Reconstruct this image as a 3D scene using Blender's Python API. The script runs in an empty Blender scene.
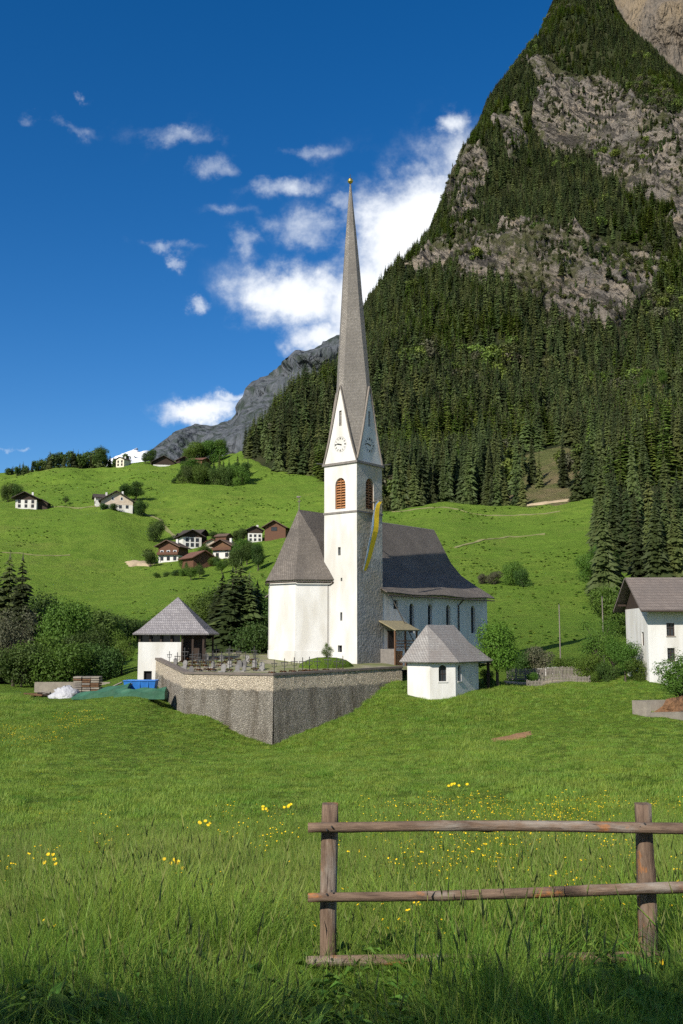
import bpy, bmesh, math, random
import numpy as np
from mathutils import Vector, Matrix

R = math.radians
random.seed(7)
rng = np.random.default_rng(11)
scene = bpy.context.scene
col = scene.collection

# ------------------------------------------------------------------ camera
FPX = 1000.0                       # focal length in pixels of the 683 x 1024 frame
PITCH = math.atan((636.0 - 512.0) / FPX)
cam_d = bpy.data.cameras.new("camera")
cam = bpy.data.objects.new("camera", cam_d)
col.objects.link(cam)
cam_d.sensor_fit = 'VERTICAL'
cam_d.sensor_height = 36.0
cam_d.lens = 36.0 * FPX / 1024.0
cam_d.clip_start = 0.1
cam_d.clip_end = 30000
cam.location = (0, 0, 0)
cam.rotation_euler = (math.pi / 2 + PITCH, 0, 0)
scene.camera = cam

# ------------------------------------------------------------------ light
SUN_EL = R(34)
SUN_AZ = math.atan2(-0.575, -0.818)          # clockwise from +Y
SDIR = Vector((math.sin(SUN_AZ) * math.cos(SUN_EL), math.cos(SUN_AZ) * math.cos(SUN_EL), math.sin(SUN_EL)))
sd = bpy.data.lights.new("sun", 'SUN')
sd.energy = 5.0
sd.angle = R(0.5)
sd.color = (1.0, 0.94, 0.84)
sun = bpy.data.objects.new("sun", sd)
col.objects.link(sun)
sun.rotation_euler = (-SDIR).to_track_quat('-Z', 'Y').to_euler()

world = bpy.data.worlds.new("World")
scene.world = world
world.use_nodes = True


def build_world():
    nt = world.node_tree
    N, L = nt.nodes, nt.links
    N.clear()
    out = N.new('ShaderNodeOutputWorld')
    bg = N.new('ShaderNodeBackground')
    bg.inputs['Strength'].default_value = 0.08
    sky = N.new('ShaderNodeTexSky')
    sky.sky_type = 'NISHITA'
    sky.sun_disc = False
    sky.sun_elevation = SUN_EL
    sky.sun_rotation = SUN_AZ
    sky.altitude = 1500
    sky.air_density = 1.0
    sky.dust_density = 0.6
    sky.ozone_density = 3.0
    # clouds live in the sky's own directions (azimuth / elevation tangents)
    tc = N.new('ShaderNodeTexCoord')
    sep = N.new('ShaderNodeSeparateXYZ')
    L.new(tc.outputs['Generated'], sep.inputs[0])

    def M(op, a, b=None, c=None):
        n = N.new('ShaderNodeMath')
        n.operation = op
        for i, v in enumerate((a, b, c)):
            if v is None:
                continue
            if isinstance(v, (int, float)):
                n.inputs[i].default_value = v
            else:
                L.new(v, n.inputs[i])
        return n.outputs[0]
    ay = M('MAXIMUM', M('ABSOLUTE', sep.outputs[1]), 0.08)
    t = M('DIVIDE', sep.outputs[0], ay)
    e = M('DIVIDE', sep.outputs[2], ay)
    cmb = N.new('ShaderNodeCombineXYZ')
    L.new(t, cmb.inputs[0]); L.new(e, cmb.inputs[1]); L.new(M('MULTIPLY', sep.outputs[1], 0.6), cmb.inputs[2])
    wn = N.new('ShaderNodeTexNoise')
    wn.inputs['Scale'].default_value = 17.0; wn.inputs['Detail'].default_value = 7; wn.inputs['Roughness'].default_value = 0.62
    L.new(cmb.outputs[0], wn.inputs['Vector'])
    ws = N.new('ShaderNodeSeparateXYZ')
    L.new(wn.outputs['Color'], ws.inputs[0])
    tw_ = M('ADD', t, M('MULTIPLY', M('SUBTRACT', ws.outputs[0], 0.5), 0.085))
    ew_ = M('ADD', e, M('MULTIPLY', M('SUBTRACT', ws.outputs[1], 0.5), 0.065))

    def noise(scale, detail, rough, dist=0.0):
        n = N.new('ShaderNodeTexNoise')
        n.inputs['Scale'].default_value = scale
        n.inputs['Detail'].default_value = detail
        n.inputs['Roughness'].default_value = rough
        n.inputs['Distortion'].default_value = dist
        L.new(cmb.outputs[0], n.inputs['Vector'])
        return n.outputs[0]
    n1 = noise(9.0, 8, 0.62, 0.25)
    n2 = noise(26.0, 6, 0.6, 0.2)
    n3 = noise(3.1, 5, 0.55, 0.4)
    blobs = [  # px, py, rx, ry, weight  (read as azimuth / elevation below)
        (295, 298, 58, 32, 1.15), (318, 335, 46, 20, 1.0), (270, 308, 34, 16, .9), (405, 240, 55, 62, 1.3),
        (430, 205, 60, 40, 1.2), (365, 300, 50, 50, 1.1), (400, 330, 70, 60, 1.1), (315, 228, 50, 24, .55), (345, 200, 30, 14, .45),
        (280, 182, 44, 14, .50), (205, 411, 40, 13, 1.0), (238, 402, 24, 8, .7), (192, 304, 15, 11, .62),
        (452, 125, 24, 18, .78), (212, 168, 26, 16, .46), (180, 135, 52, 12, .40), (168, 248, 40, 10, .42),
        (82, 100, 12, 8, .45), (15, 451, 10, 4, .6),
        (245, 245, 20, 22, .42), (480, 170, 60, 50, .8), (178, 262, 12, 8, .42), (32, 116, 20, 8, .34), (300, 150, 50, 10, .32), (230, 210, 40, 10, .3), (70, 128, 30, 8, .3)]
    acc = None
    sp, cp = math.sin(PITCH), math.cos(PITCH)
    for (px, py, rx, ry, w) in blobs:
        u, v = (px - 341.5) / FPX, (512 - py) / FPX
        den = cp - v * sp
        tt, ee = u / den, (sp + v * cp) / den
        dx = M('MULTIPLY', M('SUBTRACT', tw_, tt), FPX / rx)
        dy = M('MULTIPLY', M('SUBTRACT', ew_, ee), FPX / ry)
        d2 = M('ADD', M('MULTIPLY', dx, dx), M('MULTIPLY', dy, dy))
        g = M('MULTIPLY', M('POWER', 2.718, M('MULTIPLY', d2, -0.9)), w)
        acc = g if acc is None else M('MAXIMUM', acc, g)
    front = M('GREATER_THAN', sep.outputs[1], 0.0)
    acc = M('MULTIPLY', acc, front)
    # away from the view the same broken cumulus goes on
    side = M('MULTIPLY', M('SUBTRACT', 1.0, front), M('MULTIPLY', M('SUBTRACT', n3, 0.45), 4.0))
    far_side = M('MULTIPLY', M('GREATER_THAN', M('ABSOLUTE', t), 0.55), M('MULTIPLY', M('SUBTRACT', n3, 0.42), 3.0))
    acc = M('ADD', acc, M('MAXIMUM', 0.0, M('ADD', side, M('MULTIPLY', front, far_side))))
    dens = M('ADD', acc, M('MULTIPLY', M('SUBTRACT', n1, 0.5), 1.15))
    dens = M('ADD', dens, M('MULTIPLY', M('SUBTRACT', n2, 0.5), 0.75))
    mr = N.new('ShaderNodeMapRange')
    mr.interpolation_type = 'SMOOTHSTEP'
    mr.inputs['From Min'].default_value = 0.14
    mr.inputs['From Max'].default_value = 0.95
    L.new(dens, mr.inputs['Value'])
    mask = M('MULTIPLY', mr.outputs[0], M('MINIMUM', 1.0, M('MULTIPLY', acc, 3.0)))
    mask = M('MULTIPLY', mask, 0.96)
    ccol = N.new('ShaderNodeMixRGB')
    ccol.inputs[1].default_value = (7.0, 7.7, 8.6, 1)
    ccol.inputs[2].default_value = (10.4, 10.5, 10.7, 1)
    L.new(M('MULTIPLY', M('SUBTRACT', dens, 0.25), 1.0), ccol.inputs[0])
    ccol.use_clamp = False
    mix = N.new('ShaderNodeMixRGB')
    L.new(mask, mix.inputs[0])
    hs = N.new('ShaderNodeHueSaturation')
    hs.inputs['Hue'].default_value = 0.505
    hs.inputs['Saturation'].default_value = 1.36
    hs.inputs['Value'].default_value = 1.12
    L.new(sky.outputs[0], hs.inputs['Color'])
    L.new(hs.outputs[0], mix.inputs[1])
    L.new(ccol.outputs[0], mix.inputs[2])
    L.new(mix.outputs[0], bg.inputs['Color'])
    L.new(bg.outputs[0], out.inputs['Surface'])


build_world()
scene.view_settings.view_transform = 'Standard'
scene.view_settings.look = 'None'
scene.view_settings.exposure = 0.47
scene.view_settings.gamma = 1.0
scene.view_settings.use_curve_mapping = False
scene.cycles.max_bounces = 4
scene.cycles.diffuse_bounces = 2
scene.cycles.transmission_bounces = 3
scene.cycles.adaptive_threshold = 0.02
scene.cycles.use_denoising = False

# ------------------------------------------------------------------ helpers
SP, CP = math.sin(PITCH), math.cos(PITCH)


def ray(px, py):
    u, v = (px - 341.5) / FPX, (512 - py) / FPX
    den = CP - v * SP
    return u / den, (SP + v * CP) / den          # X/Y and Z/Y


def P(px, py, Y):
    t, e = ray(px, py)
    return Vector((t * Y, Y, e * Y))


def proj(X, Y, Z):
    d = Y * CP + Z * SP
    return 341.5 + FPX * X / d, 512 - FPX * (-Y * SP + Z * CP) / d


def tag(o, label=None, cat=None, group=None, kind=None):
    if label: o["label"] = label
    if cat: o["category"] = cat
    if group: o["group"] = group
    if kind: o["kind"] = kind
    return o


def empty(name, loc, rz=0.0):
    o = bpy.data.objects.new(name, None)
    o.empty_display_size = 0.2
    o.location = loc
    o.rotation_euler = (0, 0, rz)
    col.objects.link(o)
    return o


class MB:
    """collects faces, then links them as one mesh object"""
    def __init__(s):
        s.v, s.f = [], []

    def poly(s, pts):
        i = len(s.v)
        s.v += [tuple(p) for p in pts]
        s.f.append(tuple(range(i, i + len(pts))))
        return s

    def hexa(s, c):                       # 8 corners: bottom ring 0-3 (ccw), top ring 4-7
        i = len(s.v)
        s.v += [tuple(p) for p in c]
        for q in ((3, 2, 1, 0), (4, 5, 6, 7), (0, 1, 5, 4), (1, 2, 6, 5), (2, 3, 7, 6), (3, 0, 4, 7)):
            s.f.append(tuple(i + k for k in q))
        return s

    def box(s, x0, x1, y0, y1, z0, z1):
        return s.hexa([(x0, y0, z0), (x1, y0, z0), (x1, y1, z0), (x0, y1, z0),
                       (x0, y0, z1), (x1, y0, z1), (x1, y1, z1), (x0, y1, z1)])

    def prism(s, poly, z0, z1):           # poly ccw in plan, z0/z1 number or list
        n = len(poly)
        i = len(s.v)
        a = z0 if hasattr(z0, '__len__') else [z0] * n
        b = z1 if hasattr(z1, '__len__') else [z1] * n
        s.v += [(p[0], p[1], a[k]) for k, p in enumerate(poly)] + [(p[0], p[1], b[k]) for k, p in enumerate(poly)]
        s.f.append(tuple(i + k for k in reversed(range(n))))
        s.f.append(tuple(i + n + k for k in range(n)))
        for k in range(n):
            j = (k + 1) % n
            s.f.append((i + k, i + j, i + n + j, i + n + k))
        return s

    def tube(s, pts, rad, n=8, cap=True):
        pts = [Vector(p) for p in pts]
        rad = rad if hasattr(rad, '__len__') else [rad] * len(pts)
        rings = []
        up0 = Vector((0, 0, 1))
        for k, p in enumerate(pts):
            d = (pts[min(k + 1, len(pts) - 1)] - pts[max(k - 1, 0)]).normalized()
            up = up0 if abs(d.z) < 0.9 else Vector((0, 1, 0))
            a = d.cross(up).normalized()
            b = a.cross(d)
            i = len(s.v)
            for q in range(n):
                th = 2 * math.pi * q / n
                s.v.append(tuple(p + (a * math.cos(th) + b * math.sin(th)) * rad[k]))
            rings.append(i)
        for k in range(len(rings) - 1):
            i, j = rings[k], rings[k + 1]
            for q in range(n):
                r = (q + 1) % n
                s.f.append((i + q, i + r, j + r, j + q))
        if cap:
            s.f.append(tuple(rings[0] + q for q in reversed(range(n))))
            s.f.append(tuple(rings[-1] + q for q in range(n)))
        return s

    def build(s, name, mat, parent=None, smooth=False, solid=0.0, loc=None):
        me = bpy.data.meshes.new(name)
        me.from_pydata(s.v, [], s.f)
        bm = bmesh.new()
        bm.from_mesh(me)
        if solid:
            bmesh.ops.remove_doubles(bm, verts=bm.verts, dist=0.001)
            bmesh.ops.solidify(bm, geom=bm.faces[:], thickness=solid)
        bmesh.ops.recalc_face_normals(bm, faces=bm.faces[:])
        bm.to_mesh(me)
        bm.free()
        return mobj(name, me, mat, parent, smooth)


def mobj(name, me, mat, parent=None, smooth=False):
    o = bpy.data.objects.new(name, me)
    if mat is not None and not me.materials:
        me.materials.append(mat)
    if smooth:
        me.polygons.foreach_set('use_smooth', [True] * len(me.polygons))
    col.objects.link(o)
    if parent is not None:
        o.parent = parent
    return o


def np_mesh(name, verts, faces, smooth=False):
    """verts (N,3) array, faces (M,k) array of equal size polygons"""
    me = bpy.data.meshes.new(name)
    verts = np.ascontiguousarray(verts, dtype=np.float32)
    faces = np.ascontiguousarray(faces, dtype=np.int32)
    k = faces.shape[1]
    me.vertices.add(len(verts))
    me.vertices.foreach_set('co', verts.ravel())
    me.loops.add(faces.size)
    me.loops.foreach_set('vertex_index', faces.ravel())
    me.polygons.add(len(faces))
    me.polygons.foreach_set('loop_start', np.arange(0, faces.size, k, dtype=np.int32))
    if smooth:
        me.polygons.foreach_set('use_smooth', np.ones(len(faces), dtype=bool))
    me.update(calc_edges=True)
    return me


# value noise in numpy
_perm = rng.permutation(4096)
_val = rng.random(4096) * 2 - 1


def vnoise(x, y, z=None):
    z = np.zeros_like(x) if z is None else z
    xi, yi, zi = np.floor(x).astype(int), np.floor(y).astype(int), np.floor(z).astype(int)
    fx, fy, fz = x - xi, y - yi, z - zi
    fx, fy, fz = [f * f * f * (f * (f * 6 - 15) + 10) for f in (fx, fy, fz)]

    def h(i, j, k):
        return _val[_perm[(_perm[(_perm[i & 4095] + j) & 4095] + k) & 4095]]
    r = 0
    for di in (0, 1):
        for dj in (0, 1):
            for dk in (0, 1):
                w = (fx if di else 1 - fx) * (fy if dj else 1 - fy) * (fz if dk else 1 - fz)
                r = r + w * h(xi + di, yi + dj, zi + dk)
    return r


def fbm(x, y, z=None, oct=4, gain=0.5):
    r, a = 0, 1.0
    z = np.zeros_like(x) if z is None else z
    for o in range(oct):
        r = r + a * vnoise(x + 17.3 * o, y + 5.1 * o, z + 9.7 * o)
        x, y, z, a = x * 2.03, y * 2.03, z * 2.03, a * gain
    return r


# ------------------------------------------------------------------ materials
def new_mat(name):
    m = bpy.data.materials.new(name)
    m.use_nodes = True
    nt = m.node_tree
    b = nt.nodes['Principled BSDF']
    b.inputs['Specular IOR Level'].default_value = 0.25
    return m, nt, b


def mk(name, c1, c2=None, scale=2.0, rough=0.85, bump=0.0, bscale=20.0, stretch=(1, 1, 1), detail=6, c3=None, s3=0.3,
       bdist=0.05, rand=0.0, metal=0.0):
    m, nt, b = new_mat(name)
    N, L = nt.nodes, nt.links
    c2 = c2 or c1
    tc = N.new('ShaderNodeTexCoord')
    mp = N.new('ShaderNodeMapping')
    mp.inputs['Scale'].default_value = stretch
    L.new(tc.outputs['Object'], mp.inputs[0])
    n = N.new('ShaderNodeTexNoise')
    n.inputs['Scale'].default_value = scale
    n.inputs['Detail'].default_value = detail
    n.inputs['Roughness'].default_value = 0.65
    L.new(mp.outputs[0], n.inputs['Vector'])
    mr = N.new('ShaderNodeMapRange')
    mr.inputs['From Min'].default_value = 0.32
    mr.inputs['From Max'].default_value = 0.68
    L.new(n.outputs[0], mr.inputs['Value'])
    mx = N.new('ShaderNodeMixRGB')
    mx.inputs[1].default_value = (*c1, 1)
    mx.inputs[2].default_value = (*c2, 1)
    L.new(mr.outputs[0], mx.inputs[0])
    colr = mx.outputs[0]
    if c3:
        n3 = N.new('ShaderNodeTexNoise')
        n3.inputs['Scale'].default_value = s3
        n3.inputs['Detail'].default_value = 4
        L.new(mp.outputs[0], n3.inputs['Vector'])
        r3 = N.new('ShaderNodeMapRange')
        r3.inputs['From Min'].default_value = 0.45
        r3.inputs['From Max'].default_value = 0.65
        L.new(n3.outputs[0], r3.inputs['Value'])
        m3 = N.new('ShaderNodeMixRGB')
        L.new(r3.outputs[0], m3.inputs[0])
        L.new(colr, m3.inputs[1])
        m3.inputs[2].default_value = (*c3, 1)
        colr = m3.outputs[0]
    if rand:
        oi = N.new('ShaderNodeObjectInfo')
        hs = N.new('ShaderNodeHueSaturation')
        r1 = N.new('ShaderNodeMapRange')
        r1.inputs['To Min'].default_value = 1 - rand
        r1.inputs['To Max'].default_value = 1 + rand
        L.new(oi.outputs['Random'], r1.inputs['Value'])
        L.new(r1.outputs[0], hs.inputs['Value'])
        L.new(colr, hs.inputs['Color'])
        colr = hs.outputs[0]
    L.new(colr, b.inputs['Base Color'])
    b.inputs['Roughness'].default_value = rough
    b.inputs['Metallic'].default_value = metal
    if bump:
        nb = N.new('ShaderNodeTexNoise')
        nb.inputs['Scale'].default_value = bscale
        nb.inputs['Detail'].default_value = 5
        L.new(mp.outputs[0], nb.inputs['Vector'])
        bp = N.new('ShaderNodeBump')
        bp.inputs['Strength'].default_value = bump
        bp.inputs['Distance'].default_value = bdist
        L.new(nb.outputs[0], bp.inputs['Height'])
        L.new(bp.outputs[0], b.inputs['Normal'])
    return m


def leafmat(name, c1, c2, trans=0.35, rand=0.25, huer=0.02, nscale=0.0, rough=0.6, lscale=0.0):
    """diffuse + translucent leaf; colour differs from plant to plant"""
    m, nt, b = new_mat(name)
    N, L = nt.nodes, nt.links
    oi = N.new('ShaderNodeObjectInfo')
    mx = N.new('ShaderNodeMixRGB')
    mx.inputs[1].default_value = (*c1, 1)
    mx.inputs[2].default_value = (*c2, 1)
    if lscale:
        n = N.new('ShaderNodeTexNoise')
        n.inputs['Scale'].default_value = lscale
        n.inputs['Detail'].default_value = 5
        n.inputs['Roughness'].default_value = 0.7
        L.new(oi.outputs['Location'], n.inputs['Vector'])
        mr = N.new('ShaderNodeMapRange')
        mr.inputs['From Min'].default_value = 0.36
        mr.inputs['From Max'].default_value = 0.64
        L.new(n.outputs[0], mr.inputs['Value'])
        L.new(mr.outputs[0], mx.inputs[0])
    elif nscale:
        tc = N.new('ShaderNodeTexCoord')
        n = N.new('ShaderNodeTexNoise')
        n.inputs['Scale'].default_value = nscale
        n.inputs['Detail'].default_value = 3
        L.new(tc.outputs['Object'], n.inputs['Vector'])
        mr = N.new('ShaderNodeMapRange')
        mr.inputs['From Min'].default_value = 0.35
        mr.inputs['From Max'].default_value = 0.65
        L.new(n.outputs[0], mr.inputs['Value'])
        L.new(mr.outputs[0], mx.inputs[0])
    else:
        L.new(oi.outputs['Random'], mx.inputs[0])
    hs = N.new('ShaderNodeHueSaturation')
    r1 = N.new('ShaderNodeMapRange')
    r1.inputs['To Min'].default_value = 1 - rand
    r1.inputs['To Max'].default_value = 1 + rand
    L.new(oi.outputs['Random'], r1.inputs['Value'])
    L.new(r1.outputs[0], hs.inputs['Value'])
    ml = N.new('ShaderNodeMath'); ml.operation = 'MULTIPLY'; ml.inputs[1].default_value = 7.13
    fr = N.new('ShaderNodeMath'); fr.operation = 'FRACT'
    L.new(oi.outputs['Random'], ml.inputs[0]); L.new(ml.outputs[0], fr.inputs[0])
    r2 = N.new('ShaderNodeMapRange')
    r2.inputs['To Min'].default_value = 0.5 - huer
    r2.inputs['To Max'].default_value = 0.5 + huer
    L.new(fr.outputs[0], r2.inputs['Value'])
    L.new(r2.outputs[0], hs.inputs['Hue'])
    L.new(mx.outputs[0], hs.inputs['Color'])
    L.new(hs.outputs[0], b.inputs['Base Color'])
    b.inputs['Roughness'].default_value = rough
    if trans:
        tr = N.new('ShaderNodeBsdfTranslucent')
        L.new(hs.outputs[0], tr.inputs['Color'])
        ms = N.new('ShaderNodeMixShader')
        ms.inputs[0].default_value = trans
        out = N['Material Output']
        L.new(b.outputs[0], ms.inputs[1]); L.new(tr.outputs[0], ms.inputs[2])
        L.new(ms.outputs[0], out.inputs['Surface'])
    return m


def shingles(name, c1, c2, c3, row=0.22, s3=0.25):
    """weathered wood or stone shingles: courses along the height, broken joints, stains"""
    m, nt, b = new_mat(name)
    N, L = nt.nodes, nt.links
    tc = N.new('ShaderNodeTexCoord')
    sep = N.new('ShaderNodeSeparateXYZ')
    L.new(tc.outputs['Object'], sep.inputs[0])

    def M(op, a, bb=None):
        n = N.new('ShaderNodeMath'); n.operation = op
        for i, v in enumerate((a, bb)):
            if v is None: continue
            if isinstance(v, (int, float)): n.inputs[i].default_value = v
            else: L.new(v, n.inputs[i])
        return n.outputs[0]
    cmb = N.new('ShaderNodeCombineXYZ')
    L.new(M('ADD', sep.outputs[0], M('MULTIPLY', sep.outputs[1], 0.63)), cmb.inputs[0])
    L.new(sep.outputs[2], cmb.inputs[1])
    br = N.new('ShaderNodeTexBrick')
    br.inputs['Color1'].default_value = (*c1, 1)
    br.inputs['Color2'].default_value = (*c2, 1)
    br.inputs['Mortar'].default_value = tuple(x * 0.6 for x in c1) + (1,)
    br.inputs['Scale'].default_value = 1.0
    br.inputs['Mortar Size'].default_value = row * 0.07
    br.inputs['Brick Width'].default_value = row * 0.75
    br.inputs['Row Height'].default_value = row
    L.new(cmb.outputs[0], br.inputs['Vector'])
    n3 = N.new('ShaderNodeTexNoise')
    n3.inputs['Scale'].default_value = s3; n3.inputs['Detail'].default_value = 7
    n3.inputs['Roughness'].default_value = 0.7
    L.new(tc.outputs['Object'], n3.inputs['Vector'])
    r3 = N.new('ShaderNodeMapRange')
    r3.inputs['From Min'].default_value = 0.4; r3.inputs['From Max'].default_value = 0.66
    L.new(n3.outputs[0], r3.inputs['Value'])
    m3 = N.new('ShaderNodeMixRGB')
    L.new(M('MULTIPLY', r3.outputs[0], 0.75), m3.inputs[0]); L.new(br.outputs['Color'], m3.inputs[1])
    m3.inputs[2].default_value = (*c3, 1)
    L.new(m3.outputs[0], b.inputs['Base Color'])
    b.inputs['Roughness'].default_value = 0.8
    nb = N.new('ShaderNodeTexNoise')
    nb.inputs['Scale'].default_value = 3.0; nb.inputs['Detail'].default_value = 6
    L.new(tc.outputs['Object'], nb.inputs['Vector'])
    bp = N.new('ShaderNodeBump'); bp.inputs['Strength'].default_value = 0.7; bp.inputs['Distance'].default_value = 0.08
    L.new(M('ADD', M('MULTIPLY', br.outputs['Fac'], -0.6), nb.outputs[0]), bp.inputs['Height'])
    L.new(bp.outputs[0], b.inputs['Normal'])
    return m


MT = {}
MT['plaster'] = mk('white_plaster', (0.58, 0.57, 0.54), (0.52, 0.51, 0.475), 0.6, 0.9, 0.4, 5.0, stretch=(1, 1, .3), c3=(0.46, 0.44, 0.395), s3=0.55, bdist=0.03)
MT['plaster_clean'] = mk('clean_plaster', (0.60, 0.59, 0.565), (0.545, 0.535, 0.505), 0.7, 0.9, 0.35, 6.0, stretch=(1, 1, .3), c3=(0.48, 0.46, 0.415), s3=0.6, bdist=0.03)
MT['rough_grey'] = mk('rough_grey_side', (0.36, 0.345, 0.31), (0.22, 0.21, 0.195), 1.1, 0.95, 1.0, 3.2, c3=(0.30, 0.26, 0.20), s3=0.25, bdist=0.12)
MT['trim'] = mk('grey_stone_trim', (0.20, 0.18, 0.16), (0.13, 0.12, 0.11), 3.0, 0.85, 0.3, 10)
MT['shingle'] = shingles('church_roof_shingles', (0.125, 0.107, 0.090), (0.190, 0.164, 0.140), (0.075, 0.065, 0.057), row=.17)
MT['spire'] = shingles('spire_shingles', (0.185, 0.168, 0.145), (0.27, 0.245, 0.215), (0.135, 0.122, 0.108), row=0.19)
MT['chapel_roof'] = shingles('chapel_roof_shingles', (0.22, 0.207, 0.195), (0.30, 0.285, 0.265), (0.18, 0.155, 0.14), row=.18, s3=0.4)
MT['hall_roof'] = shingles('hall_roof_shingles', (0.20, 0.185, 0.19), (0.29, 0.27, 0.27), (0.16, 0.145, 0.14), row=0.3)
MT['house_roof'] = shingles('house_roof_tiles', (0.150, 0.122, 0.105), (0.195, 0.162, 0.140), (0.115, 0.098, 0.088), row=0.3)
MT['moss_roof'] = mk('mossy_boards', (0.25, 0.21, 0.12), (0.16, 0.14, 0.09), 3.0, 0.9, 0.5, 8)
MT['dark'] = mk('dark_opening', (0.012, 0.012, 0.014), None, 1, 0.9)
MT['glass'] = mk('window_glass', (0.02, 0.022, 0.026), (0.035, 0.04, 0.045), 2, 0.12)
MT['wood'] = mk('brown_wood', (0.15, 0.08, 0.04), (0.085, 0.045, 0.025), 1.5, 0.8, 0.4, 12, stretch=(6, 6, 1))
MT['wood_red'] = mk('reddish_wood', (0.125, 0.060, 0.034), (0.075, 0.038, 0.024), 1.5, 0.8, 0.4, 12, stretch=(6, 6, 1))
MT['wood_dark'] = mk('dark_wood', (0.05, 0.033, 0.024), (0.028, 0.02, 0.016), 1.5, 0.85, 0.4, 12, stretch=(6, 6, 1))
MT['wood_orange'] = mk('louvre_wood', (0.36, 0.17, 0.07), (0.25, 0.11, 0.045), 3, 0.7, 0.3, 10)
MT['wood_grey'] = mk('grey_weathered_wood', (0.22, 0.195, 0.165), (0.135, 0.115, 0.10), 2.0, 0.9, 0.5, 14, stretch=(5, 5, 1))
MT['metal'] = mk('dark_metal', (0.035, 0.035, 0.037), (0.05, 0.048, 0.045), 3, 0.5)
MT['copper'] = mk('brown_copper_pipe', (0.07, 0.05, 0.04), (0.05, 0.04, 0.035), 3, 0.5)
MT['gold'] = mk('gilded_metal', (0.75, 0.50, 0.13), None, 3, 0.3, metal=1.0)
MT['white'] = mk('white_paint', (0.8, 0.8, 0.78), (0.74, 0.74, 0.72), 2, 0.7)
MT['black'] = mk('black_paint', (0.02, 0.02, 0.02), None, 2, 0.6)
MT['yellow_cloth'] = mk('yellow_cloth', (0.78, 0.52, 0.02), (0.7, 0.46, 0.02), 2, 0.8)
MT['pale_cloth'] = mk('pale_cloth', (0.42, 0.48, 0.52), (0.20, 0.30, 0.42), 1.2, 0.8)
MT['blue_cloth'] = mk('blue_cloth', (0.05, 0.16, 0.36), (0.04, 0.13, 0.30), 2, 0.8)
MT['concrete'] = mk('concrete', (0.27, 0.235, 0.19), (0.18, 0.155, 0.125), 1.2, 0.9, 0.4, 8)
MT['coping'] = mk('slate_coping', (0.15, 0.125, 0.105), (0.10, 0.085, 0.075), 1.5, 0.9, 0.4, 6)
MT['earth'] = mk('bare_earth', (0.27, 0.155, 0.075), (0.18, 0.10, 0.05), 1.0, 1.0, 0.9, 5, bdist=0.15)
MT['sand'] = mk('pale_soil', (0.38, 0.30, 0.20), (0.28, 0.22, 0.14), 0.3, 1.0)
MT['red_roof'] = mk('red_roof', (0.145, 0.07, 0.047), (0.10, 0.05, 0.037), 0.5, 0.9)
MT['dark_roof'] = mk('dark_roof', (0.060, 0.048, 0.042), (0.04, 0.033, 0.03), 0.5, 0.9)
MT['brown_roof'] = mk('brown_roof', (0.115, 0.075, 0.055), (0.08, 0.055, 0.042), 0.5, 0.9)
MT['cream'] = mk('cream_plaster', (0.62, 0.56, 0.44), (0.55, 0.5, 0.4), 0.5, 0.9)
MT['stone_house'] = mk('stone_plaster', (0.50, 0.42, 0.33), (0.35, 0.29, 0.23), 0.7, 0.9)
MT['headstone'] = mk('grey_headstone', (0.20, 0.19, 0.18), (0.11, 0.105, 0.10), 2, 0.6, rand=0.4)
MT['tarp_green'] = mk('green_tarp', (0.04, 0.12, 0.07), (0.03, 0.085, 0.05), 0.8, 0.55, 0.4, 1.5, bdist=0.2)
MT['tarp_white'] = mk('pale_plastic_sheet', (0.42, 0.42, 0.43), (0.30, 0.30, 0.32), 1.5, 0.5, 1.0, 2.5, bdist=0.2)
MT['blue_paint'] = mk('blue_skip_paint', (0.025, 0.15, 0.45), (0.02, 0.11, 0.34), 1.5, 0.45)
MT['bark'] = mk('bark', (0.085, 0.065, 0.048), (0.045, 0.035, 0.028), 3, 0.95, 0.6, 8, stretch=(3, 3, 0.6))
MT['red_flowers'] = mk('red_flowers', (0.22, 0.03, 0.03), (0.10, 0.12, 0.03), 8, 0.8)

MT['spruce'] = leafmat('spruce_needles', (0.042, 0.062, 0.018), (0.070, 0.090, 0.026), 0.36, 0.42, 0.025)
MT['larch'] = leafmat('larch_needles', (0.085, 0.125, 0.022), (0.120, 0.165, 0.028), 0.25, 0.25, 0.02)
MT['leaf_dark'] = leafmat('dark_leaves', (0.050, 0.092, 0.018), (0.078, 0.128, 0.024), 0.38, 0.2, 0.02, 0.5)
MT['leaf_mid'] = leafmat('green_leaves', (0.070, 0.130, 0.018), (0.105, 0.18, 0.024), 0.4, 0.2, 0.02, 0.5)
MT['leaf_light'] = leafmat('spring_leaves', (0.11, 0.20, 0.022), (0.15, 0.25, 0.028), 0.4, 0.12, 0.02, 0.6)
MT['leaf_olive'] = leafmat('olive_scrub', (0.060, 0.075, 0.022), (0.085, 0.095, 0.030), 0.3, 0.3, 0.02, 0.6)
MT['leaf_dry'] = leafmat('budding_twigs', (0.10, 0.09, 0.055), (0.075, 0.085, 0.04), 0.2, 0.2, 0.02, 0.6)
MT['grass'] = leafmat('grass_blades', (0.150, 0.270, 0.030), (0.275, 0.372, 0.054), 0.54, 0.30, 0.02, 0.0, 0.55, 0.16)
MT['grass_light'] = leafmat('pale_grass', (0.20, 0.31, 0.050), (0.28, 0.37, 0.07), 0.52, 0.25, 0.02, 0.0, 0.55, 0.4)
MT['grass_deep'] = leafmat('deep_grass', (0.070, 0.150, 0.018), (0.105, 0.195, 0.022), 0.45, 0.25, 0.02, 0.0, 0.5, 0.3)
MT['grass_dry'] = leafmat('ripe_grass', (0.22, 0.25, 0.07), (0.17, 0.22, 0.045), 0.4, 0.2, 0.02)
MT['weed'] = leafmat('weed_leaves', (0.07, 0.15, 0.022), (0.11, 0.20, 0.03), 0.35, 0.25, 0.02)
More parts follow.
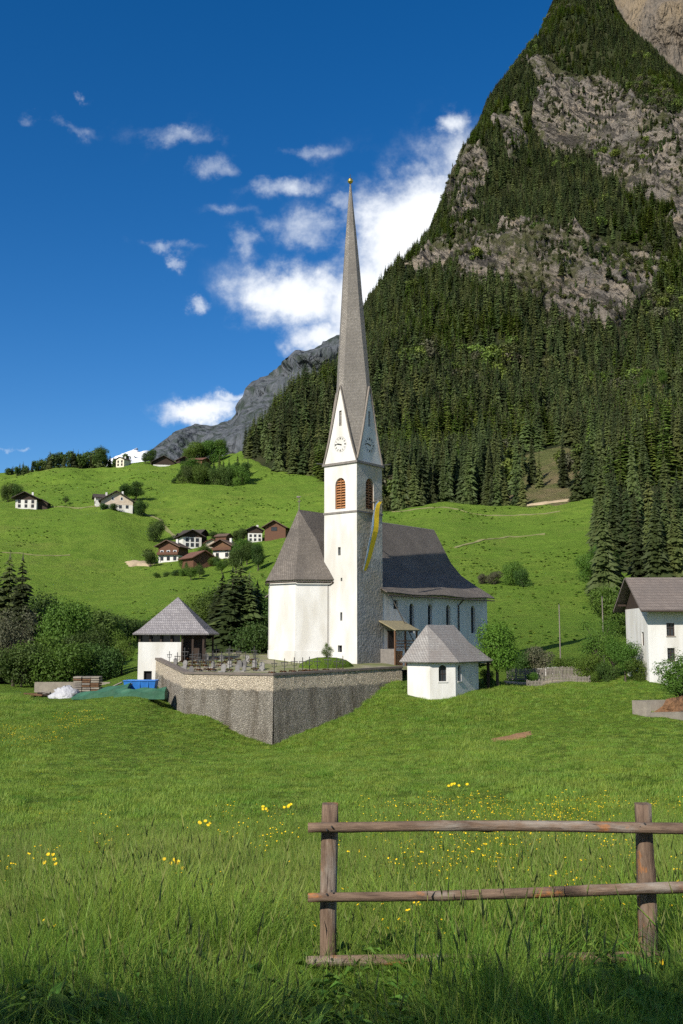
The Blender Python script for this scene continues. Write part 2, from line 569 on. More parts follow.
MT['petal'] = mk('yellow_petal', (0.80, 0.56, 0.01), (0.75, 0.48, 0.01), 5, 0.6)

# ------------------------------------------------------------------ terrain
OFF = 20.0                                     # the polar grids fan out from a point behind the camera


class Surf:
    """smooth height surface through surveyed points (thin plate spline)"""
    TS = 7.0

    def __init__(s, pts):
        pts = np.array(pts, float)
        X, Y, Z = pts.T
        D = Y + OFF
        s.c = np.stack([X / D * s.TS, np.log(D) * 1.6], 1)
        v = Z / D
        n = len(v)
        K = s.k(s.c, s.c) + np.eye(n) * 2e-4
        Pm = np.concatenate([np.ones((n, 1)), s.c], 1)
        A = np.zeros((n + 3, n + 3))
        A[:n, :n] = K; A[:n, n:] = Pm; A[n:, :n] = Pm.T
        s.w = np.linalg.solve(A, np.concatenate([v, np.zeros(3)]))

    @staticmethod
    def k(a, b):
        d2 = ((a[:, None, :] - b[None, :, :]) ** 2).sum(-1)
        return 0.5 * d2 * np.log(d2 + 1e-12)

    def h(s, X, Y):
        X = np.asarray(X, float); Y = np.asarray(Y, float)
        sh = np.broadcast(X, Y).shape
        X = np.broadcast_to(X, sh).ravel(); Y = np.broadcast_to(Y, sh).ravel()
        D = Y + OFF
        q = np.stack([X / D * s.TS, np.log(D) * 1.6], 1)
        out = np.empty(len(q))
        for i in range(0, len(q), 20000):
            qq = q[i:i + 20000]
            out[i:i + 20000] = s.k(qq, s.c) @ s.w[:-3] + s.w[-3] + qq @ s.w[-2:]
        return (out * D).reshape(sh)


def rows(Y, pairs):
    return [tuple(P(px, py, Y)) for px, py in pairs]


gp = []
for x in (-16, -5, 0, 5, 16):
    gp += [(x, -13, -1.85), (x, 0, -1.75), (x, 4, -2.45)]
for x in (-20, -8, 0, 8, 20):
    gp += [(x, 8, -3.0)]
for x in (-26, -12, -4, 4, 12, 26):
    gp += [(x, 20, -4.4 + 0.012 * x)]
for x in (-50, -25, -12, 0, 12, 25, 50):
    gp += [(x, 40, -6.7 + 0.018 * x)]
gp += rows(70, [(-150, 760), (0, 760), (150, 767), (273, 770), (400, 766), (500, 758), (600, 750), (683, 744), (850, 738)])
gp += rows(90, [(-150, 722), (0, 724), (100, 729), (150, 737), (200, 748), (273, 754), (330, 752), (400, 741), (500, 733), (600, 724), (683, 718), (850, 712)])
gp += rows(105, [(-150, 700), (0, 702), (100, 704), (150, 706)])
gp += [tuple(P(*p)) for p in [
    (185, 714, 107), (165, 702, 112), (230, 729, 105), (273.5, 744, 103), (310, 729, 106), (348, 713, 110), (392, 682, 113.5),
    (405, 697, 107.5), (430, 701, 106), (455, 698, 106.5), (480, 691, 109), (500, 701, 104), (560, 697, 101), (600, 692, 101), (650, 682, 103),
    (220, 700, 113), (300, 695, 119), (350, 690, 126),
    (155, 684, 117), (130, 684, 116), (100, 690, 115), (0, 695, 115), (-150, 696, 115),
    (500, 689, 112), (540, 686, 114), (600, 684, 111), (683, 678, 110), (850, 672, 112)]]
gp += rows(140, [(-150, 690), (0, 686), (100, 682), (250, 672), (340, 668), (450, 664), (550, 662), (650, 660), (850, 655)])
gp += rows(190, [(-150, 668), (0, 668), (120, 657), (220, 648), (330, 642), (450, 640), (550, 636), (650, 630), (850, 620)])
gp += rows(255, [(-150, 632), (0, 630), (120, 622), (220, 612), (330, 600), (450, 600), (520, 596), (600, 590), (683, 580), (850, 570)])
gp += rows(335, [(-150, 575), (0, 577), (100, 586), (170, 580), (220, 575), (270, 562), (330, 553), (450, 550), (520, 550), (590, 540), (683, 530), (850, 525)])
gp += rows(395, [(-150, 545), (0, 541), (100, 546), (160, 557), (260, 545), (330, 528), (450, 518), (520, 518), (590, 505), (683, 500), (850, 500)])
gp += rows(460, [(-150, 506), (0, 505), (110, 507), (190, 514), (270, 513), (330, 502), (450, 505), (520, 505), (600, 495), (850, 495)])
gp += rows(520, [(-150, 497), (0, 495), (110, 497), (180, 490), (250, 487), (330, 486)])
gp += rows(620, [(-150, 478), (0, 475), (60, 469), (130, 465), (180, 464), (215, 463), (240, 452), (330, 470), (450, 500), (600, 500), (850, 500)])
gp += rows(800, [(-150, 486), (0, 484), (130, 475), (180, 473), (215, 472), (240, 470), (330, 490), (600, 520), (850, 520)])
gp += rows(1600, [(-150, 545), (130, 545), (300, 545), (600, 560), (850, 560)])
GS = Surf(gp)


def ground_h(X, Y):
    X = np.asarray(X, float); Y = np.asarray(Y, float)
    z = GS.h(X, Y)
    D = Y + OFF
    z = z + 0.10 * fbm(X / 3.1, Y / 3.1, oct=3) * np.clip((D - 26) / 40, 0.15, 1.0)
    z = z + np.clip((D - 190) / 400, 0, 1) * 3.4 * fbm(X / 55, Y / 55, oct=5, gain=.55)
    # cattle terracettes and old field steps across the hillside
    ph = z / 4.2 + 1.6 * fbm(X / 40, Y / 40, oct=3)
    z = z + np.clip((D - 230) / 120, 0, 1) * np.clip(1.2 * fbm(X / 90 + 4, Y / 90, oct=2) + .35, 0, 1) * .55 * np.sin(ph * 6.283)
    return z


def gz(x, y):
    return float(ground_h(np.array([x]), np.array([y]))[0])


def fan_grid(ts, Ys, hfun):
    T, YY = np.meshgrid(ts, Ys)
    X = T * (YY + OFF)
    Z = hfun(X, YY)
    return X, YY, Z


def grid_faces(nr, nc):
    i = np.arange(nr * nc).reshape(nr, nc)
    return np.stack([i[:-1, :-1], i[:-1, 1:], i[1:, 1:], i[1:, :-1]], -1).reshape(-1, 4)


ts = np.concatenate([np.linspace(-1.3, -0.42, 40)[:-1], np.linspace(-0.42, 0.42, 300), np.linspace(0.42, 1.3, 40)[1:]])
Ys = np.exp(np.linspace(math.log(7.0), math.log(1500 + OFF), 430)) - OFF
Ys = np.unique(np.concatenate([Ys, np.linspace(215, 620, 230)]))
gX, gY, gZ = fan_grid(ts, Ys, ground_h)


def meadow_material():
    m, nt, b = new_mat('meadow_grass')
    N, L = nt.nodes, nt.links
    tc = N.new('ShaderNodeTexCoord')

    def noise(scale, detail=6, rough=0.6):
        n = N.new('ShaderNodeTexNoise')
        n.inputs['Scale'].default_value = scale
        n.inputs['Detail'].default_value = detail
        n.inputs['Roughness'].default_value = rough
        L.new(tc.outputs['Object'], n.inputs['Vector'])
        return n.outputs[0]

    def ramp(v, a, bb):
        r = N.new('ShaderNodeMapRange')
        r.inputs['From Min'].default_value = a
        r.inputs['From Max'].default_value = bb
        L.new(v, r.inputs['Value'])
        return r.outputs[0]

    def mix(f, a, c):
        x = N.new('ShaderNodeMixRGB')
        L.new(f, x.inputs[0])
        for i, q in ((1, a), (2, c)):
            if isinstance(q, tuple): x.inputs[i].default_value = (*q, 1)
            else: L.new(q, x.inputs[i])
        return x.outputs[0]
    base = mix(ramp(noise(0.018, 5), 0.35, 0.65), (0.112, 0.192, 0.025), (0.172, 0.240, 0.036))
    base = mix(ramp(noise(0.16, 6, 0.7), 0.38, 0.66), base, (0.092, 0.164, 0.020))
    dry = N.new('ShaderNodeMath'); dry.operation = 'MULTIPLY'; dry.inputs[1].default_value = 0.4
    L.new(ramp(noise(0.05, 7, 0.7), 0.55, 0.72), dry.inputs[0])
    base = mix(dry.outputs[0], base, (0.20, 0.19, 0.055))
    fine = N.new('ShaderNodeMath'); fine.operation = 'MULTIPLY'; fine.inputs[1].default_value = 0.5
    L.new(ramp(noise(2.5, 5, 0.75), 0.4, 0.7), fine.inputs[0])
    base = mix(fine.outputs[0], base, (0.065, 0.125, 0.015))
    mid = N.new('ShaderNodeMath'); mid.operation = 'MULTIPLY'; mid.inputs[1].default_value = 0.55
    L.new(ramp(noise(0.45, 7, 0.8), 0.45, 0.66), mid.inputs[0])
    base = mix(mid.outputs[0], base, (0.062, 0.112, 0.016))
    paler = N.new('ShaderNodeMath'); paler.operation = 'MULTIPLY'; paler.inputs[1].default_value = 0.5  # paler grass mottled in at random
    L.new(ramp(noise(0.9, 6, 0.8), 0.52, 0.70), paler.inputs[0])
    base = mix(paler.outputs[0], base, (0.20, 0.235, 0.048))
    L.new(base, b.inputs['Base Color'])
    b.inputs['Roughness'].default_value = 0.95
    b.inputs['Specular IOR Level'].default_value = 0.05
    bp = N.new('ShaderNodeBump')
    bp.inputs['Strength'].default_value = 1.0
    bp.inputs['Distance'].default_value = 1.1
    L.new(noise(0.55, 8, 0.8), bp.inputs['Height'])
    L.new(bp.outputs[0], b.inputs['Normal'])
    return m


MT['meadow'] = meadow_material()
me = np_mesh('meadow', np.stack([gX, gY, gZ], -1).reshape(-1, 3), grid_faces(*gX.shape), True)
tag(mobj('meadow', me, MT['meadow']), 'green meadow falling to the church and climbing the hillside', kind='structure')

# ---- the forested mountain: its own surface, rising out of the meadow
mp = []
mtn_cols = {
    180: [(505, 470), (478, 560), (462, 640), (462, 760), (520, 1100), (620, 1900)],
    235: [(540, 470), (490, 540), (450, 610), (462, 740), (520, 1100), (600, 1900)],
    260: [(540, 470), (466, 545), (432, 630), (450, 760), (520, 1100), (600, 1900)],
    295: [(540, 460), (458, 545), (391, 680), (412, 800), (500, 1200), (600, 1900)],
    330: [(530, 455), (455, 535), (400, 620), (352, 750), (370, 880), (480, 1300), (580, 1900)],
    365: [(502, 445), (455, 520), (400, 610), (345, 730), (311, 830), (330, 960), (440, 1350), (560, 1900)],
    400: [(506, 435), (450, 520), (400, 600), (330, 710), (290, 800), (260, 890), (285, 1030), (400, 1400), (540, 2000)],
    430: [(508, 430), (450, 515), (380, 615), (310, 730), (260, 830), (217, 950), (245, 1090), (380, 1500), (500, 2000)],
    460: [(510, 425), (450, 510), (380, 610), (300, 730), (230, 860), (157, 1060), (187, 1200), (340, 1600), (480, 2000)],
    490: [(512, 420), (450, 510), (380, 605), (300, 725), (220, 860), (145, 1000), (94, 1130), (124, 1280), (300, 1700), (440, 2000)],
    525: [(510, 415), (460, 490), (380, 595), (300, 720), (220, 850), (130, 1030), (50, 1190), (80, 1350), (250, 1750), (380, 2000)],
    560: [(508, 410), (460, 480), (380, 590), (300, 715), (220, 845), (130, 1020), (50, 1190), (-10, 1320), (25, 1480), (200, 1800), (300, 2000)],
    600: [(515, 390), (460, 465), (380, 580), (300, 705), (220, 835), (130, 1010), (50, 1170), (-18, 1320), (10, 1480), (100, 1800), (200, 2000)],
    650: [(540, 330), (460, 440), (380, 555), (300, 690), (230, 815), (130, 960), (70, 1100), (42, 1200), (90, 1400), (150, 1700), (230, 2000)],
    700: [(545, 320), (460, 430), (380, 545), (300, 680), (230, 800), (140, 940), (95, 1080), (78, 1200), (120, 1400), (180, 1700), (240, 2000)],
    900: [(545, 310), (460, 420), (380, 535), (300, 670), (230, 790), (130, 930), (60, 1090), (40, 1230), (80, 1400), (140, 1700), (200, 2000)],
    1150: [(545, 310), (460, 420), (380, 535), (300, 670), (230, 790), (130, 930), (60, 1090), (40, 1230), (80, 1400), (140, 1700), (200, 2000)],
}
for cpx, lst in mtn_cols.items():
    for (py, Y) in lst:
        # columns are azimuths as seen at the given height
        hh = np.interp(Y, [440, 520, 600, 900, 1300], [0, 16, 22, 18, 13])
        mp.append(tuple(P(cpx, py + 760 * hh / Y, Y)))
for cpx in (60, 0, -100):
    for (py, Y) in [(530, 470), (500, 620), (540, 1100), (640, 1900)]:
        mp.append(tuple(P(cpx, py, Y)))
MS = Surf(mp)


def in_poly(px, py, poly):
    inside = np.zeros(px.shape, bool)
    n = len(poly)
    for i in range(n):
        x1, y1 = poly[i]; x2, y2 = poly[(i + 1) % n]
        c = ((y1 > py) != (y2 > py)) & (px < (x2 - x1) * (py - y1) / (y2 - y1 + 1e-9) + x1)
        inside ^= c
    return inside


ROCKS = [
    [(528, 62), (552, 52), (575, 82), (600, 78), (622, 98), (650, 108), (683, 118), (760, 138), (900, 145), (900, 345), (720, 285), (683, 250), (655, 222), (625, 205), (600, 198), (575, 172), (552, 160), (532, 128)],
    [(402, 268), (432, 246), (466, 226), (500, 212), (528, 222), (565, 226), (600, 240), (640, 264), (662, 288), (640, 312), (600, 328), (566, 338), (545, 316), (505, 300), (470, 290), (440, 282)],
    [(497, 118), (516, 100), (522, 150), (505, 165)],
    [(462, 172), (478, 145), (485, 170), (470, 205), (456, 210)]]
CLEAR = [
    [(500, 488), (512, 462), (540, 448), (560, 446), (585, 452), (588, 470), (586, 500), (560, 512), (510, 512)],
    [(648, 395), (690, 382), (760, 382), (760, 405), (690, 406), (655, 404)]]


def rock_mask(X, Y, Z):
    px, py = proj(X, Y, Z)
    w = 15 * fbm(X / 60, Y / 60, Z / 60, oct=5, gain=.65)
    w2 = 13 * fbm(X / 60 + 31, Y / 60, Z / 60 + 11, oct=5, gain=.65)
    m = np.zeros(px.shape)
    for poly in ROCKS:
        m = np.maximum(m, in_poly(px + w, py + w2, poly))
    return m


def clear_mask(X, Y, Z):
    px, py = proj(X, Y, Z)
    w = 5 * fbm(X / 25, Y / 25, Z / 25, oct=3)
    m = np.zeros(px.shape)
    for poly in CLEAR:
        m = np.maximum(m, in_poly(px + w, py + w, poly))
    return m


ts2 = np.concatenate([np.linspace(-0.25, 0.42, 560), np.linspace(0.42, 0.80, 60)[1:]])
Ym = np.exp(np.linspace(math.log(300 + OFF), math.log(1900 + OFF), 640)) - OFF


def mount_h(X, Y):
    pxs = 341.5 + 1000 * X / np.maximum(Y, 1)
    foot = np.interp(pxs, [150, 330, 470, 600, 650], [470, 450, 420, 380, 310])
    left = np.clip((250 - pxs) / 60, 0, 1) * np.clip((900 - Y) / 200, 0, 1)
    return MS.h(X, Y) - np.maximum(0, foot - Y) * 1.2 - left * 40


mX, mY, mZ = fan_grid(ts2, Ym, mount_h)
rock = rock_mask(mX, mY, mZ)
# soften the mask a little on the grid
for _ in range(3):
    rp = np.pad(rock, 1, mode='edge')
    rock = (rp[:-2, 1:-1] + rp[2:, 1:-1] + rp[1:-1, :-2] + rp[1:-1, 2:] + 2 * rock) / 6
clr = clear_mask(mX, mY, mZ)
# relief: broad spurs and gullies, then broken rock where it shows; pushed out along the slope
rel = 16 * fbm(mX / 130, mY / 130, mZ / 170, oct=4)
tilt_ = mZ + 0.55 * mX                                   # the strata dip to the right
steps = 1 - np.abs(fbm(mX / 75, mY / 75, tilt_ / 40, oct=4, gain=0.55))
led = tilt_ / 26 + 1.2 * fbm(mX / 60, mY / 60, mZ / 60, oct=4)
led = np.abs((led % 1.0) - .5) * 2
crag = 20 * (steps - 0.6) + 4.5 * fbm(mX / 34, mY / 34, tilt_ / 16, oct=3, gain=0.5) + 10 * led ** 3
edge = np.clip((mY - 480) / 120, 0.05, 1)
disp = (rel + crag * rock * 1.0) * edge
ny, nz = -0.72, 0.55
mXd, mYd, mZd = mX - 0.12 * disp, mY + ny * disp, mZ + nz * disp


def mountain_material():
    m, nt, b = new_mat('mountain_ground')
    N, L = nt.nodes, nt.links
    tc = N.new('ShaderNodeTexCoord')
    at = N.new('ShaderNodeAttribute'); at.attribute_name = 'rock'
    ac = N.new('ShaderNodeAttribute'); ac.attribute_name = 'clearing'

    def noise(scale, detail=6, rough=0.6, stretch=(1, 1, 1)):
        mpn = N.new('ShaderNodeMapping'); mpn.inputs['Scale'].default_value = stretch
        L.new(tc.outputs['Object'], mpn.inputs[0])
        n = N.new('ShaderNodeTexNoise')
        n.inputs['Scale'].default_value = scale
        n.inputs['Detail'].default_value = detail
        n.inputs['Roughness'].default_value = rough
        L.new(mpn.outputs[0], n.inputs['Vector'])
        return n.outputs[0]

    def ramp(v, a, bb):
        r = N.new('ShaderNodeMapRange')
        r.inputs['From Min'].default_value = a
        r.inputs['From Max'].default_value = bb
        L.new(v, r.inputs['Value'])
        return r.outputs[0]

    def mix(f, a, c):
        x = N.new('ShaderNodeMixRGB')
        L.new(f, x.inputs[0])
        for i, q in ((1, a), (2, c)):
            if isinstance(q, tuple): x.inputs[i].default_value = (*q, 1)
            else: L.new(q, x.inputs[i])
        return x.outputs[0]
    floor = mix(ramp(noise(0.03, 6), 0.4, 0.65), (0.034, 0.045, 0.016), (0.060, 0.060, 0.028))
    def strata(scale, detail, rough):
        mpn = N.new('ShaderNodeMapping'); mpn.inputs['Rotation'].default_value = (0, R(-36), 0)
        L.new(tc.outputs['Object'], mpn.inputs[0])
        m2 = N.new('ShaderNodeMapping'); m2.inputs['Scale'].default_value = (0.3, 0.5, 1.7)
        L.new(mpn.outputs[0], m2.inputs[0])
        n = N.new('ShaderNodeTexNoise')
        n.inputs['Scale'].default_value = scale; n.inputs['Detail'].default_value = detail; n.inputs['Roughness'].default_value = rough
        n.inputs['Distortion'].default_value = 0.4
        L.new(m2.outputs[0], n.inputs['Vector'])
        return n.outputs[0]
    r1 = mix(ramp(noise(0.02, 8, 0.7), 0.4, 0.62), (0.285, 0.245, 0.20), (0.175, 0.16, 0.142))
    r1 = mix(ramp(noise(0.05, 8, 0.72, (1, 1, 2.2)), 0.52, 0.66), r1, (0.33, 0.265, 0.19))
    r1 = mix(ramp(strata(0.05, 9, 0.75), 0.50, 0.555), r1, (0.075, 0.068, 0.06))
    r1 = mix(ramp(strata(0.15, 9, 0.75), 0.52, 0.58), r1, (0.045, 0.042, 0.038))
    r1 = mix(ramp(noise(0.022, 9, 0.8), 0.50, 0.58), r1, (0.075, 0.078, 0.036))
    wob = N.new('ShaderNodeMath'); wob.operation = 'ADD'
    L.new(at.outputs['Fac'], wob.inputs[0])
    ns = N.new('ShaderNodeMath'); ns.operation = 'MULTIPLY_ADD'; ns.inputs[1].default_value = 1.6; ns.inputs[2].default_value = -0.8
    L.new(noise(0.06, 7, 0.75), ns.inputs[0]); L.new(ns.outputs[0], wob.inputs[1])
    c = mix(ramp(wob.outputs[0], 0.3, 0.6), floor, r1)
    cl = mix(ramp(noise(0.06, 6), 0.4, 0.6), (0.21, 0.17, 0.09), (0.12, 0.135, 0.045))
    c = mix(ac.outputs['Fac'], c, cl)
    L.new(c, b.inputs['Base Color'])
    b.inputs['Roughness'].default_value = 0.95
    b.inputs['Specular IOR Level'].default_value = 0.1
    bp = N.new('ShaderNodeBump')
    bp.inputs['Strength'].default_value = 0.9
    bp.inputs['Distance'].default_value = 7.0
    bh = N.new('ShaderNodeMath'); bh.operation = 'ADD'
    L.new(noise(0.22, 8, 0.72), bh.inputs[0]); L.new(strata(0.12, 8, 0.7), bh.inputs[1])
    L.new(bh.outputs[0], bp.inputs['Height'])
    L.new(bp.outputs[0], b.inputs['Normal'])
    return m


MT['mountain'] = mountain_material()
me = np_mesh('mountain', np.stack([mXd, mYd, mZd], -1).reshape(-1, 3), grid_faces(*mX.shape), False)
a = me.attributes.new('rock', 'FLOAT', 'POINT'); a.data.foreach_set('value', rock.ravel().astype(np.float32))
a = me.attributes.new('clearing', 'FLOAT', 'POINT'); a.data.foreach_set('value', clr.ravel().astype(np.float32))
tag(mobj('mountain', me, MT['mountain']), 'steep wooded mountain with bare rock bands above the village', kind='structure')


# ---- distant mountains: closed ridges with their own depth
def far_ridge(name, label, crest, Y, depth, base_py, mat, rough, seed, crag=1.0, n=260, nr=60):
    pxs = np.array([c[0] for c in crest], float); pys = np.array([c[1] for c in crest], float)
    xs = np.linspace(pxs[0], pxs[-1], n)
    ys = np.interp(xs, pxs, pys)
    V = []
    rows_ = nr
    for j in range(rows_):
        u = j / (rows_ - 1) * 2 - 1                    # -1 front foot, 0 crest, 1 back foot
        yy = Y + depth * u
        tt, ec = np.array([ray(a, b) for a, b in zip(xs, ys)]).T
        eb = ray(341, base_py)[1]
        hc, hb = ec * Y, eb * Y
        k = (1 - abs(u)) ** 0.85
        X = tt * Y * (1 + 0.15 * 0)
        Z = hb + (hc - hb) * k
        nn = fbm(X / rough + seed, np.full_like(X, yy / rough), Z / rough, oct=6, gain=0.58)
        rid = 1 - np.abs(fbm(X / (rough * 0.8) + seed * 2, np.full_like(X, yy / rough * 0.5), Z / (rough * 1.2), oct=5, gain=0.6))
        Zs = Z + (nn * 0.28 + rid * 0.25 - 0.15) * rough * crag * (0.25 + (1 - k))
        V.append(np.stack([X + nn * rough * 0.12, np.full_like(X, yy) + nn * rough * 0.5 * crag, Zs], -1))
    V = np.array(V)
    me = np_mesh(name, V.reshape(-1, 3), grid_faces(rows_, n), False)
    return tag(mobj(name, me, mat), label, kind='structure')


MT['far_rock'] = mk('far_hazy_rock', (0.105, 0.113, 0.128), (0.052, 0.062, 0.070), 0.03, 0.95, 1.0, 0.035, stretch=(1, 1, 0.35), c3=(0.030, 0.042, 0.034), s3=0.045, bdist=45)  # distance haze put into the rock colour as a blue tint
MT['snow'] = mk('snow_and_rock', (0.85, 0.87, 0.9), (0.8, 0.82, 0.86), 0.002, 0.8, 0.6, 0.006, c3=(0.25, 0.27, 0.31), s3=0.004, bdist=90)
far_ridge('far_mountain', 'grey craggy mountain far behind the hill',
          [(90, 500), (130, 480), (158, 462), (172, 430), (186, 421), (205, 424), (222, 417), (232, 402), (245, 380), (262, 370), (280, 362), (300, 352), (322, 346), (345, 336), (380, 318), (420, 310), (500, 300), (560, 330)],
          2600, 900, 640, MT['far_rock'], 260, 3.0, crag=.65)
far_ridge('snow_peak', 'small white snow peak beyond the ridge',
          [(60, 484), (95, 474), (108, 463), (118, 455), (127, 449), (133, 446), (138, 449), (146, 452), (152, 450), (160, 454), (175, 466), (200, 478)],
          8000, 1800, 600, MT['snow'], 420, 9.0, n=160)
far_ridge('distant_peak', 'tan rock face rising behind the mountain top',
          [(560, 40), (590, 0), (620, -60), (660, -110), (720, -140), (800, -150), (950, -100)],
          1750, 330, 330, mk('tan_rock', (0.19, 0.155, 0.118), (0.085, 0.076, 0.064), 0.06, 0.95, 1.0, 0.08, stretch=(1, 1, 0.5), c3=(0.20, 0.155, 0.10), s3=0.016, bdist=28), 150, 5.0, crag=0.7, n=150)

# ------------------------------------------------------------------ building helpers
def frame2(o, u):
    """plan frame: origin o, unit direction u, outward normal to its right"""
    u = Vector((u[0], u[1], 0)).normalized()
    return Vector((o[0], o[1], 0)), u, Vector((u.y, -u.x, 0))


def wall_panel(mb, o, u, length, z0, z1, holes=(), depth=0.3, top=None):
    """vertical wall face from o along u (outward normal on the right of u) with real openings.
    holes: (x0, x1, za, zb, arch) ; arch = rise of a pointed/round head inside the hole"""
    O, U, Nn = frame2(o, u)

    def pt(x, z, d=0.0):
        return O + U * x - Nn * d + Vector((0, 0, z))
    xs = sorted({0.0, length} | {h[0] for h in holes} | {h[1] for h in holes})
    for a, b in zip(xs[:-1], xs[1:]):
        mid = (a + b) / 2
        hs = sorted([h for h in holes if h[0] < mid < h[1]], key=lambda h: h[2])
        z = z0
        for h in hs:
            if h[2] > z:
                mb.poly([pt(a, z), pt(b, z), pt(b, h[2]), pt(a, h[2])])
            z = h[3]
        if z < z1:
            mb.poly([pt(a, z), pt(b, z), pt(b, z1), pt(a, z1)])
    for (a, b, za, zb, arch) in holes:
        n = 7
        if arch:
            c = (a + b) / 2
            r = (b - a) / 2
            arc = []
            for k in range(n + 1):
                th = math.pi * (1 - k / n)
                arc.append((c + r * math.cos(th), zb - arch + arch * math.sin(th) ** 0.85))
            mb.poly([pt(a, zb)] + [pt(x, z) for x, z in reversed(arc[:n // 2 + 1])][::1])
            mb.poly([pt(b, zb)] + [pt(x, z) for x, z in arc[n // 2 + 1:]][::-1][::-1])
            mb.poly([pt(a, zb), pt(b, zb), pt(arc[n // 2 + 1][0], arc[n // 2 + 1][1]), pt(arc[n // 2][0], arc[n // 2][1])])
            out = [(a, za)] + arc + [(b, za)]
        else:
            out = [(a, za), (a, zb), (b, zb), (b, za)]
        for (xa, z_a), (xb, z_b) in zip(out, out[1:] + out[:1]):
            mb.poly([pt(xa, z_a), pt(xb, z_b), pt(xb, z_b, depth), pt(xa, z_a, depth)])


def pane_box(mb, o, u, x0, x1, za, zb, d0, d1):
    O, U, Nn = frame2(o, u)
    c = []
    for z in (za, zb):
        for (x, d) in ((x0, d0), (x1, d0), (x1, d1), (x0, d1)):
            c.append(O + U * x - Nn * d + Vector((0, 0, z)))
    mb.hexa(c)


def inset_window(parent, o, u, x0, x1, za, zb, depth=0.25, mull=True, mat='white', fw=0.07, name='window'):
    """frame with its own thickness set back in the opening, pane behind"""
    m = MB()
    for (a, b, c, d) in ((x0, x0 + fw, za, zb), (x1 - fw, x1, za, zb), (x0 + fw, x1 - fw, za, za + fw), (x0 + fw, x1 - fw, zb - fw, zb)):
        pane_box(m, o, u, a, b, c, d, depth - 0.08, depth + 0.02)
    if mull:
        mid = (x0 + x1) / 2
        pane_box(m, o, u, mid - fw * .4, mid + fw * .4, za + fw, zb - fw, depth - 0.06, depth + 0.01)
        zc = za + (zb - za) * 0.62
        pane_box(m, o, u, x0 + fw, mid - fw * .4, zc - .025, zc + .025, depth - 0.05, depth + 0.01)
        pane_box(m, o, u, mid + fw * .4, x1 - fw, zc - .025, zc + .025, depth - 0.05, depth + 0.01)
    w = m.build(name, MT[mat], parent)
    m = MB()
    pane_box(m, o, u, x0 - 0.05, x1 + 0.05, za - 0.05, zb + 0.05, depth + 0.025, depth + 0.06)
    m.build('pane', MT['glass'], w)
    return w


# ------------------------------------------------------------------ church
ANG = R(39)
CA = Vector((math.sin(ANG), math.cos(ANG), 0))       # along the nave, away from the camera
CB = Vector((math.cos(ANG), -math.sin(ANG), 0))      # towards the right front
T0 = P(357, 600, 118.0); T0.z = 0
CHURCH_Z = -3.35


def LC(a, b, z=0.0):
    return T0 + CA * a + CB * b + Vector((0, 0, z))


church = empty('church', LC(8, -9, CHURCH_Z))
tag(church, 'white church with shingled roofs and slender pointed steeple', 'church')


def under(parent, o):
    """keep world placement when parenting to a thing whose base is not at the origin"""
    o.parent = parent
    o.matrix_parent_inverse = parent.matrix_basis.inverted()
    return o


bpy.context.view_layer.update()


def cb(mb, name, mat, parent=None, **k):
    o = mb.build(name, mat, None, **k)
    return under(church if parent is None else parent, o) if parent is None else sub(parent, o)


def sub(parent, o):
    o.parent = parent
    o.matrix_parent_inverse = Matrix.Identity(4)
    return o


# parts are built in world coordinates: church empty keeps an inverse so that they stay put
W = 5.05
Z_STR, Z_COR = 14.65, 20.6
base = CHURCH_Z - 1.5
# tower: left face (normal -CA) runs from b=-W to b=0 ; right face (normal CB) from a=0 to a=W
tw = MB()
cx = W / 2
bel = (cx - 0.62, cx + 0.62, 16.3, 19.8, 0.85)
left_holes = [(cx - .80, cx + .80, 15.2, 19.0, 1.0), (cx - .36, cx + .04, 9.6, 10.6, 0), (cx + .05, cx + .3, 6.5, 6.9, 0),
              (cx - .02, cx + .3, 1.8, 2.8, 0), (cx - .38, cx + .26, -1.9, -1.1, 0)]
wall_panel(tw, LC(0, -W), CB, W, base, Z_COR, left_holes, 0.45)
wall_panel(tw, LC(W, 0), -CB, W, base, Z_COR, [], 0.3)
wall_panel(tw, LC(W, -W), -CA, W, base, Z_COR, [], 0.3)
tw.poly([LC(0, 0, Z_COR), LC(W, 0, Z_COR), LC(W, -W, Z_COR), LC(0, -W, Z_COR)])
tower = cb(tw, 'tower_wall', MT['plaster'])
tr_ = MB()
# the right face is coloured greyer than the others, rough below, smoother above the string course
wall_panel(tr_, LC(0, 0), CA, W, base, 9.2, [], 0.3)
side = cb(tr_, 'rough_wall', MT['rough_grey'])
side["label"] = 'grey rough side of the tower'
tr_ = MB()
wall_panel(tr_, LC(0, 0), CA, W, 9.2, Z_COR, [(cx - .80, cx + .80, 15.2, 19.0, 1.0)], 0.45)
cb(tr_, 'side_wall', mk('grey_side_plaster', (0.46, 0.44, 0.39), (0.31, 0.285, 0.245), 0.8, 0.95, 0.7, 3.0, c3=(0.40, 0.33, 0.21), s3=0.3, bdist=0.08))
# string courses and cornice
for nm, z, out, h in (('string_course', Z_STR, .10, .22), ('cornice', Z_COR, .2, .28)):
    m = MB()
    for (a0, a1, b0, b1) in ((-out, 0, -W - out, out), (0, W, 0, out), (W, W + out, -W - out, out), (0, W, -W - out, -W)):
        p = [LC(a0, b0), LC(a1, b0), LC(a1, b1), LC(a0, b1)]
        m.prism([(q.x, q.y) for q in p], z, z + h)
    cb(m, nm, MT['trim'])
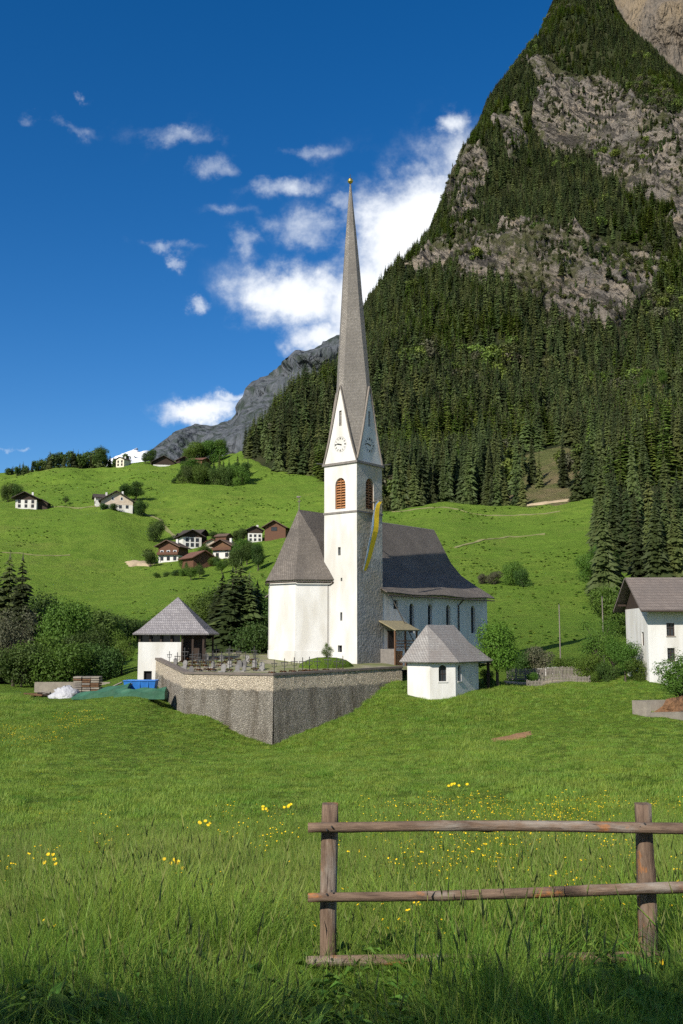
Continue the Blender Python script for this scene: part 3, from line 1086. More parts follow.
# belfry louvres
for (o, u) in ((LC(0, -W), CB), (LC(0, 0), CA)):
    m = MB()
    for (a, b) in ((cx - .80, cx - .71), (cx + .71, cx + .80), (cx - .04, cx + .04)):
        pane_box(m, o, u, a, b, 15.2, 18.1 if abs(a + b - 2 * cx) > .2 else 18.9, .12, .24)
    fr = cb(m, 'belfry_window', MT['wood_orange'])
    m = MB()
    pane_box(m, o, u, cx - .9, cx + .9, 15.1, 19.1, .44, .5)
    sub(fr, m.build('backing', MT['dark'])).matrix_parent_inverse = fr.matrix_world.inverted() if False else Matrix.Identity(4)
    O, U, Nn = frame2(o, u)
    for k in range(11):
        z = 15.32 + k * .32
        hw = .71 if z < 18.0 else .71 * math.sqrt(max(0.05, 1 - ((z - 18.0) / 1.0) ** 2))
        m = MB()
        q = []
        for (zz) in (0, .04):
            for (x, d, dz) in ((cx - hw, .14, 0), (cx + hw, .14, 0), (cx + hw, .36, .2), (cx - hw, .36, .2)):
                q.append(O + U * x - Nn * d + Vector((0, 0, z + dz + zz)))
        m.hexa(q)
        sub(fr, m.build('slat', MT['wood_orange']))
# slit windows in the lit face
for h in left_holes[1:]:
    m = MB()
    pane_box(m, LC(0, -W), CB, h[0] - .05, h[1] + .05, h[2] - .05, h[3] + .05, .4, .46)
    cb(m, 'slit_window', MT['dark'])

# gables with clocks, spire between them
Z_G = 30.4
Z_S = Z_COR + 0.28
TIP = 57.7


def gable(o, u):
    m = MB()
    O, U, Nn = frame2(o, u)
    n = 10
    holes_z = (25.4, 27.3)

    def half(z):
        f = (z - Z_S) / (Z_G - Z_S)
        return W / 2 * (1 - f) * (1 - 0.10 * math.sin(math.pi * min(1, max(0, f))))

    def pt(x, z, d=0.0):
        return O + U * (cx + x) - Nn * d + Vector((0, 0, z))
    zs = [Z_S + (Z_G - Z_S) * k / n for k in range(n + 1)]
    zs = sorted(set(zs + list(holes_z)))
    hw = .2
    for z0, z1 in zip(zs[:-1], zs[1:]):
        a, b = half(z0), half(z1)
        if holes_z[0] - 1e-6 <= z0 and z1 <= holes_z[1] + 1e-6:
            m.poly([pt(-a, z0), pt(-hw, z0), pt(-hw, z1), pt(-b, z1)])
            m.poly([pt(hw, z0), pt(a, z0), pt(b, z1), pt(hw, z1)])
        elif b < 1e-4:
            m.poly([pt(-a, z0), pt(a, z0), pt(0, z1)])
        else:
            m.poly([pt(-a, z0), pt(a, z0), pt(b, z1), pt(-b, z1)])
    za, zb = holes_z
    for (x0, z0, x1, z1) in ((-hw, za, -hw, zb), (-hw, zb, hw, zb), (hw, zb, hw, za), (hw, za, -hw, za)):
        m.poly([pt(x0, z0), pt(x1, z1), pt(x1, z1, .3), pt(x0, z0, .3)])
    g = cb(m, 'gable', MT['plaster_clean'])
    m = MB()
    m.poly([pt(-.3, za - .1, .3), pt(.3, za - .1, .3), pt(.3, zb + .1, .3), pt(-.3, zb + .1, .3)])
    m.poly([pt(-.3, za - .1, .34), pt(.3, za - .1, .34), pt(.3, zb + .1, .34), pt(-.3, zb + .1, .34)])
    sub(g, m.build('opening', MT['dark']))
    # verge boards along both rakes
    for s in (-1, 1):
        m = MB()
        for z0, z1 in zip(zs[:-1], zs[1:]):
            a, b = half(z0) * s, half(z1) * s
            w = .12 * s
            q = [pt(a - w * .2, z0, -.16), pt(a + w, z0, -.16), pt(a + w, z0, .1), pt(a - w * .2, z0, .1),
                 pt(b - w * .2, z1, -.16), pt(b + w, z1, -.16), pt(b + w, z1, .1), pt(b - w * .2, z1, .1)]
            m.hexa(q)
        sub(g, m.build('verge_board', MT['wood_grey']))
    return pt


def clock(pt):
    zc, r = 23.1, 0.95
    m = MB()
    n = 28
    for (ra, rb) in ((r * 1.0, r * .97),):
        for k in range(n):
            t0, t1 = 2 * math.pi * k / n, 2 * math.pi * (k + 1) / n
            m.poly([pt(rr * math.cos(tt), zc + rr * math.sin(tt), -.012) for rr, tt in ((rb, t0), (ra, t0), (ra, t1), (rb, t1))])
    dial = cb(m, 'clock_face', MT['headstone'])
    for k in range(12):
        th = math.pi / 2 - k * math.pi / 6
        d = (math.cos(th), math.sin(th)); e = (-d[1], d[0])
        m = MB()
        w = .075 if k % 3 == 0 else .05
        for off in ((-.06, .06) if k % 3 else (-.1, 0, .1)):
            q = []
            for dd in (-.012, -.03):
                for (rr, ss) in ((.66, -w / 4), (.9, -w / 4), (.9, w / 4), (.66, w / 4)):
                    q.append(pt(d[0] * r * rr + e[0] * (ss + off * .8), zc + d[1] * r * rr + e[1] * (ss + off * .8), dd))
            m.hexa(q)
        sub(dial, m.build('numeral', MT['black']))
    for (L_, w, ang) in ((.82, .055, 172), (.5, .08, 160)):
        d = (math.cos(R(ang)), math.sin(R(ang))); e = (-d[1], d[0])
        q = []
        m = MB()
        for dd in (-.04, -.06):
            for (rr, ss) in ((-.2, -w), (L_, -w * .3), (L_, w * .3), (-.2, w)):
                q.append(pt(d[0] * rr + e[0] * ss, zc + d[1] * rr + e[1] * ss, dd))
        m.hexa(q)
        sub(dial, m.build('hand', MT['black']))


for i, (o, u) in enumerate(((LC(0, -W), CB), (LC(0, 0), CA), (LC(W, 0), -CB), (LC(W, -W), -CA))):
    pt = gable(o, u)
    if i < 2:
        clock(pt)

# spire: four broad corner facets rising from the tower corners, four narrow ones over the gables
sp_c = LC(W / 2, -W / 2)


def ring(r, hw, z):
    out = []
    sp_c = LC(W / 2, -W / 2) - CB * max(0, (z - 30) / 28) * .42
    for k in range(4):
        d = [-CA, CB, CA, -CB][k]
        e = [CB, CA, -CB, -CA][k]
        out += [sp_c + d * r - e * hw + Vector((0, 0, z)), sp_c + d * r + e * hw + Vector((0, 0, z))]
    return out


m = MB()
levels = [(W / 2 - .06, W / 2 - .06, Z_S - 0.1), (W / 2 - .15, 1.70, Z_S + 1.6), (W / 2 - .2, 1.16, 25.4), (W / 2 - .12, .36, Z_G - 0.2), (2.05, .40, 34.4), (1.58, .42, 39.4),
          (1.12, .36, 45.3), (.62, .22, 51.3), (.10, .04, TIP - .4)]
rs = [ring(*l) for l in levels]
for A_, B_ in zip(rs[:-1], rs[1:]):
    for k in range(8):
        j = (k + 1) % 8
        m.poly([A_[k], A_[j], B_[j], B_[k]])
m.poly(rs[-1])
spire = cb(m, 'spire', MT['spire'])
m = MB()
sp_c = sp_c - CB * .42
m.tube([sp_c + Vector((0, 0, TIP - .6)), sp_c + Vector((0, 0, TIP + 1.0))], [.07, .03], 6)
sub(spire, m.build('finial_rod', MT['metal']))
m = MB()
prof = [(0, -.36), (.2, -.3), (.34, -.12), (.36, .02), (.3, .2), (.16, .33), (0, .36)]
for (r0, z0), (r1, z1) in zip(prof[:-1], prof[1:]):
    for k in range(12):
        t0_, t1_ = 2 * math.pi * k / 12, 2 * math.pi * (k + 1) / 12
        q = [(r0, z0, t0_), (r0, z0, t1_), (r1, z1, t1_), (r1, z1, t0_)]
        pts = []
        for (rr, zz, tt) in q:
            v = (sp_c.x + rr * math.cos(tt), sp_c.y + rr * math.sin(tt), TIP + .1 + zz)
            if v not in pts: pts.append(v)
        if len(pts) > 2: m.poly(pts)
sub(spire, m.build('gilded_ball', MT['gold'], smooth=True))
# little water spouts at the tower corners
for (a, b, da, db) in ((0, -W, -.5, -1), (W, 0, .8, .9), (0, 0, -.4, .4)):
    m = MB()
    m.tube([LC(a, b, Z_COR + .32), LC(a + da * .9, b + db * .9, Z_COR + .45)], .07, 6)
    cb(m, 'water_spout', MT['metal'])

# choir: five sides of an octagon with a steep hipped roof
s8 = 4.2
BX = -9.15
hc = s8 * (1 + math.sqrt(2)) / 2
c_in = [(5.0, BX + hc), (0.0, BX + hc), (-s8 / math.sqrt(2), BX + s8 / 2), (-s8 / math.sqrt(2), BX - s8 / 2), (0.0, BX - hc), (5.0, BX - hc)]
Z_CE = 6.9
Z_RIDGE = 15.45
m = MB()
for p, q in zip(c_in[:-1], c_in[1:]):
    m.poly([LC(*q, base), LC(*p, base), LC(*p, Z_CE), LC(*q, Z_CE)])
cb(m, 'choir_wall', MT['plaster_clean'])
m = MB()     # low plinth
for p, q in zip(c_in[1:-2], c_in[2:-1]):
    d = (LC(*q) - LC(*p)).normalized()
    nn = Vector((d.y, -d.x, 0)) * -.07
    m.prism([(v.x, v.y) for v in (LC(*p) + nn, LC(*q) + nn, LC(*q), LC(*p))], base, CHURCH_Z + 1.6)
cb(m, 'plinth', MT['plaster'])


def off_poly(f, da):
    return [((p[0] - 2.1) * f + 2.1 if p[0] < 4.9 else 5.0, (p[1] - BX) * f + BX) for p in c_in]


lev = [(1.10, Z_CE - .25), (1.02, Z_CE + .35), (.80, Z_CE + 2.0), (.52, Z_CE + 4.7)]
apex, rend = (0.0, BX), (5.4, BX)
m = MB()
pl = []
for f, z in lev:
    k = (z - Z_CE + .25) / (Z_RIDGE - Z_CE + .25)
    row = []
    for (a, b) in c_in:
        if a > 4.9:
            row.append(LC(5.2, (b - BX) * f + BX, z))
        else:
            row.append(LC((a - 0.6) * f + 0.6, (b - BX) * f + BX, z))
    pl.append(row)
for A_, B_ in zip(pl[:-1], pl[1:]):
    for k in range(5):
        m.poly([A_[k], A_[k + 1], B_[k + 1], B_[k]])
top = pl[-1]
AP, RE = LC(*apex, Z_RIDGE), LC(5.2, BX, Z_RIDGE)
m.poly([top[0], top[1], AP, RE])
for k in (1, 2, 3):
    m.poly([top[k], top[k + 1], AP])
m.poly([top[4], top[5], RE, AP])
cr = cb(m, 'choir_roof', MT['shingle'], solid=0.12)
m = MB()
for k in (1, 2, 3, 4):
    m.tube([pl[j][k] + Vector((0, 0, .05)) for j in range(4)] + [AP + Vector((0, 0, .05))], .07, 5)
sub(cr, m.build('hip_trim', MT['wood_grey']))
m = MB()
eave = [v - Vector((0, 0, .22)) for v in pl[0]]
for p, q in zip(eave[:-1], eave[1:]):
    m.tube([p, q], .085, 6)
sub(cr, m.build('gutter', MT['copper']))
m = MB()
m.tube([AP, AP + Vector((0, 0, 1.9))], [.06, .03], 6)
m.tube([AP + Vector((0, 0, 1.25)) - CB * .3, AP + Vector((0, 0, 1.25)) + CB * .3], .03, 5)
m.tube([AP + Vector((0, 0, 1.8)) - CB * .3, AP + Vector((0, 0, 1.8)) + CB * .35], [.16, .02], 6)
sub(cr, m.build('weather_vane', MT['wood_grey']))
p = LC(-.16, BX + hc - .22)
m = MB()
m.tube([pl[0][1] - Vector((0, 0, .3)), p + Vector((0, 0, Z_CE - .9)), p + Vector((0, 0, base + 1))], .07, 6)
cb(m, 'downpipe', MT['copper'])

# nave
NL = 29.6
NB = 2 * BX
prof_n = [(0, 0), (.286, .49), (.46, .675), (.70, .83), (1, 1)]
Z_NE = 5.1
HWN = -BX + .95
nave_holes = [(7.3, 8.3, 3.3, 4.4, 0), (10.7, 11.7, 0.4, 4.1, .6), (14.8, 15.8, 0.4, 4.1, .6), (19.1, 20.1, 0.4, 4.1, .6), (25.3, 26.4, 0.4, 4.1, .6)]
m = MB()
wall_panel(m, LC(5.0, -0.02), CA, NL - 5.0, base, Z_NE + .5, [(h[0] - 5, h[1] - 5, *h[2:]) for h in nave_holes], .4)
wall_panel(m, LC(NL, -.02), -CB, -NB - .04, base, Z_NE + .5, [], .3)
wall_panel(m, LC(NL, NB + .02), -CA, NL - 5.0, base, Z_NE + .5, [], .3)
wall_panel(m, LC(5.0, NB + .02), CB, -NB - .04, base, Z_NE + .5, [], .3)
# gable triangles following the roof profile
for a in (5.0, NL):
    pts = []
    for (f, zf) in prof_n[:-1]:
        pts.append((f, Z_RIDGE - zf * (Z_RIDGE - Z_NE) - .2))
    L_ = [LC(a, BX + f * HWN, z) for f, z in reversed(pts)] + [LC(a, BX - f * HWN, z) for f, z in pts[1:]]
    L_ = [LC(a, -.02, Z_NE + .5)] + L_ + [LC(a, NB + .02, Z_NE + .5)]
    m.poly(L_)
cb(m, 'nave_wall', MT['plaster'])
for h in nave_holes:
    m = MB()
    pane_box(m, LC(5.0, -.02), CA, h[0] - 5.05, h[1] - 4.95, h[2] - .05, h[3] + .05, .34, .42)
    w_ = cb(m, 'window', MT['glass'])
    m = MB()
    x = (h[0] + h[1]) / 2 - 5
    pane_box(m, LC(5.0, -.02), CA, x - .025, x + .025, h[2], h[3] - .05, .3, .335)
    for k in range(3):
        z = h[2] + (h[3] - h[2]) * (k + 1) / 4
        pane_box(m, LC(5.0, -.02), CA, h[0] - 5, x - .025, z - .02, z + .02, .3, .335)
        pane_box(m, LC(5.0, -.02), CA, x + .025, h[1] - 5, z - .02, z + .02, .3, .335)
    sub(w_, m.build('glazing_bar', MT['metal']))
m = MB()
fine = []
for (f0, z0), (f1, z1) in zip(prof_n[:-1], prof_n[1:]):
    for k in range(3):
        fine.append((f0 + (f1 - f0) * k / 3, z0 + (z1 - z0) * k / 3))
fine.append((1, 1))
NA = 10
for s in (1, -1):
    for (f0, z0), (f1, z1) in zip(fine[:-1], fine[1:]):
        for k in range(NA):
            a0 = 4.6 + (NL + .45 - 4.6) * k / NA
            a1 = 4.6 + (NL + .45 - 4.6) * (k + 1) / NA
            sag = lambda a, f: 0.10 * math.sin(a * .55 + f * 5) * f
            q = [LC(a0, BX + s * f0 * HWN, Z_RIDGE - z0 * (Z_RIDGE - Z_NE) + sag(a0, f0)), LC(a1, BX + s * f0 * HWN, Z_RIDGE - z0 * (Z_RIDGE - Z_NE) + sag(a1, f0)),
                 LC(a1, BX + s * f1 * HWN, Z_RIDGE - z1 * (Z_RIDGE - Z_NE) + sag(a1, f1)), LC(a0, BX + s * f1 * HWN, Z_RIDGE - z1 * (Z_RIDGE - Z_NE) + sag(a0, f1))]
            m.poly(q)
nr = cb(m, 'nave_roof', MT['shingle'], solid=.14)
m = MB()
m.tube([LC(4.8, BX, Z_RIDGE + .04), LC(NL + .45, BX, Z_RIDGE + .04)], .12, 6)
sub(nr, m.build('ridge_cap', MT['trim']))
m = MB()
m.tube([LC(4.9, .99, Z_NE - .22), LC(NL + .4, .99, Z_NE - .22)], .09, 6)
sub(nr, m.build('gutter', MT['copper']))
m = MB()
m.tube([LC(22.0, .95, Z_NE - .25), LC(22.0, .12, Z_NE - 1.0), LC(22.0, .12, base)], .10, 6)
cb(m, 'downpipe', MT['copper'])
m = MB()
m.tube([LC(5.3, 1.0, Z_NE - .2), LC(11.2, .6, -1.2)], .07, 6)
cb(m, 'slanting_pipe', MT['wood_grey'])
# wooden entrance porch between tower and nave
m = MB()
for (z, b1) in ((.75, 2.7),):
    p = [LC(4.2, 0.02, z + 1.0), LC(9.2, 0.02, z + 1.0), LC(9.2, 2.5, z - .15), LC(4.2, 2.5, z - .15)]
    m.poly(p)
pr = cb(m, 'porch_roof', MT['moss_roof'], solid=.14)
for (a, b) in ((4.4, 2.3), (6.5, 2.3), (8.9, 2.3)):
    m = MB()
    c = LC(a, b)
    m.prism([(v.x, v.y) for v in (LC(a - .09, b - .09), LC(a + .09, b - .09), LC(a + .09, b + .09), LC(a - .09, b + .09))], CHURCH_Z - 1, .62)
    cb(m, 'porch_post', MT['wood'])
m = MB()
for z in (-.65, -1.0, -1.35):
    p = [LC(4.4, 2.4), LC(8.9, 2.4), LC(8.9, 2.48), LC(4.4, 2.48)]
    m.prism([(v.x, v.y) for v in p], z, z + .12)
cb(m, 'porch_rail', MT['wood'])
m = MB()
p = [LC(4.5, .03), LC(8.8, .03), LC(8.8, 2.2), LC(4.5, 2.2)]
m.prism([(v.x, v.y) for v in p], CHURCH_Z - 1.2, -1.55)
cb(m, 'porch_base', MT['trim'])
m = MB()
p = [LC(4.6, 2.21), LC(6.4, 2.21), LC(6.4, 2.27), LC(4.6, 2.27)]
m.prism([(v.x, v.y) for v in p], CHURCH_Z - .6, -1.6)
sur = cb(m, 'door_surround', MT['white'])
m = MB()
p = [LC(4.65, 2.275), LC(5.9, 2.275), LC(5.9, 2.32), LC(4.65, 2.32)]
m.prism([(v.x, v.y) for v in p], CHURCH_Z - .55, -1.75)
cb(m, 'door', MT['wood_orange'])
m = MB()
p = [LC(6.0, .02), LC(7.2, .02), LC(7.2, .1), LC(6.0, .1)]
m.prism([(v.x, v.y) for v in p], -1.5, .6)
cb(m, 'door', MT['wood_dark'])

# banner hanging out of the belfry window
m = MB()
n = 14
banner = empty('banner', LC(3.6, .6, 17.5))
tag(banner, 'long slim yellow banner with pale edge hanging from the belfry window', 'banner')
pts = []
for k in range(n + 1):
    s = k / n
    c = LC(4.1 - 3.1 * s ** .55, .35 + .7 * math.sin(math.pi * s), 16.3 - 8.6 * s ** 1.12)
    pts.append(c)
for nm, off0, off1, mt in (('yellow_stripe', -.30, .70, 'yellow_cloth'), ('pale_stripe', -.62, -.30, 'pale_cloth')):
    m = MB()
    for k in range(n):
        w0 = .25 + .75 * math.sin(math.pi * (.12 + .8 * k / n)) ** .8
        w1 = .25 + .75 * math.sin(math.pi * (.12 + .8 * (k + 1) / n)) ** .8
        fold = lambda q: CB * .035 * math.sin(q * 1.1)
        m.poly([pts[k] + CA * off0 * w0 + fold(k), pts[k] + CA * off1 * w0 + fold(k + .6), pts[k + 1] + CA * off1 * w1 + fold(k + 1.6), pts[k + 1] + CA * off0 * w1 + fold(k + 1)])
    o = m.build(nm, MT[mt], None, solid=.015)
    o.parent = banner
    o.matrix_parent_inverse = Matrix.Translation(-LC(3.6, .6, 17.5))
m = MB()
m.tube([LC(2.7, -.4, 16.0), LC(4.1, .55, 16.5)], .05, 6)
o = m.build('banner_pole', MT['wood_grey'])
o.parent = banner
o.matrix_parent_inverse = Matrix.Translation(-LC(3.6, .6, 17.5))

# ------------------------------------------------------------------ churchyard terrace and wall
C0, C1, C2, CR = P(273.5, 674.4, 103), P(185, 672.8, 107), P(156, 658.5, 118), P(402, 667, 114.5)
C3 = P(175, 652, 140)
wall_pts = [C3, C2, C1, C0, CR]
yard = MB()
inner = [Vector((p.x, p.y, p.z - .35)) for p in wall_pts]
ctr = LC(4, -6, CHURCH_Z + .15)
back = [LC(14, 1.5, CHURCH_Z - .4), LC(32, 1, CHURCH_Z - .5), LC(32, -24, CHURCH_Z + .2), Vector((C3.x + 6, C3.y + 16, C3.z))]
ringp = inner + back
nR = 9
prev = ringp
for k in range(1, nR + 1):
    f = k / nR
    cur = [p.lerp(ctr, f) + Vector((0, 0, .35 * math.sin(f * 3.1) + random.uniform(-.06, .06) * (f < 1))) for p in ringp]
    for i in range(len(ringp)):
        j = (i + 1) % len(ringp)
        yard.poly([prev[i], prev[j], cur[j], cur[i]])
    prev = cur
MT['yard'] = mk('churchyard_lawn', (0.10, 0.13, 0.035), (0.16, 0.15, 0.07), 0.8, 1.0, 0.6, 4, c3=(0.24, 0.21, 0.16), s3=0.3)
tag(yard.build('churchyard', MT['yard'], smooth=True), 'grassy churchyard terrace around the church', kind='structure')


def yard_z(x, y):
    # nearest quad fan height: blend by position between wall and centre
    best = None
    v = Vector((x - ctr.x, y - ctr.y))
    for i in range(len(ringp)):
        p, q = ringp[i] - ctr, ringp[(i + 1) % len(ringp)] - ctr
        det = p.x * q.y - q.x * p.y
        if abs(det) < 1e-6: continue
        s = (v.x * q.y - q.x * v.y) / det
        t_ = (p.x * v.y - v.x * p.y) / det
        if s >= -1e-6 and t_ >= -1e-6:
            f = 1 - (s + t_)
            return ctr.z + s * p.z + t_ * q.z + .35 * math.sin(max(0, f) * 3.1)
    return ctr.z


def wall_material():
    m, nt, b = new_mat('churchyard_masonry')
    N, L = nt.nodes, nt.links
    tc = N.new('ShaderNodeTexCoord')
    sep = N.new('ShaderNodeSeparateXYZ')
    L.new(tc.outputs['Object'], sep.inputs[0])
    at = N.new('ShaderNodeAttribute'); at.attribute_name = 'below_top'

    def noise(scale, detail=5, stretch=(1, 1, 1)):
        mpn = N.new('ShaderNodeMapping'); mpn.inputs['Scale'].default_value = stretch
        L.new(tc.outputs['Object'], mpn.inputs[0])
        n = N.new('ShaderNodeTexNoise'); n.inputs['Scale'].default_value = scale; n.inputs['Detail'].default_value = detail
        n.inputs['Roughness'].default_value = 0.7
        L.new(mpn.outputs[0], n.inputs['Vector'])
        return n.outputs[0]

    def ramp(v, a, bb):
        r = N.new('ShaderNodeMapRange'); r.inputs['From Min'].default_value = a; r.inputs['From Max'].default_value = bb
        L.new(v, r.inputs['Value'])
        return r.outputs[0]

    def mix(f, a, c):
        x = N.new('ShaderNodeMixRGB'); L.new(f, x.inputs[0])
        for i, q in ((1, a), (2, c)):
            if isinstance(q, tuple): x.inputs[i].default_value = (*q, 1)
            else: L.new(q, x.inputs[i])
        return x.outputs[0]
    wv = N.new('ShaderNodeMixRGB'); wv.blend_type = 'ADD'; wv.inputs[0].default_value = 0.5
    nw = N.new('ShaderNodeTexNoise'); nw.inputs['Scale'].default_value = 0.7; nw.inputs['Detail'].default_value = 4
    ms_ = N.new('ShaderNodeMapping'); ms_.inputs['Scale'].default_value = (1, 1, 1.5)
    L.new(tc.outputs['Object'], ms_.inputs[0]); L.new(tc.outputs['Object'], nw.inputs['Vector'])
    L.new(ms_.outputs[0], wv.inputs[1]); L.new(nw.outputs['Color'], wv.inputs[2])
    vo = N.new('ShaderNodeTexVoronoi'); vo.inputs['Scale'].default_value = 4.4; vo.inputs['Randomness'].default_value = 1.0
    L.new(wv.outputs[0], vo.inputs['Vector'])
    vd = N.new('ShaderNodeTexVoronoi'); vd.inputs['Scale'].default_value = 4.4; vd.feature = 'DISTANCE_TO_EDGE'
    L.new(wv.outputs[0], vd.inputs['Vector'])
    stone = mix(vo.outputs['Color'], (0.175, 0.158, 0.132), (0.285, 0.258, 0.215))
    stone = mix(ramp(noise(0.5, 7, (1, 1, .2)), 0.46, 0.66), stone, (0.105, 0.087, 0.064))
    plast = mix(ramp(noise(3.0), 0.4, 0.65), (0.50, 0.43, 0.33), (0.36, 0.30, 0.225))
    ad = N.new('ShaderNodeMath'); ad.operation = 'MULTIPLY_ADD'; ad.inputs[1].default_value = 1.1
    L.new(noise(0.9, 6), ad.inputs[0]); L.new(at.outputs['Fac'], ad.inputs[2])
    c = mix(ramp(ad.outputs[0], 1.95, 2.15), plast, stone)
    L.new(c, b.inputs['Base Color'])
    b.inputs['Roughness'].default_value = 0.95
    bp = N.new('ShaderNodeBump'); bp.inputs['Strength'].default_value = 0.9; bp.inputs['Distance'].default_value = 0.10
    mh = N.new('ShaderNodeMath'); mh.operation = 'ADD'
    L.new(ramp(vd.outputs['Distance'], 0.0, 0.16), mh.inputs[0]); L.new(noise(5.0), mh.inputs[1])
    L.new(mh.outputs[0], bp.inputs['Height'])
    L.new(bp.outputs[0], b.inputs['Normal'])
    return m


MT['masonry'] = wall_material()
cw = empty('churchyard_wall', (C0.x, C0.y, gz(C0.x, C0.y)))
tag(cw, 'long angled stone retaining wall below the churchyard', 'wall')
cw_inv = Matrix.Translation((-C0.x, -C0.y, -cw.location.z))
for p, q, nm in zip(wall_pts[:-1], wall_pts[1:], range(4)):
    d = (q - p); d.z = 0
    Ln = d.length
    d.normalize()
    nrm = Vector((-d.y, d.x, 0))
    if nrm.y > 0: nrm = -nrm
    if nm == 0: nrm = Vector((-1, 0.1, 0)).normalized()
    n = max(6, int(Ln / .5)); rws = 16
    V, F, BT = [], [], []
    for side_ in (0, 1):
        for j in range(rws + 1):
            for i in range(n + 1):
                f = i / n
                top_ = p.z + (q.z - p.z) * f
                h = 9.5 * j / rws
                c = p.lerp(q, f)
                jit = random.uniform(-.018, .018)
                o = nrm * ((.02 * h + (jit if 0 < i < n else 0)) if side_ == 0 else -.55)
                V.append((c.x + o.x, c.y + o.y, top_ - .12 - h)); BT.append(h)
        off_ = side_ * (rws + 1) * (n + 1)
        for j in range(rws):
            for i in range(n):
                a_ = off_ + j * (n + 1) + i
                F.append((a_, a_ + 1, a_ + n + 2, a_ + n + 1))
    me = bpy.data.meshes.new('wall_face')
    me.from_pydata(V, [], F)
    at_ = me.attributes.new('below_top', 'FLOAT', 'POINT'); at_.data.foreach_set('value', BT)
    o = mobj('wall_face', me, MT['masonry'])
    o.parent = cw; o.matrix_parent_inverse = cw_inv
    m = MB()
    qn = q + d * .05
    m.hexa([Vector((v.x, v.y, v.z - .12)) + nrm * k for v, k in ((p, .12), (qn, .12), (qn, -.62), (p, -.62))] +
           [Vector((v.x, v.y, v.z + .10)) + nrm * k for v, k in ((p, .12), (qn, .12), (qn, -.62), (p, -.62))])
    o = m.build('coping', MT['coping'])
    o.parent = cw; o.matrix_parent_inverse = cw_inv


def thing(name, loc, label, cat, group=None):
    """Empty at the thing's base; parts built in world coordinates are attached with part()"""
    e = empty(name, loc)
    tag(e, label, cat, group)
    return e


def part(t, mb, name, mat, parent=None, **k):
    o = mb.build(name, MT[mat] if isinstance(mat, str) else mat, None, **k)
    if parent is None:
        o.parent = t
        o.matrix_parent_inverse = Matrix.Translation(-Vector(t.location))
    else:
        sub(parent, o)
    return o


# ------------------------------------------------------------------ chapel below the church
k1 = P(430, 690, 106.8); k1.z = 0


def LK(a, b, z=0.0):
    return k1 + CA * a + CB * b + Vector((0, 0, z))


kz0 = -7.6
Z_KE = P(430, 661, 106.8).z + .1
s_k = 2.75
sq = s_k / math.sqrt(2)
kin = [(6.6, sq), (sq, sq), (0, 0), (0, -3.2), (sq, -3.2 - sq), (6.6, -3.2 - sq)]
chapel = thing('chapel', LK(3, -1.6, gz(*LK(3, -1.6)[:2])), 'small white chapel with grey hipped roof on the grass bank', 'chapel')
m = MB()
wall_panel(m, LK(0, -2.9), CB, 2.9, kz0, Z_KE + .2, [], .3)
dk = Vector((LK(sq, sq) - LK(0, 0)).normalized())
wall_panel(m, LK(0, 0), dk, s_k, kz0, Z_KE + .2, [(.95, 1.8, -4.75, -3.05, .42)], .35)
wall_panel(m, LK(sq, sq), CA, 6.6 - sq, kz0, Z_KE + .2, [(.5, 1.15, -4.75, -3.05, .32)], .35)
wall_panel(m, LK(6.6, sq), -CB, 2.9 + sq, kz0, Z_KE + .2, [], .3)
wall_panel(m, LK(6.6, -2.9), -CA, 6.6, kz0, Z_KE + .2, [], .3)
part(chapel, m, 'wall', 'plaster_clean')
for (o_, u_, x0, x1) in ((LK(0, 0), dk, .95, 1.8), (LK(sq, sq), CA, .5, 1.15)):
    m = MB()
    pane_box(m, o_, u_, x0 - .05, x1 + .05, -4.85, -2.95, .3, .36)
    w_ = part(chapel, m, 'window', 'glass')
    m = MB()
    xm = (x0 + x1) / 2
    pane_box(m, o_, u_, xm - .025, xm + .025, -4.7, -3.1, .25, .295)
    pane_box(m, o_, u_, x0, xm - .025, -4.0, -3.95, .25, .295)
    pane_box(m, o_, u_, xm + .025, x1, -4.0, -3.95, .25, .295)
    part(chapel, m, 'glazing_bar', 'wood_dark', w_)
    m = MB()
    pane_box(m, o_, u_, x0 - .1, x1 + .1, -4.88, -4.76, -.08, .2)
    part(chapel, m, 'sill', 'plaster', w_)
m = MB()
kc = (2.6, -1.6)
oh = .55
kev = [(8.9, sq + oh), (sq - .2, sq + oh), (-oh, .25), (-oh, -2.9 - oh), (8.9, -2.9 - oh)]
Z_KR = Z_KE + 3.55
pl = []
for f, z in ((1.0, Z_KE - .3), (.86, Z_KE + .22), (.5, Z_KE + 1.72)):
    row = []
    for (a, b) in kev:
        if a > 8: row.append(LK(5.0 + (a - 5.0) * f, kc[1] + (b - kc[1]) * f, z))
        else: row.append(LK(2.2 + (a - 2.2) * f, kc[1] + (b - kc[1]) * f, z))
    pl.append(row)
A1, A2 = LK(2.0, kc[1], Z_KR), LK(7.2, kc[1], Z_KR)
for A_, B_ in zip(pl[:-1], pl[1:]):
    for k in range(5):
        m.poly([A_[k], A_[(k + 1) % 5], B_[(k + 1) % 5], B_[k]])
tp = pl[-1]
m.poly([tp[0], tp[1], A1, A2])
for k in (1, 2): m.poly([tp[k], tp[k + 1], A1])
m.poly([tp[3], tp[4], A2, A1])
m.poly([tp[4], tp[0], A2])
kr = part(chapel, m, 'roof', 'chapel_roof', solid=.12)
m = MB()
for k in (1, 2, 3):
    m.tube([pl[j][k] + Vector((0, 0, .04)) for j in range(3)] + [A1 + Vector((0, 0, .04))], .07, 5)
part(chapel, m, 'hip_trim', 'wood_grey', kr)
for (a, b) in ((8.5, sq + .1), (8.5, -3.0)):
    m = MB()
    m.prism([(v.x, v.y) for v in (LK(a - .12, b - .12), LK(a + .12, b - .12), LK(a + .12, b + .12), LK(a - .12, b + .12))], kz0, Z_KE - .1)
    part(chapel, m, 'porch_post', 'wood_dark')

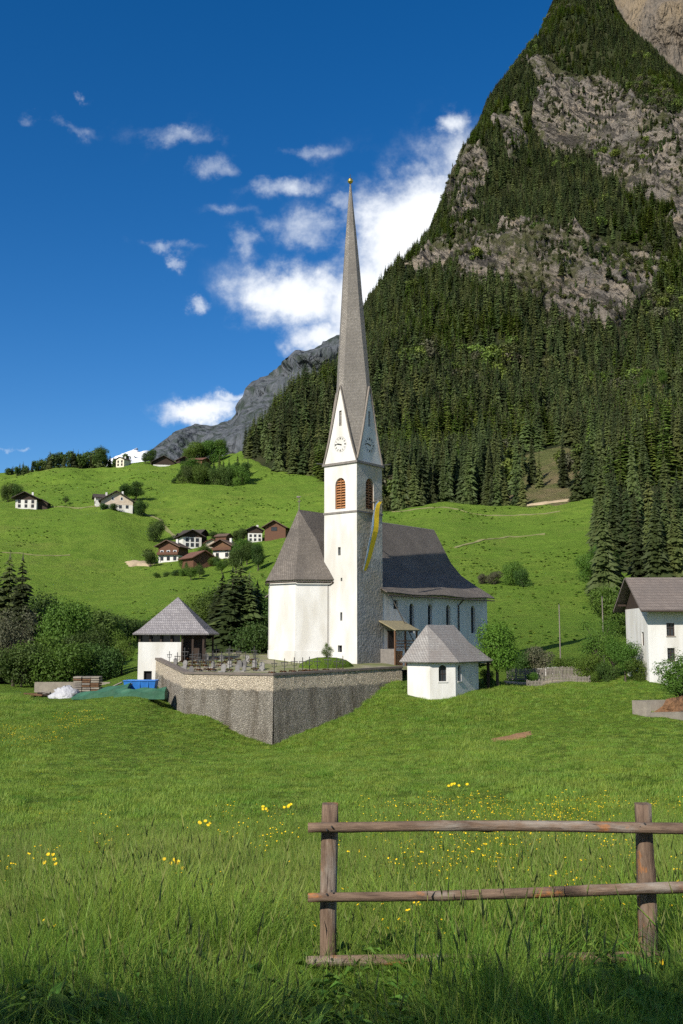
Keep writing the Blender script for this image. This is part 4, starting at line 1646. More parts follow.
# ------------------------------------------------------------------ hall with pyramid roof, left of the churchyard
hl, hr_ = P(133.5, 634, 118), P(209.5, 634, 118)
hx0, hx1, hy0, hy1 = hl.x + .6, hr_.x - .6, 118.0, 127.0
hz = -6.5
Z_HE = hl.z
hall = thing('hall', ((hx0 + hx1) / 2, 122, gz((hx0 + hx1) / 2, 122)), 'white hall with grey pyramid roof beside the churchyard wall', 'hall')
m = MB()
xs = P(181, 650, 118).x
wall_panel(m, (hx0, hy0), (1, 0), xs - hx0, hz, Z_HE - .95, [(.7, 1.65, P(140, 680.5, 118).z, P(140, 671, 118).z, 0)], .4)
wall_panel(m, (xs, hy0), (0, 1), hy1 - hy0, hz, Z_HE - .95, [], .3)
wall_panel(m, (xs, hy1), (-1, 0), xs - hx0, hz, Z_HE - .95, [], .3)
wall_panel(m, (hx0, hy1), (0, -1), hy1 - hy0, hz, Z_HE - .95, [], .3)
m.poly([(hx0, hy0, Z_HE - .95), (xs, hy0, Z_HE - .95), (xs, hy1, Z_HE - .95), (hx0, hy1, Z_HE - .95)])
part(hall, m, 'wall', 'plaster_clean')
m = MB()
pane_box(m, (hx0, hy0), (1, 0), .65, 1.7, P(140, 680.5, 118).z - .05, P(140, 671, 118).z + .05, .36, .42)
part(hall, m, 'window', 'dark')
m = MB()
m.box(xs + .05, hx1, hy0 + 1.3, hy0 + 1.5, hz, Z_HE - .1)
part(hall, m, 'back_wall', 'wood_dark')
m = MB()
m.box(hx0 + .2, xs - .2, hy0 + .6, hy0 + .68, Z_HE - .95, Z_HE - .12)
part(hall, m, 'clerestory_glass', 'glass')
for i, x in enumerate(np.linspace(hx0 + .12, hx1 - .12, 7)):
    m = MB()
    z0 = Z_HE - .95 if x < xs else hz
    m.box(x - .11, x + .11, hy0 + .05, hy0 + .27, z0, Z_HE - .1)
    part(hall, m, 'post', 'wood_dark')
for x in (hx0 + .12, hx1 - .12):
    m = MB()
    m.box(x - .11, x + .11, hy1 - .27, hy1 - .05, hz, Z_HE - .1)
    part(hall, m, 'post', 'wood_dark')
m = MB()
m.box(hx0, hx1, hy0 + .02, hy0 + .3, Z_HE - .1, Z_HE + .16)
part(hall, m, 'wall_plate', 'wood_dark')
m = MB()
m.box(hx0, hx1, hy1 - .3, hy1 - .02, Z_HE - .1, Z_HE + .16)
part(hall, m, 'wall_plate', 'wood_dark')
m = MB()
ap = Vector(((hx0 + hx1) / 2 - .05, 122.5, P(174, 597, 122.5).z))
e = .62
rc = [(hx0 - e, hy0 - e), (hx1 + e, hy0 - e), (hx1 + e, hy1 + e), (hx0 - e, hy1 + e)]
low = [Vector((x, y, Z_HE + .05)) for x, y in rc]
mid = [Vector((x, y, Z_HE + .05)).lerp(ap, .16) - Vector((0, 0, .16)) for x, y in rc]
for k in range(4):
    j = (k + 1) % 4
    m.poly([low[k], low[j], mid[j], mid[k]])
    m.poly([mid[k], mid[j], ap])
part(hall, m, 'roof', 'hall_roof', solid=.15)

# ------------------------------------------------------------------ farmhouse at the right edge
fc = P(649.5, 678, 103.5)
fz = fc.z - 1.2
fx0, fy0 = fc.x, 103.5
FD, FL = 9.0, 15.0
Z_FE = P(660, 610, 102.6).z
Z_FR = P(640, 577.5, 108.0).z
fdir = Vector((math.cos(R(-2)), math.sin(R(-2)), 0))
fn = Vector((fdir.y, -fdir.x, 0))


def LF(x, y, z=0.0):
    return Vector((fx0, fy0, 0)) + fdir * x - fn * y + Vector((0, 0, z))


farm = thing('farmhouse', LF(7, 4.5, gz(*LF(7, 4.5)[:2])), 'white farmhouse with brown tiled roof at the right edge', 'house')
fh = []
for (pxa, pxb, pya, pyb) in ((667, 675.5, 623, 636), (668, 676, 648, 661)):
    a_, b_ = P(pxa, pya, 103.2), P(pxb, pyb, 103.2)
    fh.append((a_.x - fx0, b_.x - fx0, b_.z, a_.z, 0))
fh += [(h[0] + 4.2, h[1] + 4.2, h[2], h[3], 0) for h in fh]
pd0 = P(668, 674, 103.2)
fh.append((pd0.x - fx0, pd0.x - fx0 + 1.0, fz + .2, pd0.z, 0))
m = MB()
wall_panel(m, LF(0, 0), fdir, FL, fz, Z_FE + .3, fh, .28)
wall_panel(m, LF(FL, 0), -fn, FD, fz, Z_FE + .3, [], .28)
wall_panel(m, LF(FL, FD), -fdir, FL, fz, Z_FE + .3, [], .28)
wall_panel(m, LF(0, FD), fn, FD, fz, Z_FE + .3, [(6.5, 7.4, -1.0, .4, 0)], .28)
part(farm, m, 'wall', 'plaster_clean')
for h in fh:
    inset_part = MB()
    w_ = inset_window(None, LF(0, 0), fdir, h[0], h[1], h[2], h[3], .2, mat='wood_dark', fw=.08)
    w_.parent = farm; w_.matrix_parent_inverse = Matrix.Translation(-Vector(farm.location))
    m = MB()
    pane_box(m, LF(0, 0), fdir, h[0] - .08, h[1] + .08, h[2] - .1, h[2] - .01, -.06, .18)
    part(farm, m, 'sill', 'concrete', w_)
w_ = inset_window(None, LF(0, FD), fn, 6.5, 7.4, -1.0, .4, .2, mat='wood_dark', fw=.08)
w_.parent = farm; w_.matrix_parent_inverse = Matrix.Translation(-Vector(farm.location))
m = MB()
gy = FD / 2
m.poly([LF(0, 0, Z_FE + .3), LF(0, FD, Z_FE + .3), LF(0, gy, Z_FR - .2)])
part(farm, m, 'gable', 'wood_dark')
m = MB()
m.poly([LF(FL, 0, Z_FE + .3), LF(FL, FD, Z_FE + .3), LF(FL, gy, Z_FR - .2)])
part(farm, m, 'gable', 'wood_dark')
m = MB()
o_e, o_g = 1.5, 1.0
slope = (Z_FR - Z_FE) / (gy + o_e)
for s in (0, 1):
    ye = -o_e if s == 0 else FD + o_e
    m.poly([LF(-o_g, ye, Z_FE), LF(FL + o_g, ye, Z_FE), LF(FL + o_g, gy, Z_FR), LF(-o_g, gy, Z_FR)])
fr = part(farm, m, 'roof', 'house_roof', solid=.22)
m = MB()
m.tube([LF(-o_g, -o_e - .06, Z_FE - .12), LF(FL + o_g, -o_e - .06, Z_FE - .12)], .1, 6)
part(farm, m, 'gutter', 'copper', fr)
for y in (.3, gy - .2, FD - .4):
    m = MB()
    z = Z_FE + slope * (o_e + min(y, FD - y)) - .5
    c = [LF(-o_g + .1, y, z), LF(.0, y, z), LF(.0, y + .2, z), LF(-o_g + .1, y + .2, z)]
    m.prism([(v.x, v.y) for v in c], z, z + .2)
    part(farm, m, 'purlin', 'wood_dark', fr)
m = MB()
q = LF(6, gy + 1)
m.box(q.x - .35, q.x + .35, q.y - .35, q.y + .35, Z_FR - 1.2, Z_FR + .9)
part(farm, m, 'chimney', 'plaster', fr)

# ------------------------------------------------------------------ village and hillside houses
def house(px, py, Y, w, d, hw, hr, rz, name, label, cat, lower='plaster', upper=None, frac=0.5, roof='dark_roof', wins=(), balcony=False, oh=.9, chim=True, dz=0.0, group=None):
    c = P(px, py, Y)
    x, y = c.x, Y
    z = gz(x, y) + dz
    t = empty(name, (x, y, z), rz)
    tag(t, label, cat, group)
    zu = hw * frac if upper else hw

    def bld(mb, nm, mt, par=None, **k):
        return mb.build(nm, MT[mt], t if par is None else par, **k)
    m = MB()
    m.prism([(-w / 2, 0), (w / 2, 0), (w / 2, d), (-w / 2, d)], -5.0, zu)
    if not upper:
        for yy in (0.0, d):
            m.poly([(-w / 2, yy, hw), (w / 2, yy, hw), (0, yy, hw + hr)])
    bld(m, 'wall', lower)
    if upper:
        m = MB()
        m.prism([(-w / 2 - .06, -.06), (w / 2 + .06, -.06), (w / 2 + .06, d + .06), (-w / 2 - .06, d + .06)], zu + .004, hw)
        for yy in (-.06, d + .06):
            m.poly([(-w / 2 - .06, yy, hw), (w / 2 + .06, yy, hw), (0, yy, hw + hr)])
        bld(m, 'timber_upper_wall', upper)
    m = MB()
    k = hr / (w / 2)
    for s in (-1, 1):
        m.poly([(s * (w / 2 + oh), -oh * 1.3, hw - oh * k + .15), (s * (w / 2 + oh), d + oh, hw - oh * k + .15), (0, d + oh, hw + hr + .15), (0, -oh * 1.3, hw + hr + .15)])
    r = bld(m, 'roof', roof, solid=.28)
    if chim:
        m = MB(); m.box(w * .12, w * .12 + .8, d * .5, d * .5 + .8, hw + hr * .3, hw + hr + .9)
        bld(m, 'chimney', 'plaster', r)
    for (wx, wz, ww, wh) in wins:
        f = -.06 if (upper and wz > zu) else 0.0
        m = MB()
        b_ = .12
        y0, y1 = f - .09, f - .005
        for (a0, a1, z0, z1) in ((wx - ww / 2 - b_, wx - ww / 2, wz, wz + wh), (wx + ww / 2, wx + ww / 2 + b_, wz, wz + wh), (wx - ww / 2 - b_, wx + ww / 2 + b_, wz + wh, wz + wh + b_), (wx - ww / 2 - b_, wx + ww / 2 + b_, wz - b_, wz)):
            m.box(a0, a1, y0, y1, z0, z1)
        wn = bld(m, 'window', 'wood_dark' if not upper or wz < zu else 'white')
        m = MB(); m.box(wx - ww / 2, wx + ww / 2, f - .05, f - .01, wz, wz + wh)
        m.build('pane', MT['glass'], wn)
    if balcony:
        m = MB()
        m.box(-w / 2 - .2, w / 2 + .2, -1.1, -.07, zu + .1, zu + .25)
        m.box(-w / 2 - .2, w / 2 + .2, -1.15, -1.07, zu + .25, zu + 1.1)
        m.box(-w / 2 - .25, -w / 2 - .17, -1.07, -.07, zu + .25, zu + 1.1)
        m.box(w / 2 + .17, w / 2 + .25, -1.07, -.07, zu + .25, zu + 1.1)
        bld(m, 'balcony', 'wood_red')
    return t


def wgrid(xs, zs, ww=1.0, wh=1.25):
    return [(x, z, ww, wh) for z in zs for x in xs]


VG = 'farm buildings on the hillside'
house(26, 503, 455, 9.5, 11, 5.6, 2.3, R(4), 'farmhouse', 'white farmhouse with dark roof at left end of hillside terrace', 'house', upper='wood_dark', frac=.8, wins=wgrid((-3, 0, 3), (1, 3)), oh=1.6)
house(42, 503, 458, 5.0, 7, 3.4, 1.4, R(4), 'shed', 'low dark shed beside the leftmost hillside farmhouse', 'shed', lower='wood_dark', roof='dark_roof', chim=False)
house(117, 507, 452, 14, 12, 4.4, 4.2, R(10), 'farmhouse', 'large stone and plaster farmhouse with broad gable on hillside terrace', 'house', lower='plaster', upper='stone_house', frac=.55, wins=wgrid((-4.5, -1.5, 1.5, 4.5), (0.9,)) + wgrid((-2, 2), (4.6,)), oh=1.3)
house(95, 505, 460, 7, 9, 3.6, 1.7, R(-70), 'farmhouse', 'low wing with dark roof left of the broad gabled farmhouse', 'house', lower='plaster', roof='dark_roof', wins=wgrid((-2, 1), (.8,)))
house(120, 464, 615, 6.0, 7, 5.0, 1.4, R(-25), 'house', 'small cream house on the ridge below the snow peak', 'house', lower='cream', roof='dark_roof', wins=wgrid((-1.4, 1.4), (1, 3)), oh=.5)
house(164, 464, 612, 13, 12, 3.0, 3.6, R(12), 'barn', 'dark wooden barn with wide roof on the ridge', 'barn', lower='plaster', upper='wood_dark', frac=.35, roof='dark_roof', oh=1.2, chim=False)
house(184, 463, 618, 6, 7, 3.0, 1.6, R(30), 'hut', 'small brown hut right of the dark ridge barn', 'hut', lower='wood_dark', roof='brown_roof', chim=False)
house(206, 462, 618, 13, 9, 2.4, 2.2, R(75), 'barn', 'long red roofed barn at the right of the ridge', 'barn', lower='wood', roof='red_roof', chim=False)
house(168, 574, 372, 8.0, 9, 6.0, 2.0, R(-14), 'chalet', 'brown timber chalet with balconies and white base, leftmost in village', 'chalet', lower='plaster', upper='wood_red', frac=.42, roof='brown_roof', wins=wgrid((-2.6, 0, 2.6), (.7, 3.0)), balcony=True, oh=1.2)
house(192, 556, 395, 7.5, 9, 5.4, 2.0, R(22), 'house', 'white house with dark roof at the back of the village', 'house', lower='plaster', upper='wood_dark', frac=.85, roof='dark_roof', wins=wgrid((-2, 0, 2), (.9, 2.9)), oh=1.3)
house(180, 551, 402, 7, 9, 4.0, 1.6, R(-60), 'barn', 'dark barn adjoining the white house behind the chalet', 'barn', lower='wood_dark', roof='dark_roof', chim=False)
house(203, 553, 402, 6, 8, 4.0, 1.6, R(70), 'barn', 'dark timber wing right of the white village house', 'barn', lower='wood_dark', roof='dark_roof', chim=False)
house(229, 549, 400, 4.6, 5, 2.4, 1.2, R(65), 'shed', 'small brown shed alone on the grass between village and barn', 'shed', lower='wood_red', roof='brown_roof', chim=False, oh=.5)
house(255, 545, 400, 5.6, 7, 5.0, 1.4, R(8), 'house', 'white house with dark wooden top beside the brown barn', 'house', lower='plaster', upper='wood_dark', frac=.72, roof='dark_roof', wins=wgrid((-1.8, 0, 1.8), (.6, 2.2), .7, .8), oh=.8)
house(275, 545, 398, 8.5, 10, 5.2, 2.4, R(-8), 'barn', 'brown timber barn left of the choir roof', 'barn', lower='wood_red', roof='brown_roof', wins=wgrid((-.4,), (3.6,), 2.2, 1.4), chim=False, oh=1.1)
house(222, 571, 366, 7.6, 8, 5.0, 2.0, R(-20), 'house', 'white house with brown wooden gable behind the spruces', 'house', lower='plaster', upper='wood', frac=.6, roof='brown_roof', wins=wgrid((-2, 1.8), (.8, 2.9)), balcony=True, oh=1.2)
house(204, 588, 350, 8.6, 9, 3.6, 2.4, R(35), 'barn', 'rust brown barn lowest in the village', 'barn', lower='wood_red', roof='red_roof', chim=False, oh=1.0)
house(212, 556, 390, 4.6, 6, 2.4, 1.2, R(15), 'shed', 'tiny reddish shed between the village houses', 'shed', lower='stone_house', roof='red_roof', chim=False, oh=.5)

# ------------------------------------------------------------------ graves
def copy_tree(o, parent=None):
    c = o.copy()
    col.objects.link(c)
    if parent is not None:
        c.parent = parent
    for ch in list(o.children):
        copy_tree(ch, c)
    return c


def make_stone():
    t = empty('headstone', (0, 0, 0))
    m = MB()
    pts = [(-.35, 0), (.35, 0), (.35, .8), (.22, 1.0), (0, 1.08), (-.22, 1.0), (-.35, .8)]
    m.poly([(x, -.07, z) for x, z in pts]); m.poly([(x, .07, z) for x, z in pts][::-1])
    for (a, b) in zip(pts, pts[1:] + pts[:1]):
        m.poly([(a[0], -.07, a[1]), (a[0], .07, a[1]), (b[0], .07, b[1]), (b[0], -.07, b[1])])
    m.build('slab', MT['headstone'], t)
    m = MB(); m.box(-.5, .5, -.9, .2, -.3, .12)
    m.build('plinth', MT['headstone'], t)
    return t


def make_cross():
    t = empty('grave_cross', (0, 0, 0))
    m = MB()
    m.tube([(0, 0, .15), (0, 0, 1.65)], .045, 6)
    m.tube([(-.42, 0, 1.2), (.42, 0, 1.2)], .045, 6)
    for s in (-1, 1):
        m.tube([(0, 0, .75), (s * .3, 0, .85), (s * .34, 0, 1.15)], .03, 5)
    m.build('iron_cross', MT['metal'], t)
    m = MB(); m.box(-.22, .22, -.16, .16, -.3, .2)
    m.build('plinth', MT['headstone'], t)
    m = MB()
    for k in range(26):
        x, y = random.uniform(-.4, .4), random.uniform(-.8, -.15)
        s = .09
        m.poly([(x - s, y, .1), (x + s, y + .05, .1 + random.uniform(.1, .3)), (x, y - s, .15 + random.uniform(0, .2))])
    m.build('flowers', MT['red_flowers'], t)
    return t


st0, cr0 = make_stone(), make_cross()
n_st = n_cr = 0
slots = []
for row in range(4):
    for k in range(13):
        px = 168 + k * 7.8 + random.uniform(-2.0, 2.0)
        Y = 110.5 + row * 3.0 + random.uniform(-.5, .5)
        slots.append((px, Y))
for k in range(10):
    slots.append((276 + k * 8.5 + random.uniform(-2, 2), 106.5 + k * .55))
for (px, Y) in slots:
    x = ray(px, 655)[0] * Y
    # keep inside the wall line
    f = (px - 156) / (273 - 156)
    ymin = (118 - 11.5 * (px - 156) / 29) if px < 185 else ((107 - 4 * (px - 185) / 88.5) if px < 273 else 103 + 11.5 * (px - 273) / 128)
    if Y < ymin + 1.2: continue
    if px > 258 and px < 273 and Y > 112: continue
    is_c = random.random() < (.68 if px < 274 else 1.0)
    if is_c:
        o = cr0 if n_cr == 0 else copy_tree(cr0); n_cr += 1
        tag(o, 'dark iron cross on a grave among the churchyard graves', 'grave cross', 'iron grave crosses')
    else:
        o = st0 if n_st == 0 else copy_tree(st0); n_st += 1
        tag(o, 'grey headstone standing among the churchyard graves', 'headstone', 'headstones in the churchyard')
    o.location = (x, Y, yard_z(x, Y) - .05)
    o.rotation_euler = (0, 0, R(random.uniform(-35, 5)))
    s = random.uniform(.85, 1.1) if is_c else random.uniform(.6, .85)
    o.scale = (s, s, s)

# ------------------------------------------------------------------ building materials left of the hall
def at_ground(px, Y):
    x = ray(px, 690)[0] * Y
    return Vector((x, Y, gz(x, Y)))


def heap_mesh(rx, ry, h, seed, n=18, rough=.25):
    V, F = [], []
    rr = random.Random(seed)
    for j in range(7):
        f = j / 6
        for i in range(n):
            th = 2 * math.pi * i / n
            k = math.cos(f * math.pi / 2) ** .8
            w = 1 + rr.uniform(-rough, rough) * (1 - f)
            V.append((rx * k * w * math.cos(th), ry * k * w * math.sin(th), -.25 + (h + .25) * math.sin(f * math.pi / 2) * (1 + rr.uniform(-rough, rough) * .4)))
    for j in range(6):
        for i in range(n):
            F.append((j * n + i, j * n + (i + 1) % n, (j + 1) * n + (i + 1) % n, (j + 1) * n + i))
    F.append(tuple(6 * n + i for i in range(n)))
    me = bpy.data.meshes.new('heap')
    me.from_pydata(V, [], F)
    return me


g = at_ground(66, 113)
o = mobj('covered_heap', heap_mesh(1.7, 1.2, 1.15, 3, rough=.35), MT['tarp_white'], smooth=True); o.location = g
tag(o, 'heap wrapped in pale plastic sheet left of the hall', 'covered heap')
g = at_ground(44, 114)
lp = thing('log_pile', g, 'low pile of brown logs at the left edge of the yard', 'log pile')
for k in range(16):
    m = MB()
    x = random.uniform(-1.6, 1.6); z = .1 + random.uniform(0, .5) * (1 - abs(x) / 2)
    a_ = random.uniform(-.5, .5)
    c = g + Vector((x, random.uniform(-.3, .3), z + .05))
    d = Vector((math.cos(a_), math.sin(a_), random.uniform(-.08, .08))) * random.uniform(.6, 1.2)
    m.tube([c - d, c + d], random.uniform(.07, .14), 7)
    part(lp, m, 'log', random.choice(['wood', 'wood_dark', 'wood_grey']))
g = at_ground(88, 114)
bs = thing('board_stack', g, 'square stack of sawn boards behind the plastic heap', 'board stack')
for k in range(9):
    for j in range(3):
        m = MB()
        x0 = g.x - 1.5 + j * .98 + random.uniform(-.04, .04)
        m.box(x0, x0 + .9, g.y - .7 + random.uniform(-.06, .06), g.y + .9, g.z - .3 + k * .24, g.z - .3 + k * .24 + .17)
        part(bs, m, 'board', random.choice(['wood', 'concrete', 'wood_grey']))
g = at_ground(72, 121)
m = MB(); m.box(g.x - 4.5, g.x + 4.5, g.y, g.y + .3, g.z - .5, g.z + 1.0)
tag(m.build('low_wall', MT['concrete']), 'low grey wall behind the building materials', 'wall')
for (px, Y, rx, ry, ang, lab) in ((103, 110.5, 3.0, 1.6, .42, 'green tarpaulin sloping over a pile left of the blue skip'), (141, 108.6, 2.7, .9, .06, 'green tarpaulin lying in front of the blue skip')):
    g = at_ground(px, Y)
    V, F = [], []
    n, mm = 16, 10
    for j in range(mm + 1):
        for i in range(n + 1):
            u, v = i / n * 2 - 1, j / mm * 2 - 1
            z = .45 + ang * u * rx * .5 + .25 * (1 - v * v) + .10 * math.sin(u * 7 + v * 3) + .06 * math.sin(v * 9)
            V.append((u * rx, v * ry, max(-.1, z)))
    for j in range(mm):
        for i in range(n):
            a_ = j * (n + 1) + i
            F.append((a_, a_ + 1, a_ + n + 2, a_ + n + 1))
    me = bpy.data.meshes.new('tarpaulin')
    me.from_pydata(V, [], F)
    bm = bmesh.new(); bm.from_mesh(me)
    ret = bmesh.ops.extrude_face_region(bm, geom=bm.faces[:])
    for v in [q for q in ret['geom'] if isinstance(q, bmesh.types.BMVert)]:
        v.co.z = -.35
    bmesh.ops.recalc_face_normals(bm, faces=bm.faces[:])
    bm.to_mesh(me); bm.free()
    o = mobj('tarpaulin', me, MT['tarp_green'], smooth=False); o.location = g
    tag(o, lab, 'tarpaulin')
g = at_ground(141, 111.5)
sk = thing('skip', g, 'open blue metal skip in front of the white hall', 'skip')
m = MB()
sx, sy, sh = 1.75, 1.0, 1.15
outb = [(-sx + .2, -sy + .15), (sx - .2, -sy + .15), (sx - .2, sy - .15), (-sx + .2, sy - .15)]
outt = [(-sx, -sy), (sx, -sy), (sx, sy), (-sx, sy)]
for k in range(4):
    j = (k + 1) % 4
    m.poly([(g.x + outb[k][0], g.y + outb[k][1], g.z), (g.x + outb[j][0], g.y + outb[j][1], g.z), (g.x + outt[j][0], g.y + outt[j][1], g.z + sh), (g.x + outt[k][0], g.y + outt[k][1], g.z + sh)])
m.poly([(g.x + x, g.y + y, g.z + .05) for x, y in outb])
part(sk, m, 'body', 'blue_paint', solid=.06)
m = MB()
for k in range(4):
    j = (k + 1) % 4
    m.tube([(g.x + outt[k][0], g.y + outt[k][1], g.z + sh), (g.x + outt[j][0], g.y + outt[j][1], g.z + sh)], .07, 6)
part(sk, m, 'rim', 'blue_paint')
for s in (-.9, 0, .9):
    m = MB(); m.box(g.x + s - .06, g.x + s + .06, g.y - sy - .02, g.y - sy + .2, g.z + .1, g.z + sh - .05)
    part(sk, m, 'rib', 'blue_paint')
for k, (px, px2, lab) in enumerate(((118, 136, 'pale plank leaning across the green tarpaulin'), (100, 122, 'grey plank lying behind the green tarpaulin'))):
    a_, b_ = at_ground(px, 109.3 + k * 2.6), at_ground(px2, 111 + k)
    m = MB()
    m.tube([a_ + Vector((0, 0, .15)), b_ + Vector((0, 0, 1.2 - k * .3))], .09, 4)
    tag(m.build('plank', MT['wood_grey']), lab, 'plank')

# ------------------------------------------------------------------ garden right of the chapel
def garden_fence(pA, pB, label, h=1.0, npost=9):
    t = thing('garden_fence', (pA.x, pA.y, gz(pA.x, pA.y)), label, 'fence')
    n = int((pB - pA).length / .16)
    d = (pB - pA).normalized(); side_ = Vector((-d.y, d.x, 0))
    m = MB()
    for k in range(n):
        c = pA.lerp(pB, k / n); z = gz(c.x, c.y)
        hh = h + random.uniform(-.08, .06)
        q = [c - d * .05 - side_ * .02, c + d * .05 - side_ * .02, c + d * .05, c - d * .05]
        m.prism([(v.x, v.y) for v in q], z - .1, z + hh)
    o = part(t, m, 'palings', 'wood_grey'); o['kind'] = 'stuff'
    for zf in (.3, .75):
        m = MB()
        K = 8
        m.tube([Vector((c.x, c.y, gz(c.x, c.y) + h * zf)) + side_ * .06 for c in (pA.lerp(pB, k / K) for k in range(K + 1))], .045, 4)
        part(t, m, 'rail', 'wood_grey')
    for k in range(npost):
        c = pA.lerp(pB, k / (npost - 1)) + side_ * .1
        z = gz(c.x, c.y)
        m = MB(); m.box(c.x - .06, c.x + .06, c.y - .06 + .12, c.y + .06 + .12, z - .3, z + h + .08)
        part(t, m, 'post', 'wood_grey')


garden_fence(P(507, 665, 121), P(601, 668, 117), 'long grey paling fence along the garden', 1.35, 11)
garden_fence(P(527, 680, 114.2), P(590, 684, 112.2), 'short low paling fence below the garden path', .75, 6)
pa, pb = P(505, 674, 117.5), P(596, 680, 114)
path = MB()
K = 14
for k in range(K):
    a_, b_ = pa.lerp(pb, k / K), pa.lerp(pb, (k + 1) / K)
    path.poly([(a_.x, a_.y - .8, gz(a_.x, a_.y - .8) + .10), (b_.x, b_.y - .8, gz(b_.x, b_.y - .8) + .10), (b_.x, b_.y + 1.0, gz(b_.x, b_.y + 1.0) + .10), (a_.x, a_.y + 1.0, gz(a_.x, a_.y + 1.0) + .10)])
tag(path.build('garden_path', MT['sand'], solid=.3), 'pale gravel path between the garden fences', kind='structure')
for (px, py0, py1, Y, lab) in ((559, 605, 655, 128, 'thin grey pole standing in the garden'), (602, 597, 640, 126, 'thin pale pole behind the garden trees')):
    a_, b_ = P(px, py0, Y), P(px, py1, Y)
    g = gz(a_.x, Y)
    t = thing('pole', (a_.x, Y, g), lab, 'pole')
    m = MB(); m.tube([(a_.x, Y, g - .3), (a_.x, Y, a_.z)], [.09, .06], 8)
    part(t, m, 'shaft', 'wood_grey')
    m = MB(); m.tube([(a_.x, Y, a_.z), (a_.x, Y, a_.z + .14)], [.09, .02], 8)
    part(t, m, 'cap', 'metal')
for k, px in enumerate((541, 549, 556)):
    c = P(px, 652, 124 + k * .4)
    z = gz(c.x, c.y)
    t = thing('garden_table', (c.x, c.y, z), ('leftmost', 'middle', 'rightmost')[k] + ' white garden table behind the paling fence', 'table', 'white garden tables')
    m = MB(); m.box(c.x - .5, c.x + .5, c.y - .3, c.y + .3, z + .8, z + .85)
    part(t, m, 'table_top', 'white')
    for sx_ in (-.45, .45):
        for sy_ in (-.25, .25):
            m = MB(); m.box(c.x + sx_ - .03, c.x + sx_ + .03, c.y + sy_ - .03, c.y + sy_ + .03, z - .1, z + .8)
            part(t, m, 'leg', 'white')
# manure bay with concrete walls
c = P(647, 718, 88)
bay = thing('manure_bay', (c.x, c.y, gz(c.x, c.y)), 'open concrete bay at the right edge of the meadow', 'bay')
zb = P(647, 702, 88).z
dirs = Vector((math.cos(R(14)), math.sin(R(14)), 0)); nb_ = Vector((-dirs.y, dirs.x, 0))
p0 = Vector((c.x, c.y, 0))
for nm, q in (('end_wall', [p0, p0 + dirs * .4, p0 + dirs * .4 + nb_ * 2.4, p0 + nb_ * 2.4]), ('back_wall', [p0 + dirs * .4 + nb_ * 2.1, p0 + dirs * 9 + nb_ * 2.1, p0 + dirs * 9 + nb_ * 2.4, p0 + dirs * .4 + nb_ * 2.4]),
              ('front_kerb', [p0 + dirs * .4, p0 + dirs * 9, p0 + dirs * 9 + nb_ * .25, p0 + dirs * .4 + nb_ * .25])):
    m = MB()
    top_ = zb if nm != 'front_kerb' else zb - .9
    m.prism([(v.x, v.y) for v in q], zb - 3.2, top_)
    part(bay, m, nm, 'concrete')
hp = p0 + dirs * 4.2 + nb_ * 1.2
o = mobj('manure_heap', heap_mesh(2.6, .8, 1.5, 8, rough=.4), mk('brown_manure', (0.20, 0.105, 0.05), (0.10, 0.055, 0.03), 2.0, 1.0, 1.0, 5, bdist=.15))
o.location = (hp.x, hp.y, zb - 1.35); o.rotation_euler = (0, 0, R(14))
tag(o, 'brown heap lying inside the concrete bay', 'heap')


def drape(name, label, cx_, Y, rx, ry, mat, lift=.05, seed=1, ang=0.0, kind='structure'):
    rr = random.Random(seed)
    n = 22
    pts = []
    for k in range(n):
        th = 2 * math.pi * k / n
        w = 1 + rr.uniform(-.28, .28)
        x, y = rx * w * math.cos(th), ry * w * math.sin(th)
        pts.append((cx_ + x * math.cos(ang) - y * math.sin(ang), Y + x * math.sin(ang) + y * math.cos(ang)))
    m = MB()
    rings = [[(cx_ + (p[0] - cx_) * f, Y + (p[1] - Y) * f) for p in pts] for f in (1.0, .8, .55, .25)]
    lifts = (-.12, lift, lift * 1.6, lift * 1.8)
    for (A_, la), (B_, lb) in zip(list(zip(rings, lifts))[:-1], list(zip(rings, lifts))[1:]):
        for k in range(n):
            j = (k + 1) % n
            m.poly([(x, y, gz(x, y) + l) for (x, y), l in ((A_[k], la), (A_[j], la), (B_[j], lb), (B_[k], lb))])
    m.poly([(x, y, gz(x, y) + lifts[-1]) for x, y in rings[-1]])
    return tag(m.build(name, mat, smooth=True), label, kind=kind)


c = P(511, 736, 86)
drape('earth_scar', 'reddish bare earth patch on the meadow bank', c.x, 86, 2.7, 1.5, MT['earth'], .12, 4, .75)
c = P(140, 558, 372)
drape('soil_patch', 'pale bare soil patch on the hillside meadow', c.x, 372, 5.5, 5, MT['sand'], .5, 5)
c = P(555, 497, 425)
drape('cart_track', 'pale track at the foot of the forest', c.x, 425, 14, 3.0, MT['sand'], .8, 6)

def on_ground(px_, py_, Y0=150, Y1=640):
    t_, e_ = ray(px_, py_)
    Yq = np.linspace(Y0, Y1, 500)
    z_ = ground_h(t_ * Yq, Yq)
    k = int(np.argmax(z_ > e_ * Yq))
    return Vector((t_ * Yq[k], Yq[k], 0))


def track(pts, w, name, label, mat):
    q = [on_ground(*p) for p in pts]
    m = MB()
    fine_ = []
    for a_, b_ in zip(q[:-1], q[1:]):
        for k in range(8): fine_.append(a_.lerp(b_, k / 8))
    fine_.append(q[-1])
    for k in range(len(fine_) - 1):
        a_, b_ = fine_[k], fine_[k + 1]
        d = (b_ - a_).normalized(); n_ = Vector((-d.y, d.x, 0)) * w / 2
        wa, wb = 1 + .3 * math.sin(k * 1.9), 1 + .3 * math.sin((k + 1) * 1.9)
        m.poly([(v.x, v.y, gz(v.x, v.y) + .22) for v in (a_ - n_ * wa, b_ - n_ * wb, b_ + n_ * wb, a_ + n_ * wa)])
    tag(m.build(name, mat, solid=.2), label, kind='structure')


